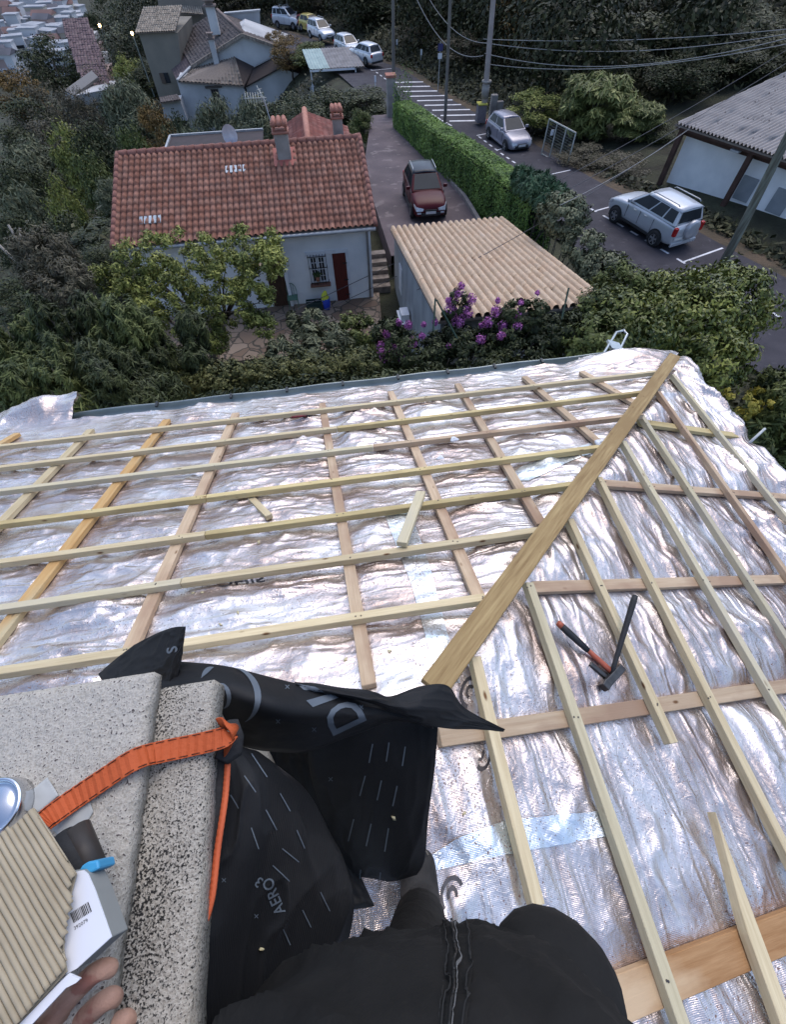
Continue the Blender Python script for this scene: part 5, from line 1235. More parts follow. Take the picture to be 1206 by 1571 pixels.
# =================================================================== VEGETATION
def rnd_unit(n, rs):
    v = rs.normal(size=(n, 3)); return v / np.linalg.norm(v, axis=1, keepdims=True)
def leaf_quads(C, Nn, size, elong, rs, D=None):
    """one folded-out quad per centre; Nn = rough normals, D = preferred long direction"""
    n = len(C); a = rnd_unit(n, rs) if D is None else D + .45 * rnd_unit(n, rs)
    Nn = Nn + .8 * rnd_unit(n, rs); Nn /= np.linalg.norm(Nn, axis=1, keepdims=True)
    a = a - Nn * (a * Nn).sum(1, keepdims=True); a /= np.linalg.norm(a, axis=1, keepdims=True) + 1e-9
    b = np.cross(Nn, a); s = size * (.6 + .8 * rs.rand(n, 1))
    V = np.stack([C - a * s * elong, C + b * s * .5, C + a * s * elong, C - b * s * .5], 1).reshape(-1, 3)
    return V, np.arange(4 * n).reshape(n, 4)
def crown_cloud(seed, n_cl, per, leaf, elong=1.0, r_cl=.16, flat=.8, lo=.18, dir_=None, shape='round', hollow=.55, stray=.05):
    """leaf cloud inside a unit-wide, unit-high envelope (z 0..1, xy -.5...5)"""
    rs = np.random.RandomState(seed); cs = []
    while len(cs) < n_cl:
        p = rs.uniform(-1, 1, 3); r = np.linalg.norm(p)
        if r > 1 or r < hollow: continue
        z = (p[2] + 1) / 2
        if shape == 'cone': w = (1 - z) ** .7 * 1.1
        elif shape == 'col': w = min(1, (1 - z) * 3) ** .5
        elif shape == 'dome': w = math.sqrt(max(0, 1 - z * z)) / max(.05, math.sqrt(1 - p[2] ** 2) if abs(p[2]) < 1 else .05); w = min(w, 1.6)
        else: w = 1
        cs.append((p[0] * .40 * w, p[1] * .40 * w, lo + (1 - lo) * (.07 + .86 * z)))
    cs = np.array(cs); C = []; Nn = []; D = []
    for c in cs:
        k = int(per * rs.uniform(.55, 1.45)); rr = r_cl * rs.uniform(.6, 1.3); d = rnd_unit(k, rs); d[:, 2] = np.abs(d[:, 2]) * 1.0 - .25 * (rs.rand(k) < .5)
        q = c + d * rr * (rs.rand(k, 1) ** .45) * np.array([1, 1, flat]); C.append(q); Nn.append(d + np.array([0, 0, .5]))
        o = (q - np.array([0, 0, .35])); D.append(o / (np.linalg.norm(o, axis=1, keepdims=True) + 1e-9))
    C = np.vstack(C); Nn = np.vstack(Nn); D = np.vstack(D)
    if dir_ is not None: D = D * .6 + np.array(dir_)
    C[:, 2] = np.clip(C[:, 2], 0, 1.1)
    k = rs.rand(len(C)) < stray; C[k] += rs.normal(size=(k.sum(), 3)) * .03
    return C, Nn, D, cs, rs
PROTO = {}
def proto(kind, seed, n_cl, per, leaf, lm, elong=1.0, limbs=True, bark=None, **kw):
    C, Nn, D, cs, rs = crown_cloud(seed, n_cl, per, leaf, elong, **kw)
    use_d = kw.get('dir_') is not None or elong > 1.6
    V, Q = leaf_quads(C, Nn, leaf, elong, rs, D if use_d else None)
    cr = fast_mesh('crown', V, Q, lm, None, False)
    b = MB(); lo = kw.get('lo', .18)
    wob = [(.0, 0, -.04), (.012, .008, lo * .5), (-.01, .01, lo + .05), (.015, -.01, .45), (0, 0, .68)]
    b.tube(wob, [.028, .022, .018, .012, .005], 7)
    if limbs:
        for c in cs[:: max(1, len(cs) // 12)]:
            z0 = lo * .8 + .25 * rs.rand(); b.tube([(0, 0, z0), (c[0] * .5, c[1] * .5, z0 + (c[2] - z0) * .55 + .02), tuple(c)], [.011, .007, .003], 5)
    tk = b.build('trunk', bark or BARK, None, True)
    for o in (cr, tk): COL.objects.unlink(o)
    PROTO[kind] = (tk, cr)
BARK = mat('bark', (.12, .10, .085), (.055, .045, .038), 6, .95, bump=.01); BARKP = mat('bark_pale', (.34, .31, .27), (.22, .19, .16), 6, .95)
LM = dict(
    dark=leaf_mat('leaf_dark', (.013, .020, .009), (.055, .066, .027)),
    green=leaf_mat('leaf_green', (.028, .042, .013), (.115, .135, .042)),
    olive=leaf_mat('leaf_olive', (.040, .050, .032), (.150, .165, .110)),
    yellow=leaf_mat('leaf_yellow_green', (.060, .078, .022), (.27, .29, .085)),
    autumn=leaf_mat('leaf_autumn', (.055, .036, .014), (.20, .13, .045)),
    conif=leaf_mat('leaf_conifer', (.028, .042, .016), (.125, .150, .055)),
    brown=leaf_mat('leaf_brownish', (.040, .036, .026), (.095, .088, .062)),
    hedge=leaf_mat('leaf_hedge', (.040, .085, .018), (.150, .240, .060)),
    glossy=leaf_mat('leaf_glossy', (.035, .052, .014), (.180, .200, .050), .4, tint=(.30, .29, .06)),
    lemon=leaf_mat('leaf_lemon', (.14, .13, .02), (.34, .29, .06)))
proto('broad', 11, 60, 190, .016, LM['green'], 1.0)
proto('broad2', 12, 46, 220, .017, LM['dark'], 1.0, r_cl=.18)
proto('oak', 13, 70, 170, .015, LM['dark'], 1.1, r_cl=.15)
proto('olive', 14, 60, 220, .014, LM['olive'], 2.0, r_cl=.15)
proto('mossy', 15, 54, 200, .016, LM['yellow'], 1.0, r_cl=.14)
proto('rust', 16, 46, 190, .016, LM['autumn'], 1.0)
proto('bare', 17, 50, 110, .014, LM['brown'], 1.4, r_cl=.17)
proto('pine', 18, 80, 200, .015, LM['dark'], 2.2, shape='cone', r_cl=.13, lo=.1)
proto('cypress', 19, 60, 220, .014, LM['conif'], 2.0, shape='col', r_cl=.12, lo=.04, dir_=(0, 0, 1.0))
proto('shrub', 20, 50, 240, .020, LM['green'], 1.0, lo=.02, shape='dome', r_cl=.17)
proto('shrubd', 21, 50, 240, .020, LM['dark'], 1.0, lo=.02, shape='dome', r_cl=.17)
proto('willow', 22, 60, 260, .022, leaf_mat('leaf_wispy', (.050, .065, .022), (.200, .220, .085)), 2.6, lo=.02, dir_=(.1, 0, 1.6), r_cl=.14)
NPL = {}
def plant(kind, px, py, y, wpx, label, cat='tree', group='trees on the hillside', base=None, hmin=1.2, name=None, dsc=None):
    """a tree whose crown top stands at distance y behind the picture point; wpx = its width in photograph pixels"""
    t = np.array(Y(px, py, y)); gz = Gz(t[0], t[1]) if base is None else base
    H = max(hmin, t[2] - gz); Dm = math.sqrt(t @ t); Wm = wpx / F * (-(CW[2] @ t))
    root = empty(name or ('tree' if cat == 'tree' else 'shrub'), (t[0], t[1], t[2] - H), random.uniform(0, 6.28), label, cat, group)
    tk, cr = PROTO[kind]
    for o in (tk, cr):
        c = o.copy(); COL.objects.link(c); c.parent = root
    root.scale = (Wm / 1.0, Wm / 1.0, H)
    return root
HS = 'trees on the hillside'
# --- hillside to the left, far to near (kind, px, py_top, distance, width px, label)
LEFT = [
 ('broad2', 60, 52, 150, 90, 'dark rounded tree against the pale town, upper left'),
 ('broad2', 20, 150, 110, 110, 'dark tree at the left edge below the town'),
 ('rust', 12, 100, 118, 70, 'brownish tree at the left edge under the pale town'),
 ('bare', 62, 122, 100, 70, 'dull brown tree left of the terraced roofs'),
 ('bare', 112, 135, 96, 50, 'grey-brown tree in front of the terraced roofs'),
 ('broad2', 150, -8, 200, 60, 'dark tree at the top edge right of the pale town'),
 ('oak', 135, 18, 185, 45, 'dark tree between the far town and the street lamp'),
 ('bare', 178, 22, 165, 50, 'dull tree just right of the left street lamp'),
 ('broad2', 108, 28, 170, 30, 'small dark tree at the top of the terraced row'),
 ('olive', 190, 35, 120, 75, 'silvery olive tree right of the terraced roofs'),
 ('broad2', 185, -15, 160, 70, 'dark tree at the top edge beside the terraced roofs'),
 ('oak', 215, -25, 150, 90, 'dark tree at the top edge above the tan house'),
 ('mossy', 190, 85, 90, 50, 'small yellow-green tree left of the tan house'),
 ('oak', 225, 95, 88, 60, 'dark green tree at the foot of the tan house'),
 ('bare', 60, 180, 82, 90, 'dull brown tree in the middle of the left hillside'),
 ('broad2', 168, 132, 82, 55, 'dark tree in front of the terraced roofs'),
 ('olive', 185, 122, 64, 92, 'large silvery olive tree below the tan house'),
 ('olive', 30, 215, 70, 90, 'grey-green olive tree at the left edge, high on the slope'),
 ('rust', 225, 150, 58, 60, 'orange-brown tree beside the big silvery olive'),
 ('broad2', 270, 172, 48, 60, 'dark tree behind the left corner of the red roof'),
 ('mossy', 88, 185, 60, 70, 'yellow-green tree right of the dull brown one on the slope'),
 ('oak', 135, 190, 52, 90, 'dark oak on the slope left of the red roof'),
 ('broad', 195, 195, 42, 70, 'green tree touching the far left corner of the red roof'),
 ('oak', 10, 250, 60, 90, 'dark oak at the left edge in mid slope'),
 ('olive', 25, 285, 44, 85, 'soft grey-green olive tree at the left edge'),
 ('mossy', 75, 275, 42, 60, 'moss-green tree in the middle of the slope left of the red roof'),
 ('broad', 125, 235, 38, 80, 'mid green tree left of the red tiled roof'),
 ('olive', 160, 275, 30, 50, 'pale palm-like olive hard against the red roof verge'),
 ('broad2', 95, 330, 34, 90, 'dark tree level with the lower glass tiles of the red roof'),
 ('shrubd', 140, 345, 26, 90, 'dark round shrub left of the lower red eave'),
 ('bare', 60, 395, 22, 80, 'leafless grey shrub on the near slope'),
 ('oak', 5, 330, 30, 80, 'dark oak above the bare forked trunk'),
 ('broad2', 130, 385, 20, 90, 'dark tree under the left end of the white house'),
 ('oak', 20, 430, 18, 110, 'dark tree at the left edge above the feathery shrubs'),
]
for i, (k, px, py, y, w, l) in enumerate(LEFT): plant(k, px, py, y, w * 1.25, l)
# --- trees and shrubs between the houses and up the road
MIDL = [
 ('shrubd', 430, 135, 47, 90, 'dark shrub in the hedge row right of the grey farmhouse', 'shrub'),
 ('shrubd', 495, 130, 46, 90, 'dark shrub in the middle of the row behind the red roofs', 'shrub'),
 ('shrubd', 560, 133, 46, 90, 'dark shrub at the gate end of the row behind the red roofs', 'shrub'),
 ('broad2', 460, 150, 38, 90, 'dark bush behind the hipped red roof', 'shrub'),
 ('shrub', 552, 165, 38, 44, 'round green shrub at the head of the driveway', 'shrub'),
 ('shrub', 536, 190, 33, 30, 'small green shrub beside the second red chimney', 'shrub'),
 ('olive', 330, 150, 50, 80, 'olive tree in front of the grey farmhouse wall', 'tree'),
 ('olive', 385, 148, 46, 80, 'olive tree behind the television aerial', 'tree'),
 ('olive', 290, 190, 40, 60, 'low olive behind the flat outbuilding', 'tree'),
 ('rust', 440, 52, 72, 60, 'brownish shrub between the farmhouse and the far cars', 'shrub'),
 ('shrub', 475, 62, 70, 60, 'green shrub beside the green carport roof', 'shrub'),
 ('rust', 420, 45, 78, 40, 'rusty shrub behind the farmhouse roof', 'shrub'),
]
for (k, px, py, y, w, l, c) in MIDL: plant(k, px, py, y, w * 1.2, l, c, 'shrubs between the houses')
# --- wood on the right: single trees in front, the far mass behind
RIGHT = [
 ('rust', 815, -40, 52, 110, 'tall russet tree behind the concrete pole', 'tree'),
 ('mossy', 828, 140, 37, 95, 'bright rounded shrub beside the lilac hatchback', 'shrub'),
 ('willow', 930, 112, 34, 115, 'tall wispy light green shrub behind the mesh gate', 'shrub'),
 ('willow', 990, 155, 32, 75, 'smaller wispy shrub right of the tall one', 'shrub'),
 ('broad2', 1015, 185, 31, 60, 'dark shrub at the near corner of the corrugated roof', 'shrub'),
 ('bare', 900, 225, 30, 80, 'dull low shrub behind the mesh gate', 'shrub'),
 ('bare', 960, 240, 28, 90, 'dull low shrub between the mesh gate and the silver car', 'shrub'),
 ('pine', 780, -60, 60, 150, 'dark conifer behind the two thin cables', 'tree'),
 ('oak', 900, -30, 50, 170, 'dark oak at the front of the wood', 'tree'),
 ('broad2', 1000, -20, 48, 170, 'dark broad tree in the middle of the wood', 'tree'),
 ('olive', 1140, -5, 44, 120, 'grey-green tree above the corrugated roof', 'tree'),
 ('oak', 1080, 40, 44, 140, 'dark oak left of the grey-green tree', 'tree'),
 ('broad2', 1200, 30, 40, 140, 'dark tree at the right edge above the corrugated roof', 'tree'),
 ('broad2', 1060, 80, 37, 110, 'dark tree rising behind the near corner of the corrugated roof', 'tree'),
 ('oak', 1150, 70, 38, 110, 'dark tree behind the middle of the corrugated roof', 'tree'),
 ('oak', 950, 60, 42, 110, 'dark tree behind the tall wispy shrub', 'tree'),
 ('bare', 720, 50, 56, 90, 'brown thicket beyond the hatched bay', 'shrub'),
 ('bare', 650, 40, 68, 90, 'brown thicket beyond the gate-pillar pole', 'shrub'),
 ('broad2', 600, -20, 82, 130, 'dark tree above the white hatchback', 'tree'),
 ('oak', 530, -40, 95, 130, 'dark tree above the white cars', 'tree'),
 ('bare', 470, -35, 100, 110, 'dark brown tree above the farthest pole', 'tree'),
 ('oak', 400, -40, 110, 120, 'dark tree behind the top of the farmhouse', 'tree'),
 ('broad2', 330, -50, 118, 120, 'dark tree above the farmhouse chimney', 'tree'),
 ('oak', 690, -40, 72, 140, 'dark tree between the two wooden poles', 'tree'),
]
for (k, px, py, y, w, l, c) in RIGHT: plant(k, px, py, y, w * 1.15, l, c, 'trees and thickets across the road')
rs = np.random.RandomState(5); Cs = []; Ns = []
for i in range(380):
    y = rs.uniform(14, 150); xd = float(droad(min(y, 114))[0])
    x = xd + 6.5 + rs.uniform(0, 1) ** 1.3 * 75
    if y > 100: x = rs.uniform(-45, 60)
    if 12 < y < 38 and x < 34: continue
    g = Gz(x, y); h = rs.uniform(5, 9); w = rs.uniform(3, 5.5); n_ = 1000
    d = rnd_unit(n_, rs); r_ = rs.rand(n_, 1) ** .35; lump = 1 + .28 * np.sin(d[:, :1] * 5 + i) * np.cos(d[:, 1:2] * 6 + i)
    Cs.append(np.array([x, y, g + h * .55]) + d * r_ * lump * np.array([w / 2 * 1.3, w / 2 * 1.3, h * .5])); Ns.append(d + np.array([0, 0, .4]))
V, Q = leaf_quads(np.vstack(Cs), np.vstack(Ns), .17, 1.0, rs)
fo = fast_mesh('wood', V, Q, leaf_mat('leaf_wood', (.011, .015, .008), (.046, .050, .024)), None, False)
tag(fo, 'dark wood covering the bank across the road', 'wood', None, 'stuff')
# scrub covering the slopes: low leaves everywhere there is soil
Cs = []; rs = np.random.RandomState(9)
n_ = 170000; x = np.where(rs.rand(n_) < .5, rs.uniform(-70, 60, n_), rs.uniform(8, 40, n_)); y = 6 + 110 * rs.rand(n_) ** 1.3; xd, _z = droad(np.clip(y, 4, 114))
ok = ((x < xd - 5.2) | (x > xd + 3.6)) & ~((x > -9) & (x < 8.0) & (y > 5) & (y < 42.5)) & ~((x > 14) & (x < 34) & (y > 12) & (y < 36) & (x > xd + 5))
x, y, xd = x[ok], y[ok], xd[ok]; z = G(x, y) + rs.rand(len(x)) ** 1.5 * (.3 + 3.2 * np.clip(fbm(x * .35, y * .35, 99) - .38, 0, 1) * 1.6 * sstep(4.2, 6, np.abs(x - xd[:len(x)] if len(xd) == len(x) else x * 0 + 9)))
V, Q = leaf_quads(np.stack([x, y, z], -1), np.tile([0, 0, 1.], (len(x), 1)), .16, 1.3, rs)
tag(fast_mesh('undergrowth', V, Q, leaf_mat('leaf_scrub', (.018, .022, .012), (.075, .075, .04)), None, False), 'low scrub and leaf litter on the slopes', 'undergrowth', None, 'stuff')

# --- plants close to the roof
def bush(name, pts, leaf, elong, n, lm, label, cat='shrub', dir_=None, seed=1, group=None, sticks=True, stem_to=-10.7, extra=None):
    """pts: (centre xyz, radii xyz) blobs; leaves on and inside them"""
    rs = np.random.RandomState(seed); vol = np.array([r[0] * r[1] + r[0] * r[2] + r[1] * r[2] for c, r in pts]); vol = vol / vol.sum(); C = []; Nn = []; D = []
    for (c, r), f in zip(pts, vol):
        k = int(n * f); m_ = max(6, int(k / 55)); cd = rnd_unit(m_, rs); cd[:, 2] = cd[:, 2] * .8 + .25
        cc = cd * (.72 + .30 * rs.rand(m_, 1)); ids = rs.randint(0, m_, k); d = rnd_unit(k, rs)
        p = cc[ids] + d * (rs.rand(k, 1) ** .5) * (.13 + .16 * rs.rand(m_)[ids][:, None]); p = p * np.array(r) + np.array(c); C.append(p); Nn.append(d + cd[ids]); D.append(cd[ids])
    C = np.vstack(C); Nn = np.vstack(Nn); D = np.vstack(D)
    if dir_ is not None: D = D * .7 + np.array(dir_)
    root = empty(name, (pts[0][0][0], pts[0][0][1], stem_to), label=label, cat=cat, group=group)
    V, Q = leaf_quads(C, Nn, leaf, elong, rs, D if (dir_ is not None or elong > 1.5) else None)
    fast_mesh('foliage', V, Q, lm, root, False, tuple(root.location))
    b = MB(); base = np.array([pts[0][0][0], pts[0][0][1], stem_to])
    for (c, r) in pts:
        for k in range(5):
            e = np.array(c) + rnd_unit(1, rs)[0] * np.array(r) * .8; b.tube([base, (base + e) / 2 + rs.normal(size=3) * .1, e], [.05, .028, .008], 5)
    b.build('stem', BARK, root, True)
    return root
def blob(px, py, y, rx, ry, rz): return (Y(px, py, y), (rx, ry, rz))
# big rounded laurel-like bush on the right
bush('shrub', [blob(1045, 500, 9.3, 1.5, 1.6, 1.05), blob(1115, 470, 9.8, 1.15, 1.3, .9), blob(960, 515, 9.0, 1.2, 1.3, .9), blob(1080, 560, 8.0, 1.0, 1.1, .9), blob(1000, 475, 10.6, 1.3, 1.3, .8)], .055, 1.15, 36000, LM['glossy'], 'big rounded bush with glossy yellow-green leaves beyond the tip of the hip board', 'shrub', seed=3)
bush('shrub', [blob(945, 468, 10.6, .9, 1.1, .95), blob(925, 505, 9.6, .9, 1.0, 1.0), blob(915, 535, 8.2, .9, .9, .7)], .05, 1.3, 17000, LM['green'], 'loose dark green bush between the tan roof and the big rounded bush', seed=4)
bush('shrub', [blob(862, 340, 15.2, .8, 1.0, .75), blob(893, 385, 13.6, .65, .8, .55), blob(922, 420, 12.6, .7, .9, .55), blob(925, 420, 12.6, .8, .9, .5)], .05, 1.3, 20000, LM['olive'], 'grey-green bush with pale flowers at the near end of the clipped hedge', seed=5)
bush('shrub', [blob(822, 292, 18.6, .6, .8, .5), blob(800, 278, 19.4, .4, .5, .35), blob(845, 312, 17.4, .6, .7, .5)], .07, 3.2, 9000, leaf_mat('leaf_juniper', (.022, .050, .030), (.075, .14, .085)), 'feathery blue-green juniper spilling from the end of the clipped hedge', dir_=(.3, -.2, .5), seed=6)
bush('shrub', [blob(1130, 620, 6.6, .55, .5, .35), blob(1175, 615, 6.8, .35, .4, .25)], .05, .8, 1500, LM['lemon'], 'yellow-leaved plant beside the right corner of the foil roof', seed=7)
bush('shrub', [blob(1195, 610, 7.6, .8, .8, .8), blob(1160, 690, 6.3, .9, .9, 1.0), blob(1215, 650, 6.4, .8, .9, 1.2), blob(1120, 650, 6.8, .5, .6, .6)], .05, 2.2, 16000, LM['conif'], 'dark feathery conifer below the right eave of the foil roof', seed=8)
# feathery shrubs on the left, leaning right
FE = 'feathery evergreens along the left garden edge'
for i, (px, py, y, rx, rz, l) in enumerate(((40, 540, 9.5, 1.3, 1.0, 'leftmost of the feathery evergreens'), (120, 530, 9.8, 1.2, 1.05, 'tall feathery evergreen second from the left'), (200, 535, 9.4, 1.1, .95, 'feathery evergreen third from the left'), (265, 550, 9.2, .8, .75, 'brown-green feathery evergreen next to the yellow-green tree'), (60, 600, 7.6, 1.4, .7, 'low feathery evergreen behind the turned-up foil'), (180, 590, 7.8, 1.3, .75, 'low feathery evergreen left of the zinc gutter end'))):
    rq = np.random.RandomState(200 + i); pl_ = [blob(px, py + 30, y - .3, rx, .9, rz * .6)] + [blob(px + rq.uniform(-48, 48), py + rq.uniform(-45, 30), y + rq.uniform(-.7, .7), rq.uniform(.22, .38), .3, rz * rq.uniform(.55, .9)) for _k in range(8)]
    bush('shrub', pl_, .026, 3.4, 34000, [LM['conif'], leaf_mat('leaf_conifer_2', (.020, .028, .014), (.070, .085, .036))][i % 2], l, 'shrub', (.55, 0, 1.2), 20 + i, FE)
bush('shrub', [blob(75, 400, 14, .8, 1.0, .8), blob(95, 440, 12, .8, .9, .5)], .028, 2.2, 14000, LM['brown'], 'thin grey-brown shrub above the feathery evergreens', seed=30, stem_to=-13)
# yellow-green tree with a forked trunk in front of the house
yt = empty('tree', Z(330, 556, -10.7), label='light yellow-green tree with a forked trunk in front of the white house', cat='tree')
rs = np.random.RandomState(44); base = np.array(yt.location)
CL = []
for (px, py, y, r) in [(200, 405, 13.4, .55), (160, 425, 13.2, .3), (240, 395, 13.6, .6), (225, 440, 13.0, .6), (280, 390, 13.6, .6), (300, 430, 12.8, .6), (330, 395, 13.2, .6), (350, 440, 12.6, .6), (375, 380, 13.0, .55), (405, 375, 12.8, .42), (400, 420, 12.3, .55), (418, 400, 12.2, .3), (265, 455, 12.6, .6), (310, 480, 12.2, .5), (360, 480, 12.0, .5), (395, 465, 12.0, .5), (250, 425, 14.1, .6), (345, 415, 13.9, .6), (180, 455, 12.8, .45), (285, 500, 12.0, .45), (230, 480, 12.4, .5), (400, 500, 11.8, .35), (330, 520, 11.8, .35)]:
    CL.append((np.array(Y(px, py, y)), r))
C = []; Nn = []
for c, r in CL:
    for j in range(15):
        cc = c + rnd_unit(1, rs)[0] * r * .9; k = 110; d = rnd_unit(k, rs); C.append(cc + d * (rs.rand(k, 1) ** .6) * .21 * np.array([1, 1, .7])); Nn.append(d + np.array([0, 0, .4]))
V, Q = leaf_quads(np.vstack(C), np.vstack(Nn), .042, 1.2, rs); fast_mesh('crown', V, Q, LM['yellow'], yt, False, tuple(base))
b = MB(); fk = base + np.array([.05, 0, .7])
b.tube([base - np.array([0, 0, .2]), fk], [.17, .13], 9)
hubs = [fk + np.array([-1.0, .2, 1.0]), fk + np.array([-.2, .3, 1.3]), fk + np.array([.9, .1, 1.0])]
for h_ in hubs: b.tube([fk, (fk + h_) / 2 + np.array([0, 0, -.1]), h_], [.11, .09, .06], 7)
for c, r in CL:
    h_ = min(hubs, key=lambda q: np.linalg.norm(q - c)); b.tube([h_, (h_ + c) / 2 + rs.normal(size=3) * .12, c], [.05, .03, .01], 6)
b.build('trunk', BARK, yt, True)
# shrubs in the garden
bush('shrub', [blob(500, 530, 11.0, .8, .7, .6), blob(450, 550, 10.2, .7, .7, .5), blob(470, 500, 12.2, .55, .5, .5)], .045, 2.2, 8000, LM['olive'], 'grey-leaved lavender-like shrub below the stone terrace', seed=50)
bush('shrub', [blob(548, 520, 11.6, .65, .8, .7)], .045, 1.0, 6000, LM['green'], 'dark green shrub between the terrace corner and the purple flowers', seed=51)
GH = 'garden hedge shrubs along the zinc gutter'
for i, (px, py, l) in enumerate(((330, 590, 'yellow-green hedge shrub left of the others along the gutter'), (400, 585, 'yellow-green hedge shrub second from the left along the gutter'), (470, 580, 'yellow-green hedge shrub third along the gutter'), (535, 572, 'yellow-green hedge shrub at the right end of the row by the purple flowers'))):
    bush('shrub', [blob(px, py, 8.3, .75, .55, .55), blob(px + 20, py + 4, 8.0, .6, .5, .5)], .035, 1.1, 8000, leaf_mat('leaf_box', (.030, .040, .016), (.120, .120, .045)), l, 'shrub', None, 60 + i, GH)
bush('shrub', [blob(500, 620, 6.9, 3.6, .6, .5)], .05, 1.2, 7000, LM['dark'], 'dark low growth at the foot of the gutter', seed=66)
# bougainvillea over the near side of the shed
bg_ = bush('shrub', [blob(640, 555, 8.9, .9, .6, .7), blob(600, 530, 9.4, .5, .6, .6), blob(720, 550, 8.7, 1.0, .6, .55), blob(800, 550, 8.6, 1.0, .6, .6), blob(860, 525, 8.9, .8, .6, .7), blob(800, 490, 9.2, .7, .4, .45), blob(700, 480, 9.5, .35, .3, .5), blob(770, 580, 7.8, 1.2, .5, .5), blob(640, 590, 7.9, .8, .5, .5), blob(700, 530, 9.2, .9, .5, .45), blob(770, 525, 9.0, .9, .5, .5), blob(830, 510, 9.2, .8, .5, .5), blob(895, 490, 9.8, .4, .5, .4)], .042, 1.2, 46000, LM['dark'], 'bougainvillea with purple flowers climbing over the near edge of the tan roof', seed=70)
rs = np.random.RandomState(71); C = []; Nn = []
for (px, py, y, r) in [(700, 452, 9.7, .15), (690, 470, 9.6, .15), (720, 460, 9.6, .12), (712, 478, 9.5, .16), (700, 492, 9.4, .16), (686, 462, 9.6, .08), (735, 500, 9.2, .06), (757, 478, 9.3, .12), (790, 482, 9.2, .1), (745, 495, 9.2, .12), (768, 500, 9.1, .12), (790, 500, 9.0, .12), (735, 520, 8.8, .12), (625, 498, 9.4, .10), (610, 495, 9.6, .08), (592, 512, 9.6, .10), (583, 530, 9.4, .10), (585, 540, 9.2, .10), (600, 540, 9.2, .08), (590, 550, 9.0, .12), (605, 535, 9.2, .12), (630, 525, 9.1, .14), (645, 515, 9.2, .08), (648, 498, 9.4, .06), (615, 550, 8.8, .08), (686, 530, 8.9, .06), (765, 515, 8.8, .1), (795, 465, 9.3, .06), (820, 450, 9.4, .05), (760, 462, 9.4, .06), (665, 495, 9.4, .07), (705, 440, 9.8, .08)]:
    c = np.array(Y(px, py, y)) + np.array([0, -.15, .1]); k = int(90 + 700 * r); d = rnd_unit(k, rs); C.append(c + d * (rs.rand(k, 1) ** .5) * r * 1.15); Nn.append(d)
V, Q = leaf_quads(np.vstack(C), np.vstack(Nn), .032, .9, rs); fast_mesh('flowers', V, Q, leaf_mat('petal', (.20, .055, .22), (.46, .17, .46)), bg_, False, tuple(bg_.location))['kind'] = 'stuff'
b = MB()
for p, q in (((668, 458, 9.6), (665, 508, 9.0)), ((670, 460, 9.6), (702, 520, 8.8)), ((873, 442, 9.6), (862, 490, 9.0))): b.tube([Y(*p), Y(*q)], .022, 6); tag(b.build('trellis_bar', mat('trellis_green', (.03, .06, .045)), None), ['dark green support bar slanting right among the purple flowers', 'longer dark green support bar crossing over the tan roof edge', 'dark green stake beside the right corner of the tan roof'][('668', '670', '873').index(str(p[0]))], 'support bar', 'plant supports'); b = MB()
# clipped hedge
def hedge():
    rs = np.random.RandomState(90)
    p0, p1 = np.array([6.35, 38.2]), np.array([8.62, 17.9]); zb0, zb1 = -11.1, -10.1; zt0, zt1 = -9.45, -7.45; w0 = .62
    d = (p1 - p0); L = np.linalg.norm(d); d /= L; nrm = np.array([-d[1], d[0]])     # nrm points to the road side or back
    n = 95000; u = rs.rand(n); f = rs.rand(n); C = np.zeros((n, 3)); Nn = np.zeros((n, 3)); zb = zb0 + (zb1 - zb0) * u; zt = zt0 + (zt1 - zt0) * u
    top = f < .28; side = (f >= .28) & (f < .64); sd2 = (f >= .64) & (f < .97); end = f >= .97
    v = rs.rand(n); off = np.where(top, (v * 2 - 1) * w0, np.where(side, w0, np.where(sd2, -w0, (v * 2 - 1) * w0)))
    h = np.where(top, 1.0, v); h = np.where(end, rs.rand(n), h); uu = np.where(end, np.where(rs.rand(n) < .5, 0, 1), u)
    bulge = .16 * (fbm(uu * 22, h * 2.5, 91) - .5) + rs.normal(size=n) * .03
    rnd = np.where(h > .93, -.10 * (h > .93), 0)
    off = off + np.sign(off) * bulge * ~top + rnd * np.sign(off) * ~top
    P = p0[None] + d[None] * (uu * L)[:, None] + nrm[None] * off[:, None]
    zz = zb + (zt - zb) * h + np.where(top, bulge - .10 * (np.abs(off) > w0 * .85), 0) + .05 * np.sin(uu * 13)
    C = np.stack([P[:, 0], P[:, 1], zz], -1)
    Nn[:, 2] = np.where(top, 1.2, .35); Nn[:, 0] += np.where(top | end, 0, nrm[0] * np.sign(off)); Nn[:, 1] += np.where(top | end, 0, nrm[1] * np.sign(off))
    root = empty('hedge', (7.3, 29, -10), label='long clipped green hedge between the driveway and the road', cat='hedge')
    V, Q = leaf_quads(C, Nn, .050, 1.0, rs); fast_mesh('foliage', V, Q, LM['hedge'], root, False, tuple(root.location))
    m0, m1 = (p0 + p1) / 2, 0
    MB().box((m0[0], m0[1], (zb0 + zb1 + zt0 + zt1) / 4 - .12), (L - .3, w0 * 2 - .28, (zt1 - zb1 + zt0 - zb0) / 2 - .35), axes=[tuple(np.array([d[0], d[1], (zt1 - zt0) / L]) / math.sqrt(1 + ((zt1 - zt0) / L) ** 2)), (nrm[0], nrm[1], 0), tuple(np.array([-d[0] * (zt1 - zt0) / L, -d[1] * (zt1 - zt0) / L, 1]) / math.sqrt(1 + ((zt1 - zt0) / L) ** 2))]).build('branches', mat('hedge_inside', (.012, .016, .008)), root)
hedge()
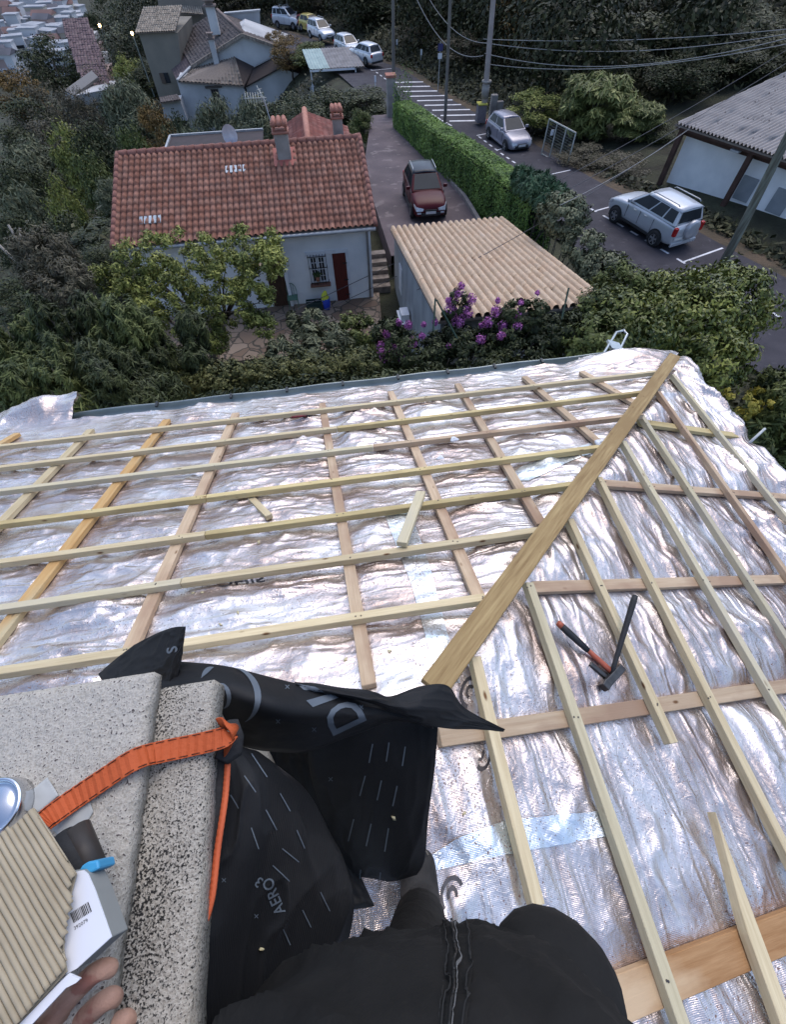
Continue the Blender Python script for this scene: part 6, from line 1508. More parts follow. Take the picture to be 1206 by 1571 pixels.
# bare forked trunk on the near slope
bt = empty('dead_tree', Y(40, 400, 24), label='bare pale forked trunk leaning on the near left slope', cat='tree'); p = np.array(Y(45, 400, 24))
b = MB(); b.tube([p + np.array([.3, 0, -1.2]), p + np.array([0, 0, .4]), np.array(Y(30, 350, 24.5))], [.16, .12, .05], 7); b.tube([p + np.array([0, 0, -.4]), np.array(Y(12, 345, 24.3))], [.12, .05], 7); b.tube([p + np.array([-.4, 0, -.9]), np.array(Y(-8, 370, 24.3))], [.12, .05], 7); b.build('trunk', BARKP, bt, True)

# =================================================================== FAR TOWN AND TERRACED ROOFS
TW = [mat('town_white', (.62, .62, .62), (.45, .45, .46), .05), mat('town_cream', (.52, .47, .38), (.38, .34, .28), .05), mat('town_pink', (.42, .30, .27), (.3, .22, .2), .05)]
TR = [mat('town_tile', (.24, .14, .12), (.16, .10, .09), .1), mat('town_flat', (.42, .43, .45), (.3, .31, .33), .1), mat('town_slate', (.16, .15, .17), (.1, .1, .11), .1)]
rs = np.random.RandomState(12); TL = ['white', 'cream', 'dusty pink']; RL = ['a low tiled roof', 'a flat pale roof', 'a dark roof']
for r_ in range(12):
    for c_ in range(12):
        px = -8 + c_ * 10.5 + rs.uniform(-4, 4) + (r_ % 2) * 5; py = 1 + r_ * 8 + rs.uniform(-3, 3)
        if px > 118 - 0.15 * py or (py > 72 and 20 < px < 75) or (py > 95): continue
        wz = -66 + 0 * py; q = np.array(Z(px, py + 4, wz)); 
        if q[1] > 900: q *= 900 / q[1]
        q[2] = -75
        dist = np.linalg.norm(q); w, d_, h = rs.uniform(6, 13) * dist / 480, rs.uniform(5, 9) * dist / 480, rs.uniform(6, 15) * dist / 480
        a, b_ = rs.randint(0, 3, 2) if rs.rand() < .42 else (0, 1); az = rs.uniform(-.5, .5)
        bl = empty('town_building', tuple(q), az, 'far town building, %s with %s, %s %s' % (TL[a], RL[b_], ('top', 'upper middle', 'lower middle', 'bottom')[min(3, r_ // 3)], ('far left', 'left centre', 'right centre', 'right edge')[min(3, c_ // 3)]), 'building', 'buildings of the far town')
        MB().box((0, 0, h / 2), (w, d_, h)).build('wall', TW[a], bl, world=False)
        if b_ == 1: MB().box((0, 0, h + .3), (w + .8, d_ + .8, .6)).build('roof', TR[1], bl, world=False)
        else: MB().add([(-w / 2 - .5, -d_ / 2 - .5, h), (w / 2 + .5, -d_ / 2 - .5, h), (w / 2 + .5, d_ / 2 + .5, h), (-w / 2 - .5, d_ / 2 + .5, h), (-w / 2 - .5, 0, h + 2.2), (w / 2 + .5, 0, h + 2.2)], [(0, 1, 5, 4), (2, 3, 4, 5), (0, 4, 3), (1, 2, 5), (0, 3, 2, 1)]).build('roof', TR[b_], bl, world=False)
        for k in range(int(h // 4)):
            MB().box((0, -d_ / 2 - .05, 2 + k * 3.6), (w * .78, .3, 1.3)).build('window_band', CGLASS, bl, world=False)
TM = tile_mat('terrace_tiles', [(.20, .135, .135), (.15, .105, .11), (.25, .18, .17)], (.06, .045, .045))
TERR = [((128, 140), (172, 118), 118, 'lowest grey-pink roof of the terraced row on the left'), ((118, 112), (165, 92), 126, 'second roof from the bottom of the terraced row on the left'), ((112, 92), (158, 72), 134, 'third roof from the bottom of the terraced row on the left'), ((106, 75), (150, 56), 142, 'fourth roof from the bottom of the terraced row on the left'), ((100, 58), (142, 42), 152, 'topmost long roof of the terraced row on the left')]
for i, ((xa, ya), (xb, yb2), y, l) in enumerate(TERR):
    a = np.array(Y(xa, ya, y)); b_ = np.array(Y(xb, ya + (1 if i else 3), y)); b_[2] = a[2]
    h_ = empty('house', tuple(a), label=l, cat='house', group='terraced houses on the left slope')
    up_ = np.array([-1.2, 6.0, 1.6]) * (y / 130)
    tiled('roof', a, b_, b_ + up_, a + up_, .6, .8, TM, h_, .1, .05, 'pan', .03, per=4)
    MB().box(((a[0] + b_[0]) / 2, y + 3.4, a[2] - 3.2), (b_[0] - a[0] - .5, 6.0, 6.2)).build('wall', TW[2] if i % 2 else OLDW, h_)
    MB().box((a[0] + 1.5, y + .35, a[2] - 1.5), (1.0, .1, 1.3)).build('window', GLASSD, h_)
a = np.array(Y(98, 137, 104)); h_ = empty('outbuilding', tuple(a), label='grey sloping roof of a small outbuilding below the terraced row', cat='outbuilding')
MB().poly([Y(98, 138, 104), Y(140, 108, 112), Y(150, 118, 108), Y(112, 146, 101)], off=(0, 0, -.3)).build('roof', mat('grey_slate', (.2, .19, .18)), h_)
MB().poly([Y(99, 140, 104), Y(112, 147, 101.2), Y(114, 165, 101.2), Y(101, 160, 104)], off=(6, 3, 0)).build('wall', OLDW, h_)
LAMPM = mat('lamp_glow', (1, .7, .35), emit=(1., .62, .25, 9))
for (px, py, y, l) in ((152, 39, 130, 'small lit orange street lamp by the terraced roofs'), (202, 51, 85, 'small lit orange lamp at the corner of the tan house')):
    q = np.array(Y(px, py, y)); lp = empty('street_lamp', tuple(q), label=l, cat='lamp'); r_ = y / 130 * .26
    V = []; Fc = []
    for i in range(7):
        for k in range(10): t = math.pi * i / 6; V.append(q + r_ * np.array([math.sin(t) * math.cos(.628 * k), math.sin(t) * math.sin(.628 * k), math.cos(t)]))
    for i in range(6):
        for k in range(10): Fc.append((i * 10 + k, i * 10 + (k + 1) % 10, (i + 1) * 10 + (k + 1) % 10, (i + 1) * 10 + k))
    MB().add(V, Fc).build('lamp_head', LAMPM, lp, True); MB().tube([q + np.array([0, .1, -6]), q + np.array([0, .1, -.2])], .07, 6).build('pole', ZINC, lp)

# =================================================================== ON THE ROOF: CHIMNEY
def rough_mat(name, c1, c2, speck, lo, sc=150, rough_blacks=None):
    m = mat(name, c1, c2, 300, .95, contrast=(.34, .62), bump=.004, bscale=sc, detail=10, spots=speck, spot_scale=300, spot_lo=lo)
    if rough_blacks:
        t = m.node_tree; p = t.nodes['Principled BSDF']; l = p.inputs['Base Color'].links[0].from_socket
        tc = N(t, 'ShaderNodeTexCoord'); n1 = N(t, 'ShaderNodeTexNoise'); n1.inputs['Scale'].default_value = 400; n1.inputs['Detail'].default_value = 3; t.links.new(tc.outputs['Object'], n1.inputs[0])
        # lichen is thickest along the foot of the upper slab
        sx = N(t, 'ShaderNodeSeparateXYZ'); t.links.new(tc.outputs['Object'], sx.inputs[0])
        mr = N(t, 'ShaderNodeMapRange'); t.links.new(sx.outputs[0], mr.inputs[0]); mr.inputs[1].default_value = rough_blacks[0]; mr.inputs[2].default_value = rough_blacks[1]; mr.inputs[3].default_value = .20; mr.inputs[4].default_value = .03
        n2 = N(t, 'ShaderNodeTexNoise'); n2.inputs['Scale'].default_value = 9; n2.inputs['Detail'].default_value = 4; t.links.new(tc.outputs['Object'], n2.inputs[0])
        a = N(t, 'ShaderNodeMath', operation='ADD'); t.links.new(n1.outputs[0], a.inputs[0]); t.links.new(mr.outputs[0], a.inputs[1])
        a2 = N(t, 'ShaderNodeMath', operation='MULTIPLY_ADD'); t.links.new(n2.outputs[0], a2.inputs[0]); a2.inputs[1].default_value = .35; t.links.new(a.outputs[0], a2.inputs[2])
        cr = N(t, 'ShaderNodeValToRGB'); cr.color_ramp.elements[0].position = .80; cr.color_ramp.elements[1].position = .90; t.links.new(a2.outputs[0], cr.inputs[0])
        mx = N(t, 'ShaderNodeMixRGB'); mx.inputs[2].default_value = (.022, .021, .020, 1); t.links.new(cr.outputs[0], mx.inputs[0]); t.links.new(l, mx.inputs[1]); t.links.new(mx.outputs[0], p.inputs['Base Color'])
    return m
SLAB1 = rough_mat('roughcast_light', (.50, .465, .41), (.32, .295, .25), (.085, .07, .065), .60)
SLAB2 = rough_mat('roughcast_lichen', (.48, .445, .385), (.30, .27, .225), (.06, .055, .05), .60, rough_blacks=(-.35, -.24))
zs1, zs2 = -.62, -.652
# corner positions of both slabs
c1 = Z(235, 1030, zs1); c2 = Z(328, 1042, zs2)
def roughslab(name, x0, x1, y0, y1, z, th, m, seed):
    # gently uneven slab with worn arrises
    nx, ny = int((x1 - x0) / .006), int((y1 - y0) / .006); V = []; Fc = []
    xs_ = np.linspace(x0, x1, nx + 1); ys_ = np.linspace(y0, y1, ny + 1); XX, YY = np.meshgrid(xs_, ys_, indexing='ij')
    e = np.minimum.reduce([XX - x0, x1 - XX, YY - y0, y1 - YY]); hgt = .0035 * fbm(XX * 60, YY * 60, seed, 4) + .0025 * fbm(XX * 12, YY * 12, seed + 1) - .006 * np.exp(-e / .005)
    jx = .004 * (fbm(YY * 45, XX * 0, seed + 3) - .5) * (np.abs(XX - x1) < .001); 
    top_ = np.stack([XX + jx, YY, z + hgt], -1).reshape(-1, 3); n_ = len(top_); idx = np.arange(n_).reshape(XX.shape)
    Q = np.stack([idx[:-1, :-1], idx[1:, :-1], idx[1:, 1:], idx[:-1, 1:]], -1).reshape(-1, 4).tolist()
    ring = list(idx[:, 0]) + list(idx[-1, 1:]) + list(idx[-2::-1, -1]) + list(idx[0, -2:0:-1]); V = top_.tolist(); b0 = len(V)
    for i in ring: v = top_[i]; V.append((v[0], v[1], z - th))
    k = len(ring); Fq = Q + [(ring[i], b0 + i, b0 + (i + 1) % k, ring[(i + 1) % k]) for i in range(k)] + [tuple(b0 + i for i in range(k))]
    o = MB().add(V, [tuple(int(a) for a in f) for f in Fq]).build(name, m, chim, True)
    return o
chim = mesh_obj('chimney', [], [], None, house)   # replaced below by the stack itself
bpy.data.objects.remove(chim)
b = MB(); b.box((-.62, -.17, -1.25), (.68, .68, 1.10)); chim = b.build('chimney', RENDER, house)
_orig = mesh_obj
def chim_child(o):
    o.parent = chim; o.data.transform(Matrix.Translation((0, 0, 9.4)))
    return o
chs = chim; chim = None
s1 = roughslab('chimney_slab', -1.02, c1[0], -.60, c1[1], zs1, .026, SLAB1, 101); s2 = roughslab('chimney_slab', -1.06, c2[0], -.64, c2[1], zs2, .045, SLAB2, 111)
for s_ in (s1, s2): chim = chs; s_.parent = chs; s_.data.transform(Matrix.Translation((0, 0, 9.4)))
chim = chs
BV_SL = BVHTree.FromPolygons([tuple(v.co + Vector((0, 0, -9.4))) for v in s1.data.vertices] , [tuple(p.vertices) for p in s1.data.polygons])
BV_S2 = BVHTree.FromPolygons([tuple(v.co + Vector((0, 0, -9.4))) for v in s2.data.vertices] , [tuple(p.vertices) for p in s2.data.polygons])

# =================================================================== BLACK UNDERLAY
UL = bpy.data.materials.new('underlay'); UL.use_nodes = True; t = UL.node_tree; p = t.nodes['Principled BSDF']; p.inputs['Base Color'].default_value = (.013, .0135, .015, 1); p.inputs['Roughness'].default_value = .55; p.inputs['Specular IOR Level'].default_value = .22
tc = N(t, 'ShaderNodeTexCoord'); wv = N(t, 'ShaderNodeTexWave'); wv.inputs['Scale'].default_value = 170; wv.inputs['Distortion'].default_value = .8; t.links.new(tc.outputs['Object'], wv.inputs[0])
b1 = N(t, 'ShaderNodeBump'); b1.inputs['Distance'].default_value = .00015; t.links.new(wv.outputs[1], b1.inputs['Height'])
nz = N(t, 'ShaderNodeTexNoise'); nz.inputs['Scale'].default_value = 9; nz.inputs['Detail'].default_value = 4; nz.inputs['Distortion'].default_value = .4; t.links.new(tc.outputs['Object'], nz.inputs[0])
b2 = N(t, 'ShaderNodeBump'); b2.inputs['Distance'].default_value = .0035; t.links.new(nz.outputs[0], b2.inputs['Height']); t.links.new(b1.outputs[0], b2.inputs['Normal']); t.links.new(b2.outputs[0], p.inputs['Normal'])
def crom(P, t):
    n = len(P); x = t * (n - 1); i = int(min(max(math.floor(x), 0), n - 2)); f = x - i
    p0, p1, p2, p3 = P[max(i - 1, 0)], P[i], P[i + 1], P[min(i + 2, n - 1)]
    return .5 * ((2 * p1) + (-p0 + p2) * f + (2 * p0 - 5 * p1 + 4 * p2 - p3) * f * f + (-p0 + 3 * p1 - 3 * p2 + p3) * f ** 3)
def patch(rows, nu=60, nv=50, wr=.006, fr=7, seed=0):
    """smooth sheet through rows of (px, py, z) control points"""
    Rw = [[np.array(Z(*q)) for q in r] for r in rows]; V = np.zeros((nv + 1, nu + 1, 3))
    cols = [[crom(r, u / nu) for u in range(nu + 1)] for r in Rw]
    for u in range(nu + 1):
        col = [c[u] for c in cols]
        for v in range(nv + 1): V[v, u] = crom(col, v / nv)
    du = np.gradient(V, axis=1); dv = np.gradient(V, axis=0); n_ = np.cross(du, dv); n_ /= np.linalg.norm(n_, axis=-1, keepdims=True) + 1e-9
    n_ *= np.where((n_ * V).sum(-1, keepdims=True) > 0, -1, 1)
    uu, vv = np.meshgrid(np.linspace(0, 1, nu + 1), np.linspace(0, 1, nv + 1)); e = np.minimum.reduce([uu, 1 - uu, vv, 1 - vv]); em = np.clip(e / .06, .25, 1)
    w = (ridge(uu * fr + vv * 2, vv * fr * .7, seed) ** 2 - .3) + .5 * (ridge(uu * fr * 2.3, vv * fr * 1.6 + uu, seed + 5) ** 3)
    V = V + n_ * (w * wr * em)[..., None]
    idx = np.arange((nu + 1) * (nv + 1)).reshape(nv + 1, nu + 1)
    Q = np.stack([idx[:-1, :-1], idx[1:, :-1], idx[1:, 1:], idx[:-1, 1:]], -1).reshape(-1, 4)
    return V.reshape(-1, 3), Q
ul = empty('underlay_sheet', (-.1, .0, -1.5), label='crumpled sheet of black roofing underlay with grey lettering draped beside the chimney', cat='roofing underlay')
ULT = []
def sheet(rows, **kw):
    V, Q = patch(rows, **kw); o = fast_mesh('fold', V, Q, UL, ul, True, tuple(ul.location)); s_ = o.modifiers.new('thickness', 'SOLIDIFY'); s_.thickness = .0015
    T_ = BVHTree.FromPolygons([tuple(v) for v in V.tolist()], [tuple(q) for q in Q.tolist()]); ULT.append(T_); return o
sheet([[(150, 1034, -.90), (205, 990, -.86), (257, 965, -.80), (284, 961, -.76)], [(165, 1060, -.86), (215, 1035, -.83), (255, 1020, -.80), (281, 990, -.78)], [(180, 1080, -.88), (225, 1080, -.85), (262, 1060, -.82), (277, 1022, -.80)]], wr=.004, seed=1)
sheet([[(180, 1030, -.86), (250, 1016, -.84), (300, 1017, -.82), (345, 1022, -.80), (403, 1036, -.81), (462, 1050, -.84), (540, 1066, -.90), (600, 1086, -.96), (663, 1114, -1.02)],
       [(180, 1070, -.84), (250, 1062, -.81), (300, 1062, -.78), (348, 1068, -.76), (404, 1086, -.77), (466, 1098, -.82), (545, 1100, -.90), (604, 1098, -.97), (664, 1116, -1.02)],
       [(180, 1115, -.90), (250, 1122, -.89), (300, 1130, -.88), (352, 1140, -.90), (405, 1152, -.93), (474, 1152, -.96), (545, 1126, -1.0), (607, 1106, -1.02), (665, 1118, -1.03)]], nu=110, wr=.004, fr=4, seed=2)
sheet([[(452, 1046, -.85), (510, 1053, -.87), (565, 1060, -.90), (598, 1068, -.94), (644, 1053, -.96), (687, 1052, -1.0), (714, 1086, -1.05), (775, 1119, -1.12)],
       [(454, 1050, -.83), (512, 1062, -.85), (568, 1072, -.88), (606, 1084, -.92), (648, 1084, -.95), (690, 1088, -1.0), (722, 1104, -1.05), (774, 1120, -1.12)],
       [(456, 1052, -.84), (516, 1066, -.88), (572, 1080, -.92), (612, 1094, -.95), (652, 1111, -.98), (690, 1118, -1.02), (732, 1119, -1.07), (773, 1122, -1.12)]], nu=90, wr=.004, fr=5, seed=3)
sheet([[(470, 1140, -1.0), (545, 1118, -1.02), (608, 1098, -1.04), (673, 1100, -1.05)], [(478, 1195, -1.14), (545, 1186, -1.12), (610, 1180, -1.12), (667, 1180, -1.14)],
       [(498, 1258, -1.28), (550, 1255, -1.24), (605, 1252, -1.23), (657, 1255, -1.27)], [(524, 1318, -1.40), (556, 1325, -1.36), (602, 1330, -1.36), (652, 1318, -1.40)], [(536, 1346, -1.46), (562, 1346, -1.42), (602, 1352, -1.42), (640, 1342, -1.46)]], wr=.004, fr=5, seed=4)
sheet([[(340, 1120, -1.0), (420, 1130, -1.08), (490, 1140, -1.12)], [(350, 1190, -1.15), (430, 1190, -1.22), (500, 1200, -1.25)], [(380, 1280, -1.3), (460, 1290, -1.36), (548, 1330, -1.42)], [(420, 1400, -1.36), (500, 1400, -1.40), (575, 1390, -1.46)]], wr=.012, fr=5, seed=5)
sheet([[(340, 1150, -.74), (356, 1146, -.76), (370, 1147, -.79), (383, 1150, -.83)], [(338, 1225, -.74), (388, 1200, -.75), (428, 1192, -.82), (468, 1215, -.95)], [(330, 1292, -.74), (392, 1276, -.76), (452, 1266, -.84), (509, 1284, -1.02)],
       [(312, 1384, -.74), (382, 1368, -.78), (452, 1350, -.87), (529, 1326, -1.10)], [(296, 1480, -.74), (370, 1458, -.80), (450, 1430, -.90), (543, 1396, -1.15)], [(280, 1610, -.74), (360, 1580, -.82), (440, 1540, -.92), (520, 1500, -1.15)]], nu=80, nv=90, wr=.007, fr=3.2, seed=6)
GREYP = mat('print_grey', (.125, .150, .175), (.10, .12, .145), 20, .6)
def zz(x, y): return (300 + x / 2.412, 950 + y / 2.412)
letters = []
def L_(name, polys, sub=5): return decal(name, polys, GREYP, ul, ULT, .0012, sub)
L_('printed_letter', glyphs('D', (563, 1108), (-28, -54), (-72, 34), .015))
L_('printed_letter', [[zz(408, 302), zz(432, 326), zz(528, 292), zz(500, 276)]]); L_('printed_letter', [[zz(372, 240), zz(400, 264), zz(476, 268), zz(440, 250)]])
L_('printed_swirl', arc(358, 1068, 34, 44, -1.2, 1.35, 16, .95, 1.1, -.25, True)); L_('printed_swirl', arc(338, 1068, 13, 21, -1.5, 1.5, 12, .8, 1.1, -.2, True)); L_('printed_swirl', arc(331, 1072, 3, 10, -1.5, 1.7, 10, .8, 1.2, -.2, True)); L_('printed_swirl', arc(330, 1052, 20, 27, -2.9, -1.9, 8, 1, 1.2, .2, True))
L_('printed_letter', glyphs('S', (272, 1000), (-2, -22), (-22, 6), .02)); L_('printed_letter', glyphs('AERO', (437, 1398), (-8.5, -21), (-22, 12), .012), 4); L_('printed_letter', glyphs('3', (404, 1350), (-15, -14), (-13, 19), .012), 4)
DS = [((180, 580), (222, 640)), ((310, 645), (348, 712)), ((258, 705), (298, 780)), ((205, 770), (232, 850)), ((372, 780), (402, 848)), ((318, 848), (380, 898)), ((283, 910), (345, 970)), ((205, 500), (262, 585)), ((130, 650), (160, 700)), ((460, 1010), (495, 1080)), ((393, 1075), (425, 1140)), ((322, 1145), (348, 1205)),
      ((655, 460), (642, 530)), ((716, 455), (706, 525)), ((776, 470), (765, 542)), ((628, 578), (608, 652)), ((688, 595), (672, 668)), ((746, 615), (730, 690)), ((586, 738), (566, 820)), ((650, 755), (632, 838)), ((714, 772), (700, 858)), ((612, 925), (608, 960)), ((685, 935), (682, 962))]
for a, c in DS: L_('printed_dash', strip([zz(*a), zz(*c)], 1.8), 6)
for x, y in ((338, 252), (305, 376), (438, 406), (222, 1098), (104, 965), (612, 326), (500, 590)):
    cx_, cy_ = zz(x, y); L_('printed_cross', strip([(cx_ - 3, cy_ - 3), (cx_ + 3, cy_ + 3)], 1.2) + strip([(cx_ - 3, cy_ + 3), (cx_ + 3, cy_ - 3)], 1.2), 4)
# wood crumbs lying about
CR = mat('wood_crumb', (.62, .56, .36), (.5, .43, .25), 60, .8)
for i, (x, y) in enumerate(((310, 909), (365, 940), (296, 910), (604, 1254), (712, 1248), (598, 998), (518, 765), (400, 1455), (597, 1000), (530, 1012), (338, 958), (397, 832))):
    s_ = 4.5 if y > 1000 else 3.5; a = i * 1.3
    o = decal('wood_chip', [[(x + s_ * math.cos(a), y + s_ * math.sin(a)), (x + s_ * .7 * math.cos(a + 1.5), y + s_ * .6 * math.sin(a + 1.5)), (x - s_ * math.cos(a), y - s_ * .8 * math.sin(a)), (x + s_ * .5 * math.cos(a + 4.5), y + s_ * .5 * math.sin(a + 4.5))]], CR, None, T + ULT + [BV_SL], .004, 5, .003)
    tag(o, 'pale wood chip ' + ['in the third bay, left of the printed letters', 'right of the printed letters on the foil', 'left of the printed letters, nearer the eave', 'on the hanging black flap', 'right of the black flap beside the first batten', 'just below the end of the lowest long batten', 'beneath the offcut that lies across two battens', 'on the black lobe near the grey letters', 'under the lowest long batten, close to the counter batten', 'between the lowest batten and the tip of the counter batten', 'above the pointed corner of the black sheet', 'in the bay of the second long batten, above the letters'][i], 'wood chip', 'wood chips scattered on the roof')

# =================================================================== STRAP AND POUCH
ORG = mat('webbing', (.52, .105, .03), (.40, .075, .02), 3, .7, bump=.0012, bscale=160, stretch=(1, 1, 1)); BLK = mat('black_nylon', (.018, .018, .019), (.028, .028, .03), 60, .75, bump=.001, bscale=200); STI = mat('stitching', (.05, .012, .008))
def ribbon3(ps, w, th=.0016, up=(0, 0, 1)):
    P = [np.array(p) for p in ps]; n_ = 60; C = [crom(P, i / n_) for i in range(n_ + 1)]; V = []; Fc = []; E = []
    for i in range(n_ + 1):
        d = C[min(i + 1, n_)] - C[max(i - 1, 0)]; d /= np.linalg.norm(d); s = np.cross(d, np.array(up, float)); s /= np.linalg.norm(s); u = np.cross(s, d); E.append((C[i], s, u, d))
        rib = .0005 * (1 if i % 2 else -1)
        for a, b_ in ((-.5, 0), (.5, 0), (.5, 1), (-.5, 1)): V.append(C[i] + s * w * a + u * (th * b_ + rib))
    for i in range(n_):
        for k in range(4): a = i * 4 + k; b_ = i * 4 + (k + 1) % 4; Fc.append((a, b_, b_ + 4, a + 4))
    Fc += [(0, 1, 2, 3), (n_ * 4 + 3, n_ * 4 + 2, n_ * 4 + 1, n_ * 4)]
    return V, Fc, E
st = empty('strap', Z(200, 1170, -.615), label='orange webbing strap with dark stitched edges lying across the chimney slabs', cat='strap')
pth = [Z(66, 1262, -.600), Z(80, 1250, -.604), Z(118, 1223, -.612), Z(158, 1196, -.610), Z(205, 1166, -.608), Z(245, 1154, -.632), Z(292, 1144, -.641), Z(338, 1133, -.638), Z(352, 1126, -.65)]
V, Fc, E = ribbon3(pth, .0265, .0018); MB().add(V, Fc).build('webbing', ORG, st)
for s in (-1, 1):
    b = MB()
    for i in range(1, len(E) - 1, 1):
        C_, sd_, u_, d_ = E[i]; 
        if i % 3 == 0: continue
        b.box(C_ + sd_ * s * .0112 + u_ * .0026, (.0052, .0008, .0008), axes=[d_, sd_, u_])
    o = b.build('stitching', STI, st); o['kind'] = 'stuff'
V, Fc, E = ribbon3([Z(336, 1112, -.655), Z(350, 1112, -.642), Z(360, 1124, -.645), Z(350, 1140, -.66), Z(340, 1152, -.68)], .020, .0018, up=(1, .2, .3)); MB().add(V, Fc).build('loop', ORG, st, True)
kn = tag(decal('strap_keeper', [[(338, 1110), (352, 1104), (365, 1103), (374, 1128), (371, 1158), (350, 1172), (330, 1163), (334, 1150), (346, 1140), (356, 1122)]], BLK, None, [BVHTree.FromPolygons([Z(300, 1080, -.66), Z(400, 1080, -.69), Z(400, 1200, -.71), Z(300, 1200, -.66)], [(0, 1, 2, 3)])], .0, 9, .012), 'black fabric keeper knotted at the end of the orange strap', 'strap keeper')
pc = empty('pouch', Z(325, 1300, -.70), label='narrow black fabric edge with orange piping hanging beside the chimney slab', cat='pouch')
bp = [(342, 1165), (338, 1230), (328, 1300), (316, 1370), (300, 1430), (296, 1450)]
V, Fc, E = ribbon3([Z(x - 4, y, -.700) for x, y in bp], .022, .012); MB().add(V, Fc).build('fabric_edge', BLK, pc, True)
V, Fc, E = ribbon3([Z(x, y, -.690) for x, y in ((350, 1172), (346, 1225), (335, 1300), (326, 1375), (312, 1424))], .0075, .004); MB().add(V, Fc).build('piping', mat('piping', (.60, .13, .05), (.5, .1, .04), 20, .6), pc, True)

# =================================================================== CARDBOARD, CARTON, TUBES, TIN, TAPE
def inpoly(x, y, P):
    c = np.zeros(x.shape, bool); n = len(P); j = n - 1
    for i in range(n):
        xi, yi = P[i]; xj, yj = P[j]; k = ((yi > y) != (yj > y)) & (x < (xj - xi) * (y - yi) / (yj - yi + 1e-12) + xi); c ^= k; j = i
    return c
CARD = mat('cardboard', (.40, .34, .24), (.33, .275, .19), 30, .9, spots=(.30, .25, .17), spot_scale=8, spot_lo=.62)
cb = empty('cardboard_box', Z(40, 1400, -.56), label='torn corrugated cardboard piece held at the lower left corner', cat='cardboard')
zc_ = -.53; PP = [Z(x, y, zc_)[:2] for x, y in ((52, 1238), (83, 1281), (118, 1340), (112, 1352), (108, 1366), (113, 1386), (109, 1404), (98, 1457), (104, 1474), (103, 1490), (30, 1572), (-70, 1690), (-120, 1350), (0, 1278))]
da = np.array(Z(118, 1340, zc_)[:2]) - np.array(Z(52, 1238, zc_)[:2]); da /= np.linalg.norm(da); pa = np.array([-da[1], da[0]])
xs_ = np.array(PP); x0, y0 = xs_.min(0); x1, y1 = xs_.max(0); g_ = .0009
UU, VV = np.meshgrid(np.arange(-.5, .5, g_), np.arange(-.5, .5, .004), indexing='ij')   # U across the flutes
c0_ = np.array(PP[0]); X = c0_[0] + pa[0] * UU + da[0] * VV; Yy = c0_[1] + pa[1] * UU + da[1] * VV
keep = inpoly(X, Yy, PP); bow = .012 * np.sin(np.clip(VV * 4, -1.5, 1.5)); kink = .004 * np.abs(((VV - .03 * np.sin(UU * 30)) * 18) % 2 - 1)
H_ = .0013 * np.sin(UU * 2 * math.pi / .0052) + .0012 * fbm(X * 50, Yy * 50, 131)
Pz = np.stack([X, Yy, zc_ + H_], -1).reshape(-1, 3); idx = np.arange(X.size).reshape(X.shape)
Q = np.stack([idx[:-1, :-1], idx[1:, :-1], idx[1:, 1:], idx[:-1, 1:]], -1).reshape(-1, 4); Q = Q[keep.reshape(-1)[Q].all(1)]; us_ = np.unique(Q); mp_ = -np.ones(X.size, int); mp_[us_] = np.arange(len(us_))
o = fast_mesh('corrugated_face', Pz[us_], mp_[Q], CARD, cb, True, tuple(cb.location)); s_ = o.modifiers.new('thickness', 'SOLIDIFY'); s_.thickness = .0012
WCARD = mat('white_card', (.72, .73, .77), (.66, .67, .71), 9, .75); GCARD = mat('grey_card', (.30, .31, .30), (.26, .27, .26), 20, .85)
MB().poly([Z(x, y, zc_ - .0045) for x, y in ((52, 1241), (116, 1341), (100, 1400), (96, 1457), (101, 1492), (28, 1572), (-70, 1690), (-120, 1352), (0, 1281))], off=(0, 0, -.002)).build('inner_liner', CARD, cb)
MB().poly([Z(x, y, zc_ - .004) for x, y in ((104, 1494), (122, 1502), (116, 1508), (100, 1516), (44, 1576), (26, 1592), (28, 1572))], off=(0, 0, -.003)).build('torn_flap', WCARD, cb)
ct = empty('carton', Z(140, 1400, -.60), label='small carton with a white barcode label and grey side beside the cardboard', cat='carton')
zt_ = -.540
MB().poly([Z(x, y, zt_) for x, y in ((128, 1334), (136, 1342), (147, 1366), (172, 1438), (118, 1487), (60, 1520), (60, 1345))], off=(0, 0, -.028)).build('carton_body', GCARD, ct, bevel=.0012)
MB().poly([Z(x, y, zt_ + .0012) for x, y in ((128, 1335), (135, 1341), (146, 1366), (171, 1437), (117, 1486), (62, 1516), (62, 1348))], off=(0, 0, -.0009)).build('label', WCARD, ct)
BVL = BVHTree.FromPolygons([Z(0, 1300, zt_ + .0012), Z(250, 1300, zt_ + .0012), Z(250, 1550, zt_ + .0012), Z(0, 1550, zt_ + .0012)], [(0, 1, 2, 3)])
INKB = mat('black_ink', (.02, .02, .022), rough=.7)
def z8(x, y): return (x / 4.236, 1200 + y / 4.236)
bars = []; x = 0; rs = np.random.RandomState(3)
A0, A1, Bv = np.array(z8(478, 915)), np.array(z8(598, 838)), np.array(z8(575, 775)) - np.array(z8(598, 838))
k = 0
while k < 1:
    w = rs.choice([.02, .035, .05]); p0 = A0 + (A1 - A0) * k; p1 = A0 + (A1 - A0) * min(1, k + w); bars.append([tuple(p0), tuple(p1), tuple(p1 + Bv), tuple(p0 + Bv)]); k += w + rs.choice([.02, .03, .04])
decal('barcode', bars, INKB, ct, [BVL], .0004, 20); decal('printed_number', glyphs('392079', z8(482, 962), (7.1, -4.6), (3.0, 6.6) if False else (-2.2, -7.2)), INKB, ct, [BVL], .0004, 9)
tb = empty('tool_tubes', Z(118, 1310, -.58), label='two black tool handles held by a blue band and poking out of the carton', cat='tool')
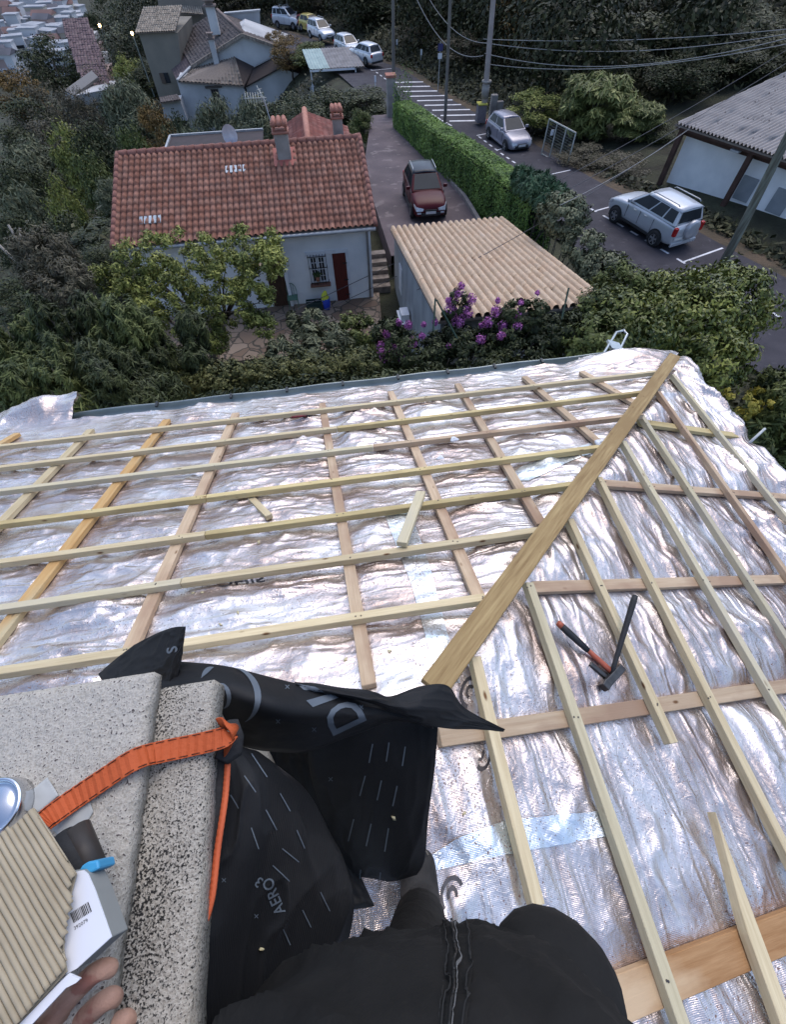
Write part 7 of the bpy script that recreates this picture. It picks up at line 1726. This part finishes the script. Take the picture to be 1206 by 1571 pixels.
MB().tube([Z(96, 1284, -.572), Z(126, 1345, -.566)], .0125, 14).build('handle', BLK, tb, True); MB().tube([Z(118, 1272, -.575), Z(144, 1338, -.570)], .0125, 14).build('handle', mat('dark_brown_plastic', (.05, .042, .038), (.03, .026, .024), 20, .5), tb, True)
MB().poly([Z(x, y, -.545) for x, y in ((119, 1338), (124, 1328), (134, 1322), (150, 1319), (152, 1333), (136, 1341), (128, 1336))], off=(0, 0, -.03)).build('band', mat('blue_band', (.06, .35, .62), (.05, .28, .5), 9, .4), tb, bevel=.002)
V = []; Fc = []; prof = [(.0, .004), (.020, .003), (.024, .0), (.026, .006), (.029, .009), (.031, .006), (.031, -.03), (.0, -.03)]
tc_ = np.array(Z(-6, 1240, -.600)); n_ = 36
for k in range(n_):
    a = 2 * math.pi * k / n_
    for r_, h_ in prof: V.append(tc_ + np.array([r_ * math.cos(a), r_ * math.sin(a), h_]))
for k in range(n_):
    for j in range(len(prof) - 1): a = k * 8 + j; b_ = ((k + 1) % n_) * 8 + j; Fc.append((a, b_, b_ + 1, a + 1))
tag(MB().add(V, Fc).build('tin', mat('tin_plate', (.75, .77, .8), (.6, .62, .65), 4, .15, 1.0), None, True), 'shiny round tin at the left edge above the cardboard', 'tin')
GT = mat('grey_tape', (.42, .43, .42), (.36, .37, .36), 12, .7)
tag(decal('tape_patch', [[z8(130, 120), z8(310, -30), z8(385, 85), z8(262, 190), z8(150, 200)]], GT, None, [BV_SL], .002, 5, .001), 'grey tape patch on the slab above the orange strap end', 'tape')
tag(decal('tape_patch', [[z8(345, 300), z8(460, 215), z8(585, 118), z8(608, 190), z8(560, 280), z8(470, 295), z8(380, 345)]], GT, None, [BV_SL], .002, 5, .001), 'grey tape patch on the slab below the orange strap end', 'tape')

# =================================================================== TOOLS AND LOOSE PIECES ON THE ROOF
def tool_axis(p, q): return np.array(p), np.array(q)
STEEL = mat('dark_steel', (.10, .10, .10), (.05, .05, .05), 30, .45, .8); RUBB = mat('grip_black', (.02, .022, .024), (.03, .03, .032), 40, .6)
def flatbar(name, pts, widths, th, m, parent, up):
    P = [np.array(p, float) for p in pts]; V = []; Fc = []; up = np.array(up, float)
    for i, p in enumerate(P):
        d = P[min(i + 1, len(P) - 1)] - P[max(i - 1, 0)]; d /= np.linalg.norm(d); s = np.cross(d, up); s /= np.linalg.norm(s); u = np.cross(s, d)
        for k in range(10):
            a = 2 * math.pi * k / 10; V.append(p + s * math.cos(a) * widths[i] / 2 + u * math.sin(a) * th[i] / 2)
    for i in range(len(P) - 1):
        for k in range(10): a = i * 10 + k; b_ = i * 10 + (k + 1) % 10; Fc.append((a, b_, b_ + 10, a + 10))
    Fc += [tuple(range(10)), tuple((len(P) - 1) * 10 + k for k in range(10))]
    return MB().add(V, Fc).build(name, m, parent, True)
# axe-like hammer with the long black handle, standing propped on its head
hd = onB(938, 1036, .045); tp = onB(975, 914, -.10)
h1 = empty('hammer', tuple(hd), label='hammer with a long black rubber handle propped up to the right', cat='hammer')
u = tp - hd; flatbar('handle', [hd + u * t for t in (0, .12, .3, .5, .75, .92, 1.0)], [.022, .024, .028, .03, .032, .038, .034], [.018, .02, .022, .024, .026, .028, .024], RUBB, h1, (1, -1, .3))
a, c = onB(922, 1040, .03), onB(958, 1022, .045)
b = MB(); b.bar(onB(928, 1052, .045), onB(954, 1024, .04), .032, .03, up=NB); b.bar(onB(924, 1046, .04), onB(934, 1056, .04), .036, .034, up=NB); b.build('head', STEEL, h1, bevel=.004)
h2a, h2b = onB(857, 956, .02), onB(940, 1032, .045)
h2 = empty('hammer', tuple(h2b), label='hammer with a red and black grip lying along the foil towards the left', cat='hammer'); v = h2b - h2a
flatbar('grip', [h2a + v * t for t in (.06, .15, .35, .55)], [.030, .034, .032, .026], [.026, .028, .028, .024], RUBB, h2, NB)
flatbar('handle', [h2a + v * t for t in (.55, .7, .85, 1.0)], [.022, .024, .028, .03], [.02, .022, .022, .02], mat('hammer_orange', (.42, .11, .06), (.34, .085, .05), 20, .5), h2, NB)
flatbar('end_cap', [h2a + v * t for t in (-.01, .06)], [.026, .031], [.024, .027], MATS['hammer_orange'], h2, NB)
b = MB(); b.bar(onB(905, 1018, .055), onB(936, 1044, .055), .022, .018, up=NB); b.build('head', STEEL, h2, bevel=.004)
# offcuts
P, Q = onA(384, 762, .045), onA(412, 790, .02); o = plank('offcut', P, Q, .040, .030, NA, W_NEW, None); tag(o, 'short pale batten offcut lying in the third bay from the left', 'offcut')
P, Q = onA(646, 753, -.034), onA(616, 832, -.036); o = plank('offcut', P, Q, .052, .030, NA, W_GREEN, None, seg=3); tag(o, 'pale offcut laid across two battens near the middle of the roof', 'offcut')
# red pocket tool
P, Q = onA(447, 640, .01), onA(478, 637, .01); kn = empty('pocket_knife', tuple(P), label='small red and black pocket tool on the foil under the top batten', cat='pocket tool')
v = Q - P; flatbar('handle', [P, P + v * .1, P + v * .7, P + v * .78], [.02, .028, .028, .02], [.014, .018, .018, .014], mat('tool_red', (.20, .02, .025), (.03, .01, .01), 40, .4), kn, NA); flatbar('tip', [P + v * .78, P + v * 1.05], [.018, .010], [.01, .006], BLK, kn, NA)
# white foam bits
for (x, y, r_, l) in ((922, 680, .03, 'white foam blob at the end of the tape by the hip board'), (697, 674, .022, 'small white foam blob on the third batten'), (676, 703, .02, 'faint white foam smear in the bay right of the middle')):
    c = onA(x, y, .0 if r_ != .02 else .05); V = []; Fc = []
    for i in range(9):
        for k in range(14):
            t = math.pi * i / 8; a = 2 * math.pi * k / 14; q = 1 + .25 * math.sin(3 * a + x) * math.sin(2 * t + y); V.append(c + r_ * q * np.array([math.sin(t) * math.cos(a) * 1.3, math.sin(t) * math.sin(a), math.cos(t) * .45]))
    for i in range(8):
        for k in range(14): Fc.append((i * 14 + k, i * 14 + (k + 1) % 14, (i + 1) * 14 + (k + 1) % 14, (i + 1) * 14 + k))
    tag(MB().add(V, Fc).build('foam_blob', mat('foam', (.75, .77, .8), (.65, .67, .7), 40, .8, bump=.003), None, True), l, 'foam')
# aluminium ladder against the gutter
lad = empty('ladder', (2.9, 4.4, -5), label='top of an aluminium step ladder leaning behind the gutter at the roof corner', cat='ladder')
ALU = mat('aluminium', (.55, .57, .58), (.42, .44, .45), 8, .35, .8)
t0, t1 = np.array(Y(925, 545, 4.15)), np.array(Y(946, 510, 4.75)); u0, u1 = np.array(Y(944, 552, 4.15)), np.array(Y(963, 513, 4.75))
dn = (t0 - t1); dn /= np.linalg.norm(dn)
top_c = (t1 + u1) / 2 + (t1 - t0) * .12
MB().tube([t0 + dn * 1.6, t0, t1, t1 + (top_c - t1) * .6, top_c + (t1 - t0) * .05, u1 + (top_c - u1) * .6, u1, u0, u0 + dn * 1.6], .017, 8).build('frame', ALU, lad, True)
for f in (.55, 1.6): 
    m0, m1 = t1 + (t0 - t1) * f, u1 + (u0 - u1) * f; MB().bar(m0, m1, .16, .03, up=np.cross(m1 - m0, t0 - t1) / np.linalg.norm(np.cross(m1 - m0, t0 - t1))).build('step', ALU, lad)
# thin white plastic pipe beyond the right eave
MB()
tag(MB().tube([onB(1146, 684, .06), onB(1152, 678, .02), onB(1163, 668, -.03), onB(1174, 658, -.06)], .011, 8).build('plastic_pipe', mat('pipe_white', (.5, .52, .52), rough=.5), None, True), 'short bent white plastic pipe sticking out past the right eave', 'pipe')

# =================================================================== THE PERSON HOLDING THE CAMERA
def skin(name, V, Ed, Rd, m, parent, sub=2, root=0):
    me = bpy.data.meshes.new(name); off = Vector((0, 0, 0))
    if parent is not None: off = parent.matrix_basis.translation
    me.from_pydata([tuple(Vector(tuple(map(float, v))) - off) for v in V], Ed, []); me.update(); me.materials.append(m); o = bpy.data.objects.new(name, me); COL.objects.link(o)
    if parent is not None: o.parent = parent
    o.modifiers.new('skin', 'SKIN').use_smooth_shade = True
    for i, v in enumerate(me.skin_vertices[0].data):
        r_ = Rd[i]; v.radius = r_ if hasattr(r_, '__len__') else (r_, r_); v.use_root = (i == root)
    s_ = o.modifiers.new('sub', 'SUBSURF'); s_.levels = sub; s_.render_levels = sub
    return o
SKIN = mat('skin', (.46, .28, .205), (.36, .205, .15), 22, .62, bump=.0012, bscale=170, spec=.35, spots=(.30, .13, .095), spot_scale=40, spot_lo=.58)
per = empty('person', (0, -.30, -1.60), label='person in a black zipped jacket looking down while holding the cardboard', cat='person')
V = []; Ed = []; Rd = []
def J(p, r_, par=None):
    V.append(p); Rd.append(r_); i = len(V) - 1
    if par is not None: Ed.append((par, i))
    return i
pel = J((0, -.31, -.80), .12); sp = J((0, -.31, -.62), .115, pel); ch = J((0, -.32, -.45), .125, sp); nk = J((0, -.37, -.26), .058, ch); hd0 = J((0, -.41, -.15), .062, nk); hd1 = J((0, -.43, -.05), (.078, .09), hd0); hd2 = J((0, -.44, .04), (.07, .08), hd1)
for s in (-1, 1):
    hp = J((s * .09, -.31, -.84), .085, pel); 
    if s < 0: kn_ = J((-.01, -.29, -1.17), .06, hp); an = J((.015, -.268, -1.53), .034, kn_); J((.022, -.18, -1.585), .028, an)
    else: kn_ = J((.188, -.255, -.90), .06, hp); an = J((.19, -.48, -1.34), .042, kn_); J((.20, -.42, -1.42), .04, an)
shR = J((.18, -.34, -.33), .055, ch); elR = J((.31, -.40, -.14), .042, shR); wrR = J((.12, -.22, .08), .028, elR); paR = J((.08, -.15, .07), (.018, .035), wrR)
for k in range(4):
    f1 = J((.085 - .0, -.13 + .004 * k, .09 - .02 * k), .0095, paR); f2 = J((.06, -.115, .09 - .02 * k), .0085, f1); J((.035, -.12, .09 - .02 * k), .0075, f2)
th_ = J((.07, -.17, .045), .011, paR); J((.045, -.18, .03), .009, th_)
def K(px, py, k): return ray(px, py) * k
shL = J((-.18, -.34, -.33), .055, ch); elL = J((-.34, -.40, -.47), .042, shL); wrL = J(K(20, 1640, .425), (.026, .03), elL); pmL = J(K(55, 1598, .425), (.020, .034), wrL)
kL = J(K(70, 1580, .425), (.016, .030), pmL)
i1 = J(K(84, 1556, .415), .0105, kL); i2 = J(K(112, 1524, .41), .0098, i1); i3 = J(K(140, 1495, .405), .0098, i2); i4 = J(K(162, 1483, .408), .0088, i3); i5 = J(K(180, 1488, .415), .0078, i4)
m1 = J(K(98, 1590, .43), .0108, kL); m2 = J(K(128, 1562, .425), .0102, m1); m3 = J(K(156, 1537, .42), .0102, m2); m4 = J(K(174, 1527, .422), .0092, m3); m5 = J(K(184, 1534, .43), .0080, m4)
r1 = J(K(118, 1615, .445), .0105, pmL); r2 = J(K(150, 1592, .44), .0098, r1); r3 = J(K(178, 1570, .435), .0098, r2); r4 = J(K(194, 1562, .437), .0088, r3); r5 = J(K(204, 1570, .445), .0076, r4)
l1 = J(K(130, 1650, .46), .009, pmL); l2 = J(K(165, 1625, .455), .0084, l1); l3 = J(K(188, 1608, .455), .0078, l2)
t1_ = J(K(30, 1590, .39), .0125, wrL); t2_ = J(K(32, 1555, .375), .0115, t1_); J(K(45, 1530, .372), .0098, t2_)
body = skin('body', V, Ed, Rd, SKIN, per, 2)
HAIR = mat('hair', (.03, .022, .016), (.018, .013, .01), 60, .7, bump=.003)
skin('hair', [(0, -.46, .0), (0, -.48, .06), (0, -.45, .11), (0, -.41, .12)], [(0, 1), (1, 2), (2, 3)], [(.082, .08), (.085, .08), (.078, .06), (.06, .03)], HAIR, per)
for s in (-1, 1): MB().tube([(s * .032, -.345, -.03), (s * .032, -.335, -.03)], .013, 12).build('eye', mat('eye', (.6, .6, .6)), per, True)
skin('nose', [(0, -.34, -.03), (0, -.325, -.065)], [(0, 1)], [.010, .015], SKIN, per, 1)
# jacket: lofted shell with folds, a zip placket, sleeves and collar
JAC = mat('jacket', (.0145, .014, .0135), (.008, .0078, .0076), 7, .85, bump=.010, bscale=13, spec=.25, detail=9, spots=(.04, .038, .035), spot_scale=60, spot_lo=.75)
NR, NA_ = 60, 120
keys = [(-.90, .215, .145, -.330), (-.82, .222, .152, -.320), (-.72, .232, .160, -.311), (-.62, .235, .165, -.305), (-.52, .232, .158, -.312), (-.42, .225, .132, -.33), (-.36, .195, .11, -.34), (-.31, .12, .085, -.355), (-.27, .085, .075, -.365)]
kz = np.array(keys); V = np.zeros((NR + 1, NA_, 3))
for i in range(NR + 1):
    z = -.90 + (.63) * i / NR; rx, ry, cy_ = np.interp(z, kz[:, 0], kz[:, 1]), np.interp(z, kz[:, 0], kz[:, 2]), np.interp(z, kz[:, 0], kz[:, 3])
    for j in range(NA_):
        a = 2 * math.pi * j / NA_; ca, sa = math.cos(a), math.sin(a); e_ = .85
        V[i, j] = (rx * math.copysign(abs(ca) ** e_, ca) - .040, cy_ + ry * math.copysign(abs(sa) ** e_, sa), z)
cen = np.stack([np.zeros((NR + 1, NA_)), np.full((NR + 1, NA_), -.3), V[..., 2]], -1); nrm = V - cen; nrm /= np.linalg.norm(nrm, axis=-1, keepdims=True)
zzv = V[..., 2]; aa = np.arctan2(nrm[..., 1], nrm[..., 0])
fold = .024 * (1 - .8 * np.exp(-((aa - math.pi / 2) / .42) ** 2)) * (ridge(aa * 2.2 + zzv * 6, zzv * 9 + aa * 1.6, 141) ** 3) + .006 * ridge(aa * 5, zzv * 14, 145) ** 2 - .008
V = V + nrm * fold[..., None]; idx = np.arange((NR + 1) * NA_).reshape(NR + 1, NA_)
Q = np.stack([idx[:-1, :], idx[1:, :], np.roll(idx, -1, 1)[1:, :], np.roll(idx, -1, 1)[:-1, :]], -1).reshape(-1, 4)
jk = fast_mesh('jacket', V.reshape(-1, 3), Q, JAC, per, True, tuple(per.location)); s_ = jk.modifiers.new('t', 'SOLIDIFY'); s_.thickness = .003
BVJ = BVHTree.FromPolygons([tuple(v) for v in V.reshape(-1, 3).tolist()], [tuple(q) for q in Q.tolist()])
zl = [(676, 1392), (684, 1420), (688, 1460), (689, 1500), (686, 1540), (682, 1590)]; zr_ = [(702, 1398), (708, 1425), (712, 1462), (712, 1505), (708, 1545), (702, 1590)]; zm = [((a[0] + c[0]) / 2 + 2, (a[1] + c[1]) / 2) for a, c in zip(zl, zr_)]
pl = decal('placket', [[zl[i], (zr_[i][0] + 14, zr_[i][1] + 3), (zr_[i + 1][0] + 14, zr_[i + 1][1] + 3), zl[i + 1]] for i in range(5)], JAC, jk, [BVJ], .004, 7, .003)
pl.data.transform(Matrix.Translation(Vector(jk.matrix_basis.translation)))
for nm, pts, w, m_, lf in (('seam', [(x - 9, y) for x, y in zl], 1.6, mat('seam_thread', (.03, .03, .03), rough=.9), .003), ('seam', zl, 1.8, MATS['seam_thread'], .008), ('zip', zm, 3.2, mat('zip_teeth', (.05, .05, .05), (.03, .03, .03), 200, .4, .4), .0085), ('zip', [(x + 5, y) for x, y in zm], 1.4, mat('zip_light', (.16, .16, .16), rough=.5), .009), ('seam', [(x + 13, y + 3) for x, y in zr_], 1.6, MATS['seam_thread'], .008)):
    decal(nm, strip(pts, w), m_, jk, [BVJ], lf, 7, .001)
# trousers: the raised right knee and the standing left leg; boots
TRO = JAC
skin('trousers', [(0, -.36, -.82), (.10, -.36, -.84), (.16, -.30, -.86), (.192, -.226, -.87), (.19, -.30, -1.02), (.19, -.44, -1.30), (-.09, -.36, -.86), (-.05, -.33, -1.02), (-.01, -.29, -1.18), (.012, -.272, -1.50)],
     [(0, 1), (1, 2), (2, 3), (3, 4), (4, 5), (0, 6), (6, 7), (7, 8), (8, 9)], [.15, .125, .108, .092, .085, .068, .12, .095, .08, .065], TRO, per)
BOOT = mat('boot', (.022, .020, .019), (.035, .032, .03), 30, .7, bump=.002, bscale=90)
for pts, rd in (([(.012, -.27, -1.44), (.014, -.265, -1.55), (.022, -.205, -1.57), (.030, -.145, -1.585)], [.060, .060, .056, .050]), ([(.19, -.49, -1.33), (.195, -.48, -1.42), (.20, -.42, -1.45), (.21, -.36, -1.46)], [.050, .050, .046, .042])):
    bt_ = skin('boot', pts, [(0, 1), (1, 2), (2, 3)], [(a, a * .85) for a in rd], BOOT, per)
BVBt = None
for dx in (-.014, .016):
    MB().tube([np.array([.028 + dx + .012 * math.cos(t), -.170 + .016 * math.sin(t), -1.540]) for t in np.linspace(.2, math.pi * 1.4, 10)], .0016, 5).build('boot_stitching', mat('boot_thread', (.2, .18, .15)), per)
skin('sleeve', [(.17, -.34, -.34), (.27, -.39, -.22), (.31, -.40, -.13), (.2, -.29, .0), (.14, -.24, .06)], [(0, 1), (1, 2), (2, 3), (3, 4)], [.075, .062, .058, .048, .042], JAC, per)
skin('sleeve', [(-.17, -.34, -.34), (-.28, -.39, -.42), (-.345, -.40, -.48), (-.34, -.34, -.55), tuple(K(12, 1660, .425))], [(0, 1), (1, 2), (2, 3), (3, 4)], [.075, .062, .056, .044, .040], JAC, per)
